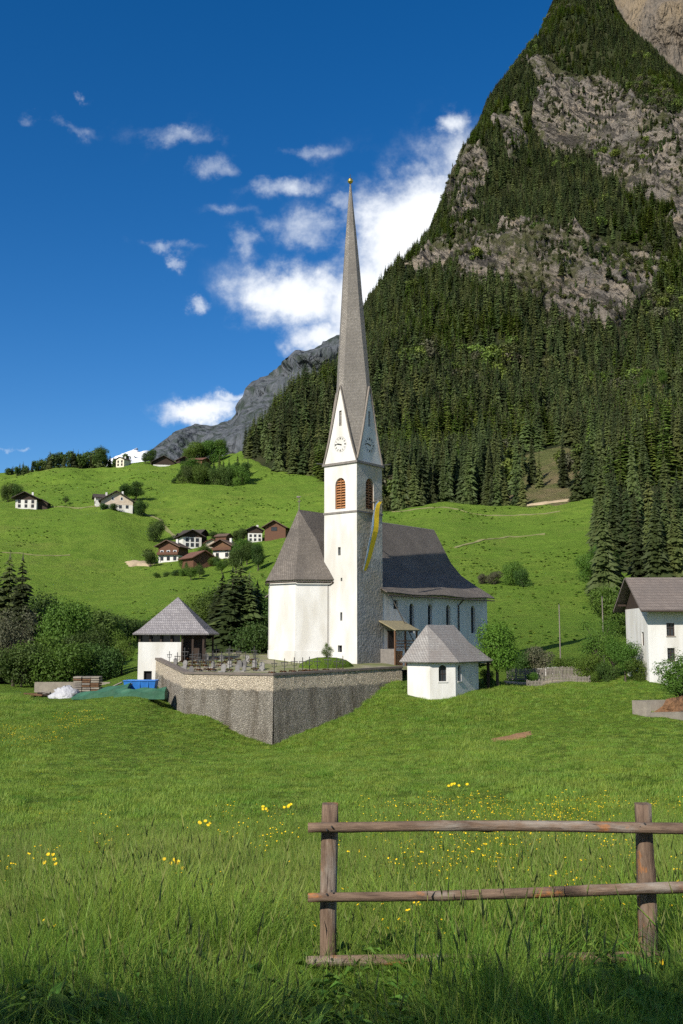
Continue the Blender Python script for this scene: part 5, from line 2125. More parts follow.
MT['worn'] = mk('worn_turf', (0.20, 0.185, 0.085), (0.14, 0.15, 0.055), 0.3, 1.0)
track([(-5, 553), (20, 554), (45, 556), (70, 556)], .7, 'footpath', 'thin pale footpath crossing the left hillside meadow', MT['worn'])
track([(392, 512), (430, 508), (465, 512), (500, 516), (560, 512)], 1.2, 'footpath', 'worn path across the meadow under the forest edge', MT['worn'])
track([(455, 548), (480, 541), (510, 537), (545, 535)], 1.2, 'footpath', 'pale worn strip on the meadow right of the nave', MT['worn'])
track([(40, 507), (80, 509), (135, 510), (160, 520), (178, 540)], 1.5, 'farm_road', 'narrow farm road below the terrace farmhouses', MT['worn'])

# ------------------------------------------------------------------ trees
def spruce_meshes(seed, tiers, br, r=0.13, droop=.35, spikes=1):
    """unit height spruce: drooping tent-shaped boughs in tiers around a stem"""
    rr = random.Random(seed)
    V, F = [], []
    gap = [rr.uniform(.75, 1.15) for _ in range(tiers)]
    for i in range(tiers):
        f = (i + rr.uniform(-.3, .3)) / tiers
        z = .07 + .92 * max(0, f)
        R_ = r * (1 - max(0, f)) ** .78 * gap[i] + .006
        n = max(4, int(br * (1 - .5 * f)))
        th0 = rr.uniform(0, 6.3)
        for k in range(n):
            th = th0 + 2 * math.pi * k / n + rr.uniform(-.25, .25)
            L_ = R_ * rr.uniform(.6, 1.25)
            z = .07 + .92 * max(0, f) + rr.uniform(-.55, .55) * .92 / tiers
            for q in range(spikes):
                a_ = th + (q - (spikes - 1) / 2) * .30
                l2 = L_ * (1 if q == (spikes - 1) // 2 else .82)
                c_, s_ = math.cos(a_), math.sin(a_)
                w = l2 * (.34 if spikes == 1 else .22)
                dz = droop * l2 * rr.uniform(.7, 1.3)
                up = .25 * l2
                i0 = len(V)
                V += [(0, 0, z + up * .4), (c_ * l2 * .55 - s_ * w, s_ * l2 * .55 + c_ * w, z - dz * .75), (c_ * l2 * .55, s_ * l2 * .55, z - dz * .15),
                      (c_ * l2 * .55 + s_ * w, s_ * l2 * .55 - c_ * w, z - dz * .75), (c_ * l2, s_ * l2, z - dz)]
                F += [(i0, i0 + 1, i0 + 2), (i0 + 2, i0 + 1, i0 + 4), (i0, i0 + 2, i0 + 3), (i0 + 2, i0 + 4, i0 + 3)]
    i0 = len(V)
    V += [(.008, 0, .95), (-.004, .007, .95), (-.004, -.007, .95), (0, 0, 1.02)]
    F += [(i0, i0 + 1, i0 + 3), (i0 + 1, i0 + 2, i0 + 3), (i0 + 2, i0, i0 + 3)]
    cm = bpy.data.meshes.new('spruce_crown'); cm.from_pydata(V, [], F)
    m = MB(); m.tube([(0, 0, -.04), (0, 0, .3), (0, 0, .9)], [.013, .010, .002], 6)
    tm = bpy.data.meshes.new('spruce_trunk'); tm.from_pydata(m.v, [], m.f)
    return cm, tm


def leafy_meshes(seed, n_leaf, leaf, lobes, trunk_h=.25, droop=0.0, inner=.55):
    """unit-height broadleaf: lobes = (x, y, z, rx, ry, rz); leaves fill the outer part of every lobe"""
    r = np.random.default_rng(seed)
    L_ = np.array(lobes, float)
    vol = L_[:, 3] * L_[:, 4] * L_[:, 5]
    which = r.choice(len(L_), n_leaf, p=vol ** .75 / (vol ** .75).sum())
    d = r.normal(size=(n_leaf, 3)); d /= np.linalg.norm(d, axis=1)[:, None]
    rad = (inner + (1 - inner) * r.random(n_leaf) ** .6)[:, None]
    rad *= (1 + .22 * np.sin(d[:, :1] * 9 + seed) * np.sin(d[:, 1:2] * 8 + 1.3 * seed) + .12 * r.normal(size=(n_leaf, 1)))
    C = L_[which, :3] + d * rad * L_[which, 3:]
    s = leaf * r.uniform(.6, 1.35, n_leaf)
    nrm = d * .9 + r.normal(size=(n_leaf, 3)) * .65 + np.array([0, 0, .35])
    nrm /= np.linalg.norm(nrm, axis=1)[:, None]
    a_ = np.cross(nrm, r.normal(size=(n_leaf, 3))); a_ /= np.linalg.norm(a_, axis=1)[:, None]
    b_ = np.cross(nrm, a_)
    s = s[:, None]
    V = np.stack([C - a_ * s, C - b_ * s * .62 + nrm * s * .22, C + a_ * s, C + b_ * s * .62 + nrm * s * .22], 1).reshape(-1, 3)
    i = np.arange(n_leaf) * 4
    F = np.concatenate([np.stack([i, i + 1, i + 2], 1), np.stack([i, i + 2, i + 3], 1)])
    cm = np_mesh('leafy_crown', V, F)
    m = MB()
    top_ = max(.35, float(L_[:, 2].mean()))
    m.tube([(0, 0, -.06), (.01, 0, trunk_h), (0, .01, top_)], [.028, .02, .010], 7)
    for lb in lobes:
        p = Vector(lb[:3])
        m.tube([(0, 0, trunk_h * .8), (p.x * .5, p.y * .5, trunk_h * .4 + p.z * .6), tuple(p)], [.013, .009, .003], 5)
    tm = bpy.data.meshes.new('leafy_trunk'); tm.from_pydata(m.v, [], m.f)
    return cm, tm


for_ = {}
hiS = [spruce_meshes(s, 40, 10, r_, .55, 3) for s, r_ in ((1, .135), (2, .15), (3, .125), (4, .16))]
loS = [spruce_meshes(s, 24, 8, r_, .6, 1) for s, r_ in ((11, .15), (12, .165), (13, .14), (14, .175))]
for cm, tm in hiS + loS:
    cm.materials.append(MT['spruce']); tm.materials.append(MT['bark'])
loL = []
for s in (21, 22, 23):
    cm, tm = spruce_meshes(s, 22, 9, .19, .25, 1)
    cm.materials.append(MT['larch']); tm.materials.append(MT['bark'])
    loL.append((cm, tm))


def rnd_lobes(seed, n, spread, zc, zr, rr_):
    r = random.Random(seed)
    out = [(0, 0, zc, spread * .75, spread * .75, zr)]
    for k in range(n):
        th = 2 * math.pi * k / n + r.uniform(-.4, .4)
        q = spread * r.uniform(.35, .75)
        out.append((q * math.cos(th), q * math.sin(th), zc + r.uniform(-.75, .75) * zr, rr_ * r.uniform(.75, 1.2), rr_ * r.uniform(.75, 1.2), rr_ * r.uniform(.65, 1.0)))
    return out


LEAF = {}
LEAF['round'] = [leafy_meshes(31, 9000, .0145, rnd_lobes(1, 8, .36, .60, .30, .20), .25), leafy_meshes(32, 9000, .0145, rnd_lobes(2, 9, .40, .58, .30, .19), .22)]
LEAF['tall'] = [leafy_meshes(33, 9000, .0125, rnd_lobes(3, 9, .24, .56, .38, .16), .2), leafy_meshes(34, 9000, .0125, rnd_lobes(4, 10, .27, .54, .40, .15), .18)]
LEAF['bush'] = [leafy_meshes(35, 6500, .024, rnd_lobes(5, 8, .52, .45, .42, .30), .1), leafy_meshes(36, 6500, .024, rnd_lobes(6, 9, .62, .42, .40, .30), .1)]
LEAF['open'] = [leafy_meshes(37, 5500, .012, rnd_lobes(7, 12, .42, .60, .30, .15), .3, inner=.2), leafy_meshes(38, 5500, .012, rnd_lobes(8, 12, .40, .58, .32, .15), .28, inner=.2)]
LEAF['small'] = [leafy_meshes(39, 700, .06, rnd_lobes(9, 6, .42, .52, .40, .26), .15), leafy_meshes(40, 700, .06, rnd_lobes(10, 6, .36, .54, .42, .24), .15)]
_mc = {}


def leaf_mesh(kind, v, mat):
    k = (kind, v, mat)
    if k not in _mc:
        cm, tm = LEAF[kind][v]
        c2 = cm.copy(); c2.materials.clear(); c2.materials.append(MT[mat])
        if not tm.materials: tm.materials.append(MT['bark'])
        _mc[k] = (c2, tm)
    return _mc[k]


def tree(name, meshes, loc, h, w, rz, label, cat, group=None):
    t = empty(name, loc, rz)
    t.scale = (h * w, h * w, h)
    tag(t, label, cat, group)
    c = bpy.data.objects.new('crown', meshes[0]); col.objects.link(c); c.parent = t
    k = bpy.data.objects.new('trunk', meshes[1]); col.objects.link(k); k.parent = t
    return t


def leafy(px, py, Y, top_py, kind, mat, w, label, name='leafy_tree', cat='tree', group=None, v=None, dz=0):
    """base at pixel column px on the ground at distance Y, top reaching the elevation of top_py"""
    x = ray(px, py)[0] * Y
    z = gz(x, Y) + dz
    h = P(px, top_py, Y).z - z
    v = random.randrange(2) if v is None else v
    return tree(name, leaf_mesh(kind, v, mat), (x, Y, z), max(.4, h), w, random.uniform(0, 6.3), label, cat, group)


# left bank: dark firs and the leafy thicket behind the building materials
n_spruce = 0


def spruce(px, py, Y, top_py, label, w=1.0, group=None, hi=True, base=None):
    global n_spruce
    n_spruce += 1
    x = ray(px, py)[0] * Y
    z = gz(x, Y)
    h = P(px, top_py, Y).z - z
    ms = (hiS if hi else loS)[n_spruce % 4]
    return tree('spruce_tree', ms, (x, Y, z - .2), h, w, random.uniform(0, 6.3), label, 'spruce', group)


spruce(7, 640, 150, 552, 'tall dark spruce at the left edge of the picture', 1.7)
spruce(20, 640, 147, 553, 'tall dark spruce right of the edge spruce, left thicket', 1.6)
spruce(-6, 640, 149, 566, 'dark spruce cut by the left picture edge', 1.7)
spruce(13, 640, 156, 575, 'shorter dark spruce behind the two left spruces', 1.3)
leafy(14, 660, 138, 602, 'open', 'leaf_dry', .8, 'brownish half bare shrub in front of the left spruces')
leafy(40, 660, 158, 583, 'round', 'leaf_dark', .85, 'dark leafy tree rising behind the left thicket')
leafy(60, 660, 146, 590, 'round', 'leaf_mid', .8, 'large green leafy tree in the middle of the left thicket', v=0)
leafy(45, 665, 137, 632, 'bush', 'leaf_mid', 1.0, 'broad green bush under the large leafy tree')
leafy(22, 665, 134, 640, 'bush', 'leaf_dark', 1.0, 'dark bush at the foot of the left spruces')
leafy(66, 668, 133, 640, 'bush', 'leaf_mid', 1.1, 'green bush above the plastic covered heap')
leafy(86, 660, 140, 622, 'round', 'leaf_dark', .95, 'dark rounded tree right of the large leafy tree')
leafy(100, 662, 136, 640, 'bush', 'leaf_dark', 1.0, 'dark bush behind the board stack')
leafy(110, 660, 144, 626, 'open', 'leaf_mid', .95, 'loose pale green shrub left of the hall', v=0)
leafy(122, 660, 140, 630, 'open', 'leaf_mid', .9, 'loose green shrub touching the hall wall', v=1)
leafy(78, 650, 168, 606, 'round', 'leaf_dark', .8, 'dark tree behind the left thicket, upper right')
for k, (px, Y, tp_) in enumerate([(84, 200, 607), (93, 204, 610), (102, 208, 612), (110, 210, 612), (117, 213, 613), (124, 216, 617), (133, 220, 618), (142, 222, 619), (150, 224, 620)]):
    leafy(px, 630, Y, tp_, 'bush', 'leaf_dark', 1.2, 'dark hedge bush in the row at the foot of the hillside meadow', 'bush', 'bush', 'hedge bushes below the hillside meadow')
# behind the hall and left of the choir
for k, (px, Y, tp_, w_) in enumerate([(222, 150, 572, 1.1), (232, 146, 566, 1.15), (240, 149, 558, 1.1), (249, 147, 572, 1.1), (257, 152, 580, 1.1), (214, 152, 592, 1.15), (228, 154, 580, 1.2), (245, 155, 574, 1.2)]):
    spruce(px, 640, Y, tp_, ['tall dark spruce, second left of the tallest behind the hall', 'dark spruce just left of the tallest one behind the hall', 'tallest of the dark spruces between hall and choir', 'dark spruce just right of the tallest one behind the hall', 'dark spruce next to the choir wall', 'leftmost low dark spruce behind the hall roof', 'shorter dark spruce at the back of the hall group, left', 'shorter dark spruce at the back of the hall group, right'][k], w_ * 1.95, group='dark spruces between hall and choir')
for k, (px, Y, tp_) in enumerate([(212, 160, 590), (226, 163, 578), (243, 164, 574), (254, 158, 584), (262, 150, 596)]):
    leafy(px, 630, Y, tp_, 'tall', 'leaf_dark', 1.25, 'dark leafy tree behind the spruces between hall and choir', group='dark leafy trees between hall and choir')
leafy(195, 625, 165, 585, 'round', 'leaf_mid', .9, 'rounded green tree above the hall roof right slope')
leafy(207, 628, 158, 595, 'tall', 'leaf_mid', 1.2, 'green tree between hall roof and dark spruces')
leafy(262, 640, 140, 618, 'bush', 'leaf_dark', .9, 'dark bush beside the left choir wall', 'bush', 'bush')
leafy(205, 560, 360, 543, 'round', 'leaf_mid', 1.0, 'green tree in the middle of the village houses')
leafy(196, 575, 350, 556, 'round', 'leaf_mid', 1.1, 'green tree right of the brown chalet')
leafy(188, 572, 352, 560, 'round', 'leaf_dark', 1.1, 'dark tree in front of the white village house')
leafy(240, 556, 362, 545, 'round', 'leaf_dark', 1.1, 'dark tree below the small brown shed')
leafy(178, 590, 340, 578, 'bush', 'leaf_dark', 1.2, 'dark bush below the brown chalet')
leafy(160, 588, 340, 578, 'bush', 'leaf_dark', 1.2, 'dark bush at the lower left of the village')
leafy(190, 600, 330, 586, 'round', 'leaf_mid', 1.2, 'green tree left of the rust brown barn')
leafy(245, 590, 330, 568, 'round', 'leaf_mid', 1.0, 'pale green tree right of the village', v=0)
leafy(262, 596, 300, 572, 'open', 'leaf_light', .9, 'light green tree left of the choir roof edge')
leafy(150, 560, 372, 546, 'small', 'leaf_dark', .8, 'small dark tree beside the pale soil patch')
leafy(236, 535, 420, 530, 'bush', 'leaf_dark', 1.3, 'dark bush left of the white house with wooden top', 'bush', 'bush')
rs_ = random.Random(23)
for k, (px, Y, h_, kd, mt) in enumerate([(150, 366, 8, 'round', 'leaf_dark'), (182, 362, 9, 'round', 'leaf_mid'), (187, 356, 10, 'bush', 'leaf_dark'), (199, 358, 11, 'round', 'leaf_mid'), (206, 364, 12, 'round', 'leaf_dark'),
                                         (212, 352, 9, 'bush', 'leaf_mid'), (217, 345, 10, 'round', 'leaf_dark'), (233, 360, 9, 'round', 'leaf_mid'), (240, 350, 12, 'round', 'leaf_mid'), (247, 340, 11, 'tall', 'leaf_dark'), (253, 345, 10, 'round', 'leaf_light'),
                                         (176, 338, 6, 'bush', 'leaf_dark'), (166, 340, 5, 'bush', 'leaf_dark'), (157, 345, 5, 'bush', 'leaf_mid'), (184, 334, 7, 'bush', 'leaf_mid'), (222, 330, 12, 'round', 'leaf_mid'), (200, 328, 11, 'round', 'leaf_dark'), (191, 322, 12, 'round', 'leaf_mid'),
                                         (236, 325, 12, 'round', 'leaf_dark'), (258, 320, 12, 'tall', 'leaf_dark'), (214, 402, 7, 'round', 'leaf_dark'), (219, 404, 6, 'bush', 'leaf_mid'), (238, 404, 6, 'bush', 'leaf_dark'), (243, 402, 8, 'round', 'leaf_dark')]):
    x = ray(px, 570)[0] * Y
    h_ = h_ * (.45 if Y < 366 and px < 236 else .8)
    tree('leafy_tree', leaf_mesh(kd, k % 2, mt), (x, Y, gz(x, Y) - .3), h_, 1.0, rs_.uniform(0, 6), 'leafy tree standing between and below the village houses', 'tree', 'trees around the village houses')
# hillside single trees
for (px, Y, tp_, kind, w_, lab) in [(125, 480, 482, 'tall', 1.4, 'left of two rounded trees above the broad farmhouse'), (136, 482, 480, 'tall', 1.4, 'right of two rounded trees above the broad farmhouse'),
                                    (141, 452, 499, 'bush', .75, 'dark bush at the right end of the hillside terrace'), (157, 418, 517, 'bush', .6, 'low dark bush on the slope right of the terrace'),
                                    (8, 500, 482, 'bush', .7, 'dark bush above the leftmost farmhouse'), (17, 500, 483, 'bush', .7, 'dark bush just above the leftmost white farmhouse'),
                                    (66, 470, 495, 'open', 1.0, 'small loose bush between the two terrace farmhouses'), (104, 450, 503, 'bush', 1.2, 'dark hedge bush under the broad farmhouse gable'), (114, 449, 503, 'bush', 1.2, 'dark hedge bush right under the broad farmhouse gable')]:
    leafy(px, 500, Y, tp_, kind, 'leaf_dark', w_, lab, 'leafy_tree' if kind == 'tall' else 'bush', 'tree' if kind == 'tall' else 'bush')
# skyline trees on the left ridge
rs_ = random.Random(5)
for k in range(40):
    px = 8 + k * 3.0 + rs_.uniform(-1, 1)
    top_ = float(np.interp(px, [0, 40, 45, 85, 92, 100, 105, 130], [466, 461, 452, 450, 452, 446, 455, 455])) + rs_.uniform(-2.5, 3)
    if k % 3 == 0:
        leafy(px, 465, 624 + rs_.uniform(-4, 12), top_, 'small', 'leaf_dark', .9, 'dark leafy tree in the row on the left ridge skyline', group='skyline trees on the left ridge')
    else:
        spruce(px, 465, 624 + rs_.uniform(-4, 12), top_, 'small dark spruce in the row on the left ridge skyline', 1.5, 'skyline spruces on the left ridge', hi=False)
for (px, tp_, lab) in [(101, 445, 'tall rounded tree on the ridge left of the cream house'), (145, 452, 'small tree on the ridge between cream house and barn'), (151, 448, 'slim tree on the ridge just left of the dark barn')]:
    leafy(px, 462, 622, tp_, 'tall', 'leaf_dark', 1.3, lab)
# trees by the knoll in front of the left forest
rs_ = random.Random(9)
for k in range(22):
    px = 174 + k * 3.3 + rs_.uniform(-1.2, 1.2)
    Y = 530 + (k % 4) * 9 + rs_.uniform(-3, 3)
    top_ = float(np.interp(px, [172, 182, 192, 200, 215, 230, 248], [482, 466, 456, 460, 468, 466, 458])) + rs_.uniform(-3, 5)
    leafy(px, 490, Y, top_, ('bush', 'tall', 'bush', 'round')[k % 4], ('leaf_dark', 'leaf_dark', 'leaf_mid')[k % 3], (.7, 1.3, .8, .9)[k % 4], 'leafy tree in the copse in front of the left forest edge', group='copse at the left forest edge')
for k, (px, Y, top_) in enumerate([(188, 624, 446), (196, 626, 441), (204, 628, 439), (212, 630, 438), (220, 632, 437)]):
    leafy(px, 460, Y, top_, ('round', 'bush')[k % 2], 'leaf_mid', .9, 'leafy tree on the skyline behind the red roofed barn', group='trees behind the red roofed barn')
rs_ = random.Random(19)
for k in range(12):
    spruce(196 + k * 4.6 + rs_.uniform(-1, 1), 490, 552 + rs_.uniform(-6, 14), 466 - k * .9 + rs_.uniform(-9, 7), 'dark spruce mixed into the copse at the left forest edge', 1.2, 'copse spruces at the left forest edge', hi=False)
# right side of the church
leafy(497, 640, 113.5, 614, 'round', 'leaf_light', .92, 'round bright green tree right of the chapel', v=0)
leafy(511, 575, 270, 559, 'bush', 'leaf_mid', .72, 'round green bush on the meadow right of the nave', 'bush', 'bush', v=0)
leafy(522, 580, 266, 567, 'bush', 'leaf_dark', .7, 'smaller bush right of the round meadow bush', 'bush', 'bush')
leafy(494, 575, 272, 570, 'bush', 'leaf_dry', .9, 'low brownish scrub left of the round meadow bush', 'bush', 'bush')
leafy(483, 578, 274, 573, 'bush', 'leaf_dry', .9, 'low brownish scrub just right of the nave roof', 'bush', 'bush')
leafy(600, 660, 117, 614, 'open', 'leaf_mid', .95, 'tall loose green tree left of the farmhouse', v=0)
leafy(613, 660, 113, 622, 'open', 'leaf_mid', .9, 'loose green tree close to the farmhouse gable', v=1)
leafy(625, 665, 106, 634, 'round', 'leaf_mid', .85, 'dense green tree in front of the farmhouse gable', v=1)
leafy(635, 668, 105, 655, 'bush', 'leaf_mid', .9, 'low green bush at the farmhouse corner', 'bush', 'bush')
leafy(590, 670, 115, 652, 'bush', 'leaf_mid', .9, 'green bush at the right end of the garden fence', 'bush', 'bush')
leafy(606, 672, 112, 660, 'bush', 'leaf_dark', .9, 'dark low bush below the loose garden trees', 'bush', 'bush')
leafy(533, 680, 115.2, 671, 'bush', 'leaf_mid', .75, 'small round shrub on the garden path, left', 'bush', 'bush')
leafy(595, 684, 112.6, 670, 'bush', 'leaf_mid', .7, 'small shrub at the right end of the garden path', 'bush', 'bush')
leafy(488, 682, 114.5, 668, 'bush', 'leaf_dark', .8, 'dark shrub behind the chapel porch post', 'bush', 'bush')
leafy(538, 655, 125, 644, 'bush', 'leaf_dry', .8, 'brownish shrub in the garden left of the white tables', 'bush', 'bush')
leafy(527, 655, 126, 648, 'bush', 'leaf_dark', .9, 'dark shrub in the garden behind the paling fence', 'bush', 'bush')
for k in range(6):
    leafy(566 + k * 5, 660, 121.5, 656 + (k % 2), 'bush', 'leaf_mid', 1.1, 'low leafy vegetable row behind the paling fence', 'garden_row', 'plant', 'vegetable rows in the garden')
leafy(682, 690, 92, 648, 'tall', 'leaf_mid', 1.2, 'green shrub cut by the right picture edge')
leafy(611, 590, 150, 577, 'round', 'leaf_mid', .7, 'leafy tree beside the farmhouse roof verge', v=0)
leafy(591, 560, 250, 546, 'round', 'leaf_mid', .8, 'round leafy tree at the corner of the right spruce group')
leafy(602, 565, 252, 536, 'round', 'leaf_mid', .75, 'second leafy tree at the corner of the right spruce group')
tx_ = ray(327, 660)[0] * 113.6
leafy(327, 660, 113.6, 641, 'open', 'leaf_mid', .75, 'small airy tree on the mound below the tower', v=0, dz=yard_z(tx_, 113.6) - gz(tx_, 113.6) + .3)
mo = mobj('grass_mound', heap_mesh(3.6, 1.6, 1.15, 12, n=24, rough=.06), MT['meadow'], smooth=True)
mo.location = (tx_ - .1, 113.8, yard_z(tx_, 113.8) - .1); mo.rotation_euler = (0, 0, R(30))
tag(mo, 'rounded grass mound below the church tower', kind='structure')

# ------------------------------------------------------------------ forest
def scatter(name, pts, rotz, scl, idx, sources, label, tilt=None):
    """one object whose points carry instances of the given meshes (list of (mesh, ...) tuples joined per source)"""
    me = bpy.data.meshes.new(name)
    pts = np.asarray(pts, np.float32)
    me.vertices.add(len(pts)); me.vertices.foreach_set('co', pts.ravel())
    rot = np.zeros((len(pts), 3), np.float32); rot[:, 2] = rotz
    if tilt is not None: rot[:, :2] = tilt
    for nm, ty, key, arr in (('rot', 'FLOAT_VECTOR', 'vector', rot), ('scl', 'FLOAT_VECTOR', 'vector', np.asarray(scl, np.float32))):
        a_ = me.attributes.new(nm, ty, 'POINT'); a_.data.foreach_set(key, np.ascontiguousarray(arr).ravel())
    a_ = me.attributes.new('idx', 'INT', 'POINT'); a_.data.foreach_set('value', np.asarray(idx, np.int32))
    o = mobj(name, me, None)
    cl = bpy.data.collections.new(name + '_sources')
    for k, ms in enumerate(sources):
        bm = bmesh.new()
        mats = []
        for q in ms:
            n0 = len(bm.faces)
            bm.from_mesh(q)
            bm.faces.ensure_lookup_table()
            mt = q.materials[0]
            if mt not in mats: mats.append(mt)
            for f in bm.faces[n0:]: f.material_index = mats.index(mt)
        sm = bpy.data.meshes.new('%s_source_%02d' % (name, k))
        bm.to_mesh(sm); bm.free()
        for mt in mats: sm.materials.append(mt)
        so = bpy.data.objects.new('%s_source_%02d' % (name, k), sm)
        cl.objects.link(so)
    ng = bpy.data.node_groups.new(name + '_scatter', 'GeometryNodeTree')
    ng.interface.new_socket('Geometry', in_out='INPUT', socket_type='NodeSocketGeometry')
    ng.interface.new_socket('Geometry', in_out='OUTPUT', socket_type='NodeSocketGeometry')
    N, L = ng.nodes, ng.links
    gi, go = N.new('NodeGroupInput'), N.new('NodeGroupOutput')
    ci = N.new('GeometryNodeCollectionInfo')
    ci.inputs['Collection'].default_value = cl
    ci.inputs['Separate Children'].default_value = True
    ci.inputs['Reset Children'].default_value = True
    ip = N.new('GeometryNodeInstanceOnPoints')
    ip.inputs['Pick Instance'].default_value = True

    def na(nm, ty):
        q = N.new('GeometryNodeInputNamedAttribute'); q.data_type = ty; q.inputs[0].default_value = nm
        return q.outputs[0]
    L.new(gi.outputs[0], ip.inputs['Points'])
    L.new(ci.outputs[0], ip.inputs['Instance'])
    L.new(na('idx', 'INT'), ip.inputs['Instance Index'])
    L.new(na('rot', 'FLOAT_VECTOR'), ip.inputs['Rotation'])
    L.new(na('scl', 'FLOAT_VECTOR'), ip.inputs['Scale'])
    L.new(ip.outputs[0], go.inputs[0])
    md = o.modifiers.new('scatter', 'NODES'); md.node_group = ng
    tag(o, label, kind='stuff')
    return o


def sample_surface(X, Y, Z, n, r):
    """random points on a grid surface, uniform in plan"""
    S3 = np.stack([X, Y, Z], -1)
    ax = np.linalg.norm(np.cross(S3[1:, 1:] - S3[:-1, :-1], S3[1:, :-1] - S3[:-1, 1:]), axis=-1) * .5
    ax = np.minimum(ax, np.percentile(ax, 97))
    p = ax.ravel() / ax.sum()
    c = r.choice(len(p), n, p=p)
    i, j = np.unravel_index(c, ax.shape)
    u, v = r.random(n), r.random(n)
    out = []
    for A_ in (X, Y, Z):
        out.append((A_[i, j] * (1 - u) + A_[i, j + 1] * u) * (1 - v) + (A_[i + 1, j] * (1 - u) + A_[i + 1, j + 1] * u) * v)
    return out, i, j


rF = np.random.default_rng(77)
(fx, fy, fz_), fi, fj = sample_surface(mXd, mYd, mZd, 140000, rF)
rk = rock[fi, fj]; cl_ = clr[fi, fj]
px, py = proj(fx, fy, fz_)
gh = ground_h(fx, fy)
# visible side only: compare with the running skyline of every column
el = mZd / mYd
run = np.maximum.accumulate(el, axis=0)
vis = fz_ + 22 > run[fi, fj] * fy
keep = vis & (px > -30) & (px < 740) & (py > -60) & (fz_ > gh - .5) & (fy > 395)
patch = fbm(fx / 45, fy / 45, fz_ / 45, oct=3)
prob = np.where(rk > .5, .05 + .42 * (patch > .15), np.where(rk > .15, .40, .92))
prob *= np.where(cl_ > .5, .04, 1.0)
prob *= np.where((px < 330) & (py > 480), .5, 1.0) * np.where((px < 335) & (py > 494), 0.0, 1.0)
prob *= np.where(px < np.interp(fy, [460, 560, 700], [255, 240, 235]), 0.0, 1.0)
keep &= rF.random(len(fx)) < prob
fx, fy, fz_, rk, px, py = [q[keep] for q in (fx, fy, fz_, rk, px, py)]
nF = len(fx)
hgt = np.interp(fy, [400, 600, 900, 1300], [21, 18, 14.5, 12]) * (.42 + .9 * rF.random(nF) ** .8)
hgt = np.where(rk > .3, hgt * rF.uniform(.35, .8, nF), hgt)
lar = (fbm(fx / 90 + 7, fy / 90, fz_ / 90, oct=3) + rF.normal(0, .35, nF)+ .35 * (px > 610) * (py > 330)) > .58
size = hgt / np.sqrt(fx ** 2 + fy ** 2 + fz_ ** 2)
order = np.argsort(-size * ((px > -5) & (px < 688)))
N_IND = 185
is_ind = np.zeros(nF, bool)
cnt = 0
# the nearest spruces in view stand as individuals
rg = random.Random(3)
for k in range(62):                         # the spruce group right of the meadow
    px_ = rg.uniform(597, 700)
    Y_ = rg.uniform(238, 340)
    if px_ < 612 and Y_ < 215: Y_ += 25
    x_ = ray(px_, 560)[0] * Y_
    h_ = rg.uniform(17, 27)
    n_spruce += 1
    tree('spruce_tree', hiS[k % 4], (x_, Y_, gz(x_, Y_) - .2), h_, rg.uniform(1.1, 1.45), rg.uniform(0, 6.3), 'tall dark spruce in the group behind the right farmhouse', 'spruce', 'spruce group behind the right farmhouse')
for k in order:
    if lar[k]: continue
    if cnt >= N_IND: break
    lab, grp = next((l, g_) for lim, l, g_ in (
        (345, 'dark spruce at the forest edge left of the steeple', 'spruces left of the steeple'), (430, 'dark spruce at the forest edge just right of the steeple', 'spruces just right of the steeple'),
        (508, 'dark spruce at the forest edge above the nave and left of the clearing', 'spruces left of the clearing'), (592, 'dark spruce standing around the pale forest clearing', 'spruces around the clearing'),
        (9999, 'dark spruce of the forest right of the pale clearing', 'spruces right of the clearing')) if px[k] < lim)
    tree('spruce_tree', hiS[cnt % 4], (fx[k], fy[k], fz_[k] - .6), hgt[k] * 1.1, rF.uniform(.85, 1.2), rF.uniform(0, 6.3), lab, 'spruce', grp)
    is_ind[k] = True
    cnt += 1
rest = ~is_ind
idx = np.where(lar, 4 + rF.integers(0, 3, nF), rF.integers(0, 4, nF))
broad = (fbm(fx / 60 + 3, fy / 60, fz_ / 60 + 5, oct=3) + rF.normal(0, .3, nF) + .35 * ((px > 625) & (py > 340) & (py < 440)) + .15 * (py > 455)) > .95
broad &= rest
idx = np.where(broad, 7 + rF.integers(0, 4, nF), idx)
hgt = np.where(broad, hgt * .7, hgt)
wd = rF.uniform(.75, 1.5, nF)
scl = np.stack([hgt * wd, hgt * wd, hgt], 1)
scatter('forest', np.stack([fx, fy, fz_ - .8], 1)[rest], rF.uniform(0, 6.28, nF)[rest], scl[rest], idx[rest], loS + loL + [leaf_mesh('small', 0, 'larch'), leaf_mesh('small', 1, 'larch'), leaf_mesh('small', 0, 'leaf_olive'), leaf_mesh('small', 1, 'leaf_dry')], 'dense spruce and larch forest covering the mountain')
# bushes and broken trees on the far grey mountain read as its own dark tufts: left to its material
# low scrub on the rock bands
(sx_, sy_, sz_), si, sj = sample_surface(mXd, mYd, mZd, 60000, rF)
spx, spy = proj(sx_, sy_, sz_)
vis = (sz_ + 6 > run[si, sj] * sy_) & (rock[si, sj] > .25) & (spx > -10) & (spx < 700) & (spy > -40) & (fbm(sx_ / 30, sy_ / 30, sz_ / 30, oct=3) > -.02)
sx_, sy_, sz_ = sx_[vis], sy_[vis], sz_[vis]
nS = len(sx_)
hs_ = rF.uniform(2.0, 5.5, nS)
scatter('mountain_scrub', np.stack([sx_, sy_, sz_ - .5], 1), rF.uniform(0, 6.28, nS), np.stack([hs_ * 1.1, hs_ * 1.1, hs_], 1), rF.integers(0, 4, nS),
        [leaf_mesh('small', 0, 'leaf_dry'), leaf_mesh('small', 1, 'leaf_dry'), leaf_mesh('small', 0, 'leaf_olive'), leaf_mesh('small', 1, 'leaf_olive')], 'low scrub clinging to the rock bands')

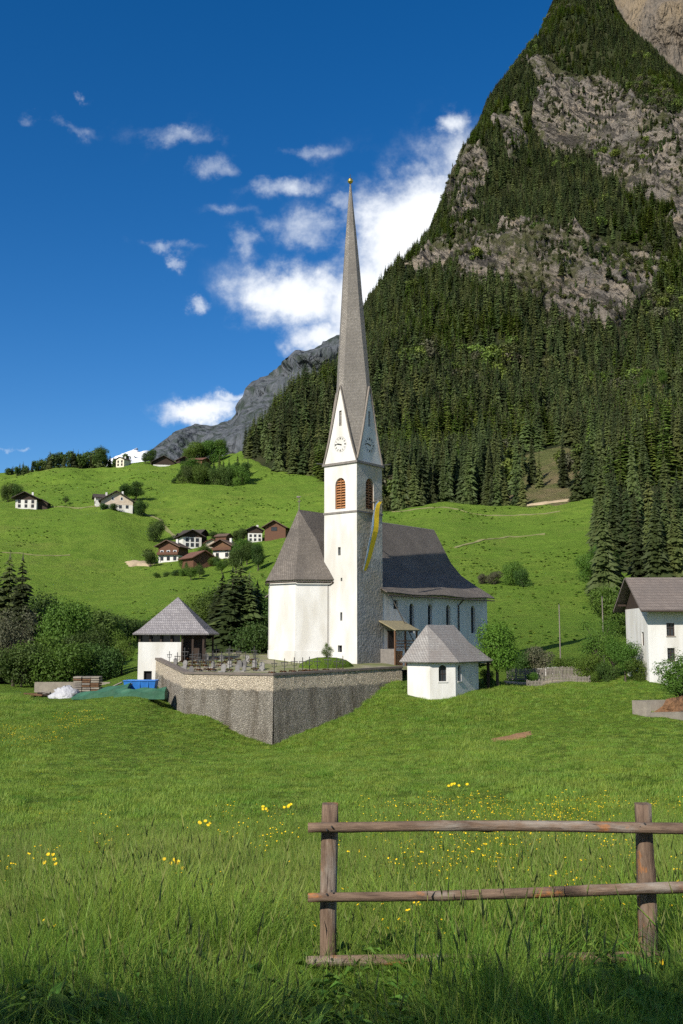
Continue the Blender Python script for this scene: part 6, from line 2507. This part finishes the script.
def on_mountain(px_, py_):
    t_, e_ = ray(px_, py_)
    Yq = np.linspace(400, 1200, 400)
    z_ = mount_h(t_ * Yq, Yq)
    k = int(np.argmax(z_ > e_ * Yq))
    return t_ * Yq[k], Yq[k], z_[k]


rL = random.Random(8)
for k in range(12):
    x, y, z = on_mountain(rL.uniform(640, 690), rL.uniform(385, 440)) if k < 7 else on_mountain(rL.uniform(425, 460), rL.uniform(455, 490))
    tree('leafy_tree', leaf_mesh('tall', k % 2, 'leaf_mid'), (x, y - 8, z), rL.uniform(10, 16), 1.0, rL.uniform(0, 6), 'fresh green leafy tree among the dark spruces of the mountain forest', 'tree', 'leafy trees in the forest')

# roadside trees behind the photographer: they shade the foreground
for k, (x, y, h, w_) in enumerate([(-11.5, -5.5, 10.9, 0.95), (-7.2, -6.0, 10.4, .95), (-3.4, -5.2, 9.2, 1.0), (-15.0, -4.6, 11.2, .95)]):
    tree('roadside_tree', leaf_mesh('round', k % 2, 'leaf_mid'), (x, y, -1.85), h, w_, k * 1.3, 'roadside tree behind the viewpoint', 'tree', 'roadside trees behind the viewpoint')

# ------------------------------------------------------------------ pole fence in the foreground
def fence_wood():
    m, nt, b = new_mat('weathered_fence_wood')
    N, L = nt.nodes, nt.links
    at = N.new('ShaderNodeAttribute'); at.attribute_name = 'grain'
    def noise(scale, detail=6, stretch=(1, 1, 1)):
        mpn = N.new('ShaderNodeMapping'); mpn.inputs['Scale'].default_value = stretch
        L.new(at.outputs['Vector'], mpn.inputs[0])
        n = N.new('ShaderNodeTexNoise'); n.inputs['Scale'].default_value = scale; n.inputs['Detail'].default_value = detail
        n.inputs['Roughness'].default_value = 0.65
        L.new(mpn.outputs[0], n.inputs['Vector'])
        return n.outputs[0]
    def ramp(v, a, bb):
        r = N.new('ShaderNodeMapRange'); r.inputs['From Min'].default_value = a; r.inputs['From Max'].default_value = bb
        L.new(v, r.inputs['Value'])
        return r.outputs[0]
    def mix(f, a, c):
        x = N.new('ShaderNodeMixRGB'); L.new(f, x.inputs[0])
        for i, q in ((1, a), (2, c)):
            if isinstance(q, tuple): x.inputs[i].default_value = (*q, 1)
            else: L.new(q, x.inputs[i])
        return x.outputs[0]
    c = mix(ramp(noise(3.0, 7, (1.2, 9, 9)), .35, .65), (0.190, 0.130, 0.090), (0.085, 0.055, 0.038))
    c = mix(ramp(noise(1.4, 6, (1, 3, 3)), .50, .68), c, (0.26, 0.232, 0.20))
    c = mix(ramp(noise(2.2, 5, (1, 2, 2)), .58, .66), c, (0.33, 0.13, 0.035))
    c = mix(ramp(noise(6.0, 6, (.7, 14, 14)), .60, .68), c, (0.035, 0.024, 0.02))
    L.new(c, b.inputs['Base Color'])
    b.inputs['Roughness'].default_value = 0.85
    bp = N.new('ShaderNodeBump'); bp.inputs['Strength'].default_value = 1.0; bp.inputs['Distance'].default_value = 0.012
    L.new(noise(5.0, 8, (.8, 12, 12)), bp.inputs['Height'])
    L.new(bp.outputs[0], b.inputs['Normal'])
    return m


MT['fence_wood'] = fence_wood()


def pole_mesh(L_, r0, r1, seed, bend=.02, n=14, seg=28, square=0.0):
    """uneven round pole along +X, with knots and end faces; 'grain' keeps the wood's own coordinates"""
    rr = random.Random(seed)
    ph = [rr.uniform(0, 6.3) for _ in range(6)]
    V, F, G = [], [], []
    knots = [(rr.uniform(.05, .95), rr.uniform(0, 6.3)) for _ in range(9)]
    for i in range(seg + 1):
        s = i / seg
        cy = bend * math.sin(s * 3.1 + ph[0]) + bend * .4 * math.sin(s * 11 + ph[1])
        cz = bend * math.sin(s * 4.3 + ph[2]) + bend * .4 * math.sin(s * 9 + ph[3])
        r = r0 + (r1 - r0) * s
        for k in range(n):
            th = 2 * math.pi * k / n
            q = r * (1 + .05 * math.sin(2 * th + ph[4] + s * 5) + .04 * math.sin(5 * th + ph[5]) + rr.uniform(-.025, .025))
            if square:
                q *= (1 - square) + square * 1.12 / max(abs(math.cos(th)), abs(math.sin(th))) ** .9
            for (ks, kt) in knots:
                dd = ((s - ks) * L_ / .045) ** 2 + ((math.atan2(math.sin(th - kt), math.cos(th - kt))) / .45) ** 2
                q += .010 * math.exp(-dd)
            V.append((s * L_, cy + q * math.cos(th), cz + q * math.sin(th)))
            G.append((s * L_ + seed * 3.7, q * math.cos(th), q * math.sin(th)))
    for i in range(seg):
        for k in range(n):
            j = (k + 1) % n
            F.append((i * n + k, i * n + j, (i + 1) * n + j, (i + 1) * n + k))
    F.append(tuple(range(n))[::-1]); F.append(tuple(seg * n + k for k in range(n)))
    me = bpy.data.meshes.new('pole'); me.from_pydata(V, [], F)
    a_ = me.attributes.new('grain', 'FLOAT_VECTOR', 'POINT')
    a_.data.foreach_set('vector', np.array(G, np.float32).ravel())
    me.polygons.foreach_set('use_smooth', [len(f) == 4 for f in F])
    me.materials.append(MT['fence_wood'])
    return me


FY = 8.0
fence = empty('pole_fence', P(330, 960, FY))
tag(fence, 'weathered wooden pole fence with square posts in the foreground grass', 'fence')
finv = Matrix.Translation(-Vector(fence.location))


def put(me, name, A_, B_):
    o = mobj(name, me, None)
    d = (B_ - A_)
    o.matrix_world = Matrix.Translation(A_) @ d.to_track_quat('X', 'Z').to_matrix().to_4x4()
    mw = o.matrix_world.copy()
    o.parent = fence
    o.matrix_parent_inverse = finv
    return o


for k, px_ in enumerate((329, 642.5, 960)):
    top_ = P(px_, 803.5, FY + .14)
    bot = Vector((top_.x + (.0, .0, .02)[k], top_.y, gz(top_.x, top_.y) - .5))
    put(pole_mesh((top_ - bot).length, .064, .058, 40 + k, .006, 16, 16, .55), 'post', bot, top_)
for k, (pa_, pb_, r0, r1) in enumerate((((308, 829.5), (985, 823), .038, .044), ((308, 896), (985, 884), .036, .046), ((306, 962), (985, 958), .04, .045))):
    A_, B_ = P(pa_[0], pa_[1], FY), P(pb_[0], pb_[1], FY - .03)
    put(pole_mesh((B_ - A_).length, r0, r1, 60 + k, .018, 14, 60), 'rail', A_, B_)

for px_ in (329, 642.5, 960):
    for py_ in (828.5, 893, 961):
        c = P(px_, py_ - (px_ - 329) * (.0095 if py_ < 850 else .0175), FY - .05)
        for dx_ in (-.018, .02):
            m = MB(); m.tube([(c.x + dx_, c.y + .02, c.z + dx_ * .6), (c.x + dx_, c.y - .004, c.z + dx_ * .6)], .007, 6)
            o = m.build('nail', MT['metal']); o.parent = fence; o.matrix_parent_inverse = finv

# ------------------------------------------------------------------ grass, herbs and flowers
def blade_patch(seed, n, rad, h0, h1, w0, w1, lean=.35, heads=0, seg=3, mat='grass'):
    r = np.random.default_rng(seed)
    V, F = [], []
    for b_ in range(n):
        a_ = r.uniform(0, 6.28); q = rad * math.sqrt(r.random())
        x, y = q * math.cos(a_), q * math.sin(a_)
        h = r.uniform(h0, h1); w = r.uniform(w0, w1)
        th = r.uniform(0, 6.28); ln = h * lean * r.uniform(.2, 1.6)
        dx, dy = math.cos(th), math.sin(th)
        fa = th + math.pi / 2 + r.uniform(-.7, .7)
        ax, ay = math.cos(fa) * w / 2, math.sin(fa) * w / 2
        i0 = len(V)
        for s in range(seg):
            f = s / seg
            cx_, cy_, cz_ = x + dx * ln * f * f, y + dy * ln * f * f, h * (f - .18 * f * f * (ln / h))
            k = (1 - .55 * f)
            V += [(cx_ - ax * k, cy_ - ay * k, cz_ - (.05 if s == 0 else 0)), (cx_ + ax * k, cy_ + ay * k, cz_ - (.05 if s == 0 else 0))]
        V.append((x + dx * ln, y + dy * ln, h * (1 - .18 * ln / h)))
        for s in range(seg - 1):
            p = i0 + 2 * s
            F += [(p, p + 1, p + 3), (p, p + 3, p + 2)]
        p = i0 + 2 * (seg - 1)
        F.append((p, p + 1, p + 2))
    me = np_mesh('grass_patch', np.array(V), np.array(F)); me.materials.append(MT[mat])
    out = [me]
    if heads:
        V, F = [], []
        for b_ in range(heads):
            x, y = r.uniform(-rad, rad, 2)
            h = h1 * r.uniform(1.0, 1.45); th = r.uniform(0, 6.28)
            dx, dy = math.cos(th) * h * .12, math.sin(th) * h * .12
            i0 = len(V)
            V += [(x - .0018, y, 0), (x + .0018, y, 0), (x + dx, y + dy, h * .85), (x + dx - .0035, y + dy, h * .9), (x + dx + .0035, y + dy + .002, h * .93), (x + dx * 1.3, y + dy * 1.3, h * 1.03)]
            F += [(i0, i0 + 1, i0 + 2), (i0 + 2, i0 + 3, i0 + 4), (i0 + 3, i0 + 4, i0 + 5)]
        m2 = np_mesh('seed_heads', np.array(V), np.array(F)); m2.materials.append(MT['grass_dry'])
        out.append(m2)
    return out


def fan_points(n, Y0, Y1, half, r, power=1.0):
    Y = (Y0 ** 2 + (Y1 ** 2 - Y0 ** 2) * r.random(n) ** power) ** .5
    X = r.uniform(-1, 1, n) * (half * Y + .6)
    return X, Y, ground_h(X, Y)


rG = np.random.default_rng(5)
near = [blade_patch(1, 44, .15, .20, .50, .004, .007, .55, 0), blade_patch(2, 44, .15, .22, .58, .004, .008, .7, 1, mat='grass_light'), blade_patch(3, 30, .14, .14, .40, .009, .017, .8, 0, mat='grass_deep'),
        blade_patch(4, 36, .15, .28, .68, .003, .006, .45, 1), blade_patch(14, 26, .16, .25, .60, .008, .014, .9, 0, 4), blade_patch(15, 40, .15, .12, .34, .004, .008, .9, 0, mat='grass_deep')]
midp = [blade_patch(5, 66, .26, .14, .38, .006, .010, .6, 1), blade_patch(6, 66, .26, .16, .44, .005, .010, .65, 2, mat='grass_light'), blade_patch(7, 60, .24, .12, .32, .006, .012, .75, 0), blade_patch(16, 50, .26, .10, .28, .010, .018, .8, 0, mat='grass_deep')]
farp = [blade_patch(8, 80, .55, .08, .24, .016, .028, .7, 0, 2), blade_patch(9, 80, .55, .07, .20, .018, .030, .8, 0, 2), blade_patch(10, 80, .6, .10, .30, .014, .026, .6, 2, 2, mat='grass_light')]


def grass(name, n, Y0, Y1, src, label, smin, smax, seed, power=1.0, half=.40):
    r = np.random.default_rng(seed)
    X, Y, Z = fan_points(n, Y0, Y1, half, r, power)
    cl2 = fbm(X / (Y * .06 + .5), Y / (Y * .06 + .5), oct=3)
    s = r.uniform(smin, smax, n) * np.clip(1 + .42 * cl2, .5, 1.7) * np.where(Y < 8.1, .96, 1.0)
    ok = np.ones(n, bool)
    # keep off walls, terrace, hall and chapel footprints
    pxx, _ = proj(X, Y, Z)
    wl = np.interp(pxx, [156, 185, 273.5, 402], [118, 107, 103, 114.5])
    ok &= ~((pxx > 150) & (pxx < 402) & (Y > wl + .12))
    ok &= ~((pxx > 400) & (pxx < 492) & (Y > np.interp(pxx, [403, 430, 455, 491], [108.6, 106.8, 107.1, 111.5]) - .3))
    ok &= ~((pxx > 640) & (Y > 103)) & ~((pxx > 26) & (pxx < 160) & (Y > 107.5))
    ok &= ~((np.abs((Y - 86) - (pxx - 511) * .085) < 1.1) & (np.abs(pxx - 511) < 19))
    X, Y, Z, s = X[ok], Y[ok], Z[ok], s[ok]
    k = len(X)
    return scatter(name, np.stack([X, Y, Z], 1), r.uniform(0, 6.28, k), np.stack([s, s, s * r.uniform(.8, 1.2, k)], 1), r.integers(0, len(src), k), src, label)


grass('foreground_grass', 10500, 5.0, 11.5, near, 'tall uncut grass around the pole fence', .75, 1.35, 21)
grass('meadow_tall_grass', 16000, 10.0, 30.0, midp, 'tall meadow grass behind the pole fence', .75, 1.2, 22)
grass('meadow_far_grass', 22000, 28.0, 115.0, farp, 'meadow grass sloping towards the church', .6, 1.25, 23, .85)


def flower_mesh(seed, h, r_, n_fl, spread):
    rr = random.Random(seed)
    m, s = MB(), MB()
    for k in range(n_fl):
        x, y = rr.uniform(-spread, spread), rr.uniform(-spread, spread)
        hh = h * rr.uniform(.75, 1.2)
        s.tube([(x * .4, y * .4, 0), (x * .8, y * .8, hh * .6), (x, y, hh)], .0025, 3, False)
        tx, ty = rr.uniform(-.4, .4), rr.uniform(.1, .9)
        for p in range(6):
            t0_ = p * math.pi / 3
            t1_, t2_ = t0_ - .5, t0_ + .5
            f = lambda a_, q, up: (x + q * math.cos(a_), y + q * math.sin(a_), hh + up + (tx * math.cos(a_) + ty * math.sin(a_)) * q)
            m.poly([(x, y, hh), f(t1_, r_ * .8, r_ * .25), f(t0_, r_, r_ * .35), f(t2_, r_ * .8, r_ * .25)])
    a_ = bpy.data.meshes.new('petals'); a_.from_pydata(m.v, [], m.f); a_.materials.append(MT['petal'])
    b_ = bpy.data.meshes.new('stems'); b_.from_pydata(s.v, [], s.f); b_.materials.append(MT['grass'])
    return [a_, b_]


nF_ = 2600
Yf = rG.uniform(9, 34, nF_)
pf = np.where(rG.random(nF_) < .72, rG.normal(560, 110, nF_), rG.uniform(-10, 700, nF_))
Xf = (pf - 341.5) / 1000 * Yf
okf = (fbm(Xf / 1.6, Yf / 3.0, oct=3) > np.where(pf > 330, -.1, .25))
Xf, Yf = Xf[okf], Yf[okf]
sf = rG.uniform(.85, 1.35, len(Xf)) * np.interp(Yf, [9, 34], [1, 1.15])
scatter('buttercups', np.stack([Xf, Yf, ground_h(Xf, Yf)], 1), rG.uniform(0, 6.28, len(Xf)), np.stack([sf] * 3, 1), rG.integers(0, 3, len(Xf)),
        [flower_mesh(1, .52, .012, 2, .06), flower_mesh(2, .56, .011, 4, .12), flower_mesh(3, .48, .013, 1, .03)], 'yellow buttercups among the grass behind the fence')
nF_ = 420                                   # pale yellow bloom on the far left bank
Xf, Yf = rG.uniform(-40, -18, nF_), rG.uniform(70, 100, nF_)
okf = fbm(Xf / 5, Yf / 6, oct=3) > .05
Xf, Yf = Xf[okf], Yf[okf]
sf = rG.uniform(.9, 1.3, len(Xf))
scatter('bank_flowers', np.stack([Xf, Yf, ground_h(Xf, Yf)], 1), rG.uniform(0, 6.28, len(Xf)), np.stack([sf] * 3, 1), rG.integers(0, 2, len(Xf)),
        [flower_mesh(4, .22, .022, 9, .7), flower_mesh(5, .25, .022, 7, .6)], 'yellow flowers sprinkled over the far left bank')

# single yellow flowering plants that stand out
def hawksbeard(px_, py_, Y, n_fl, label, seed, spread=.09):
    rr = random.Random(seed)
    Yq = np.linspace(6.0, 40, 300)
    tq, eq = ray(px_, py_)
    Y = float(Yq[int(np.argmin(np.abs(eq * Yq - ground_h(tq * Yq, Yq) - .58)))])
    c = P(px_, py_, Y)
    z = gz(c.x, Y)
    big = max(1.0, Y / 9.0) ** .7
    spread *= big
    t = empty('yellow_flower', (c.x, Y, z))
    tag(t, label, 'flower', 'yellow flowers standing above the grass')
    h = min(.75, max(.35, c.z - z))
    for k in range(n_fl + 1):
        x, y, hh = rr.uniform(-spread, spread), rr.uniform(-.05, .05), h + rr.uniform(-.10, .06)
        m = MB(); m.tube([(0, 0, 0), (x * .3, y, hh * .55), (x, y, hh)], [.005, .004, .003], 5)
        s_ = m.build('stem', MT['grass'], t)
        m = MB()
        ty = .9
        for p in range(11):
            a_ = p * 2 * math.pi / 11
            r_ = rr.uniform(.017, .025) * big
            w = .24
            f = lambda q, rad: (x + rad * math.cos(q), y + rad * math.sin(q) * .8, hh + .008 + ty * math.sin(q) * rad * .8)
            m.poly([(x, y, hh), f(a_ - w, r_ * .7), f(a_, r_), f(a_ + w, r_ * .7)])
        m.build('bloom', MT['petal'], t)


for k, (a_, b_, Y, n_, lab) in enumerate([(204, 823, 8.2, 5, 'cluster of yellow flowers left of the fence, highest of the left ones'), (183, 864, 7.4, 4, 'cluster of yellow flowers below and left of the highest cluster'), (49, 859, 7.6, 4, 'yellow flowers near the left edge of the grass'),
                                           (287, 806, 9.5, 4, 'yellow flowers just left of the fence post top'), (266, 808, 9.3, 3, 'yellow flowers left of those beside the fence post'), (120, 890, 6.9, 1, 'single yellow flower low in the left grass'),
                                           (170, 859, 7.5, 2, 'pair of yellow flowers left of the lower cluster'), (142, 903, 6.8, 2, 'pair of yellow flowers lowest on the left'), (458, 778, 13, 6, 'yellow flower cluster above the fence between the posts'), (656, 953, 7.4, 1, 'single yellow flower at the lower right rail')]):
    hawksbeard(a_, b_, Y, n_, lab, k, .07 if Y < 10 else .16)

# broad-leaved weeds at the road edge, every leaf its own part
def leaf_blade(seed, L_, W_):
    rr = random.Random(seed)
    V, F = [], []
    n = 7
    for i in range(n + 1):
        s = i / n
        w = W_ * math.sin(math.pi * min(1, s * .92 + .06)) ** .8 * (1 + rr.uniform(-.1, .1))
        x = L_ * s
        z = .55 * L_ * s - .55 * L_ * s * s
        V += [(x, -w / 2, z + w * .18), (x, 0, z - w * .05), (x, w / 2, z + w * .18)]
    for i in range(n):
        for k in (0, 1):
            a_ = i * 3 + k
            F.append((a_, a_ + 1, a_ + 4, a_ + 3))
    me = bpy.data.meshes.new('leaf'); me.from_pydata(V, [], F)
    me.polygons.foreach_set('use_smooth', [True] * len(F))
    me.materials.append(MT['weed'])
    return me


leaves = [leaf_blade(s, L_, W_) for s, L_, W_ in ((1, .20, .075), (2, .16, .085), (3, .24, .07), (4, .13, .07))]
rW = random.Random(31)
for k in range(30):
    Y = rW.uniform(5.9, 8.0)
    px_ = rW.uniform(-10, 690)
    x = ray(px_, 960)[0] * Y
    z = gz(x, Y)
    t = empty('weed_plant', (x, Y, z), rW.uniform(0, 6.3))
    tag(t, 'broad leaved weed among the shaded grass at the lower picture edge', 'weed', 'broad leaved weeds in the foreground')
    n = rW.randint(6, 9)
    for q in range(n):
        o = bpy.data.objects.new('leaf', leaves[rW.randrange(4)]); col.objects.link(o); o.parent = t
        o.location = (rW.uniform(-.04, .04), rW.uniform(-.04, .04), rW.uniform(.12, .52))
        o.rotation_euler = (rW.uniform(-.3, .3), rW.uniform(-.6, .15), q * 2.4 + rW.uniform(-.4, .4))
        s = rW.uniform(.9, 1.6); o.scale = (s, s, s)
    m = MB(); m.tube([(0, 0, -.05), (.01, 0, .25), (0, .01, .56)], [.006, .005, .003], 5)
    m.build('stem', MT['weed'], t)


def herb(seed):
    r = np.random.default_rng(seed)
    V, F = [], []
    for k in range(16):
        th = r.uniform(0, 6.28); h = r.uniform(.03, .42); L_ = r.uniform(.05, .12); w = L_ * r.uniform(.3, .5)
        x, y = r.uniform(-.1, .1, 2)
        c, s = math.cos(th), math.sin(th); dz = r.uniform(-.3, .5) * L_
        i0 = len(V)
        V += [(x, y, h), (x + c * L_ * .5 - s * w / 2, y + s * L_ * .5 + c * w / 2, h + dz * .8 + .01), (x + c * L_, y + s * L_, h + dz * .6), (x + c * L_ * .5 + s * w / 2, y + s * L_ * .5 - c * w / 2, h + dz * .8 + .01)]
        F += [(i0, i0 + 1, i0 + 2), (i0, i0 + 2, i0 + 3)]
    me = np_mesh('herb', np.array(V), np.array(F)); me.materials.append(MT['weed'])
    return [me]


n = 1500
r = np.random.default_rng(41)
X, Y, Z = fan_points(n, 5.2, 9.0, .42, r)
ok = fbm(X / .8, Y / .8, oct=2) + np.interp(Y, [6, 9], [.6, -.3]) > 0
X, Y, Z = X[ok], Y[ok], Z[ok]
s = r.uniform(.8, 1.4, len(X))
scatter('meadow_herbs', np.stack([X, Y, Z], 1), r.uniform(0, 6.28, len(X)), np.stack([s] * 3, 1), r.integers(0, 4, len(X)), [herb(q) for q in range(4)], 'small leafy herbs between the foreground grass')


def stalk_clump(seed):
    r = np.random.default_rng(seed)
    V, F = [], []
    for b_ in range(7):
        x, y = r.uniform(-.22, .22, 2)
        h = r.uniform(.5, .85); th = r.uniform(0, 6.28); ln = h * r.uniform(.08, .3)
        dx, dy = math.cos(th) * ln, math.sin(th) * ln
        w = .0017
        i0 = len(V)
        for f in (0, .5, .86):
            V += [(x + dx * f * f - w, y + dy * f * f, h * f), (x + dx * f * f + w, y + dy * f * f + w * .5, h * f)]
        V += [(x + dx * .86 - .004, y + dy * .86, h * .92), (x + dx * .86 + .004, y + dy * .86 + .002, h * .94), (x + dx, y + dy, h)]
        F += [(i0, i0 + 1, i0 + 3), (i0, i0 + 3, i0 + 2), (i0 + 2, i0 + 3, i0 + 5), (i0 + 2, i0 + 5, i0 + 4), (i0 + 4, i0 + 5, i0 + 7), (i0 + 4, i0 + 7, i0 + 6), (i0 + 6, i0 + 7, i0 + 8)]
    me = np_mesh('stalks', np.array(V), np.array(F)); me.materials.append(MT['grass_dry'])
    return [me]


r = np.random.default_rng(51)
X, Y, Z = fan_points(1500, 5.5, 20.0, .42, r)
ok = fbm(X / 1.3, Y / 1.8, oct=3) > -.15
X, Y, Z = X[ok], Y[ok], Z[ok]
s = r.uniform(.75, 1.2, len(X))
scatter('grass_stalks', np.stack([X, Y, Z], 1), r.uniform(0, 6.28, len(X)), np.stack([s] * 3, 1), r.integers(0, 4, len(X)), [stalk_clump(q) for q in range(4)], 'thin pale flowering stalks above the foreground grass')

# coarse tussocks that break up the grazed hillside
r = np.random.default_rng(61)
n = 15000
Y = r.uniform(175, 610, n)
X = r.uniform(-.40, .40, n) * Y
pt_ = fbm(X / 26, Y / 26, oct=4, gain=.6)
ok = (pt_ > .12) & (r.random(n) < np.clip(pt_ * 1.3, 0, 1))
X, Y = X[ok], Y[ok]
s = r.uniform(.25, .75, len(X)) * np.interp(Y, [175, 600], [.8, 1.3])
tus = [leaf_mesh('small', k % 2, m_) for k, m_ in enumerate(('grass_deep', 'grass_deep', 'grass', 'grass_light'))]
scatter('hillside_tussocks', np.stack([X, Y, ground_h(X, Y) - .1], 1), r.uniform(0, 6.28, len(X)), np.stack([s * 1.7, s * 1.7, s * .8], 1), r.integers(0, 4, len(X)), tus, 'coarse grass tussocks scattered over the hillside meadow')
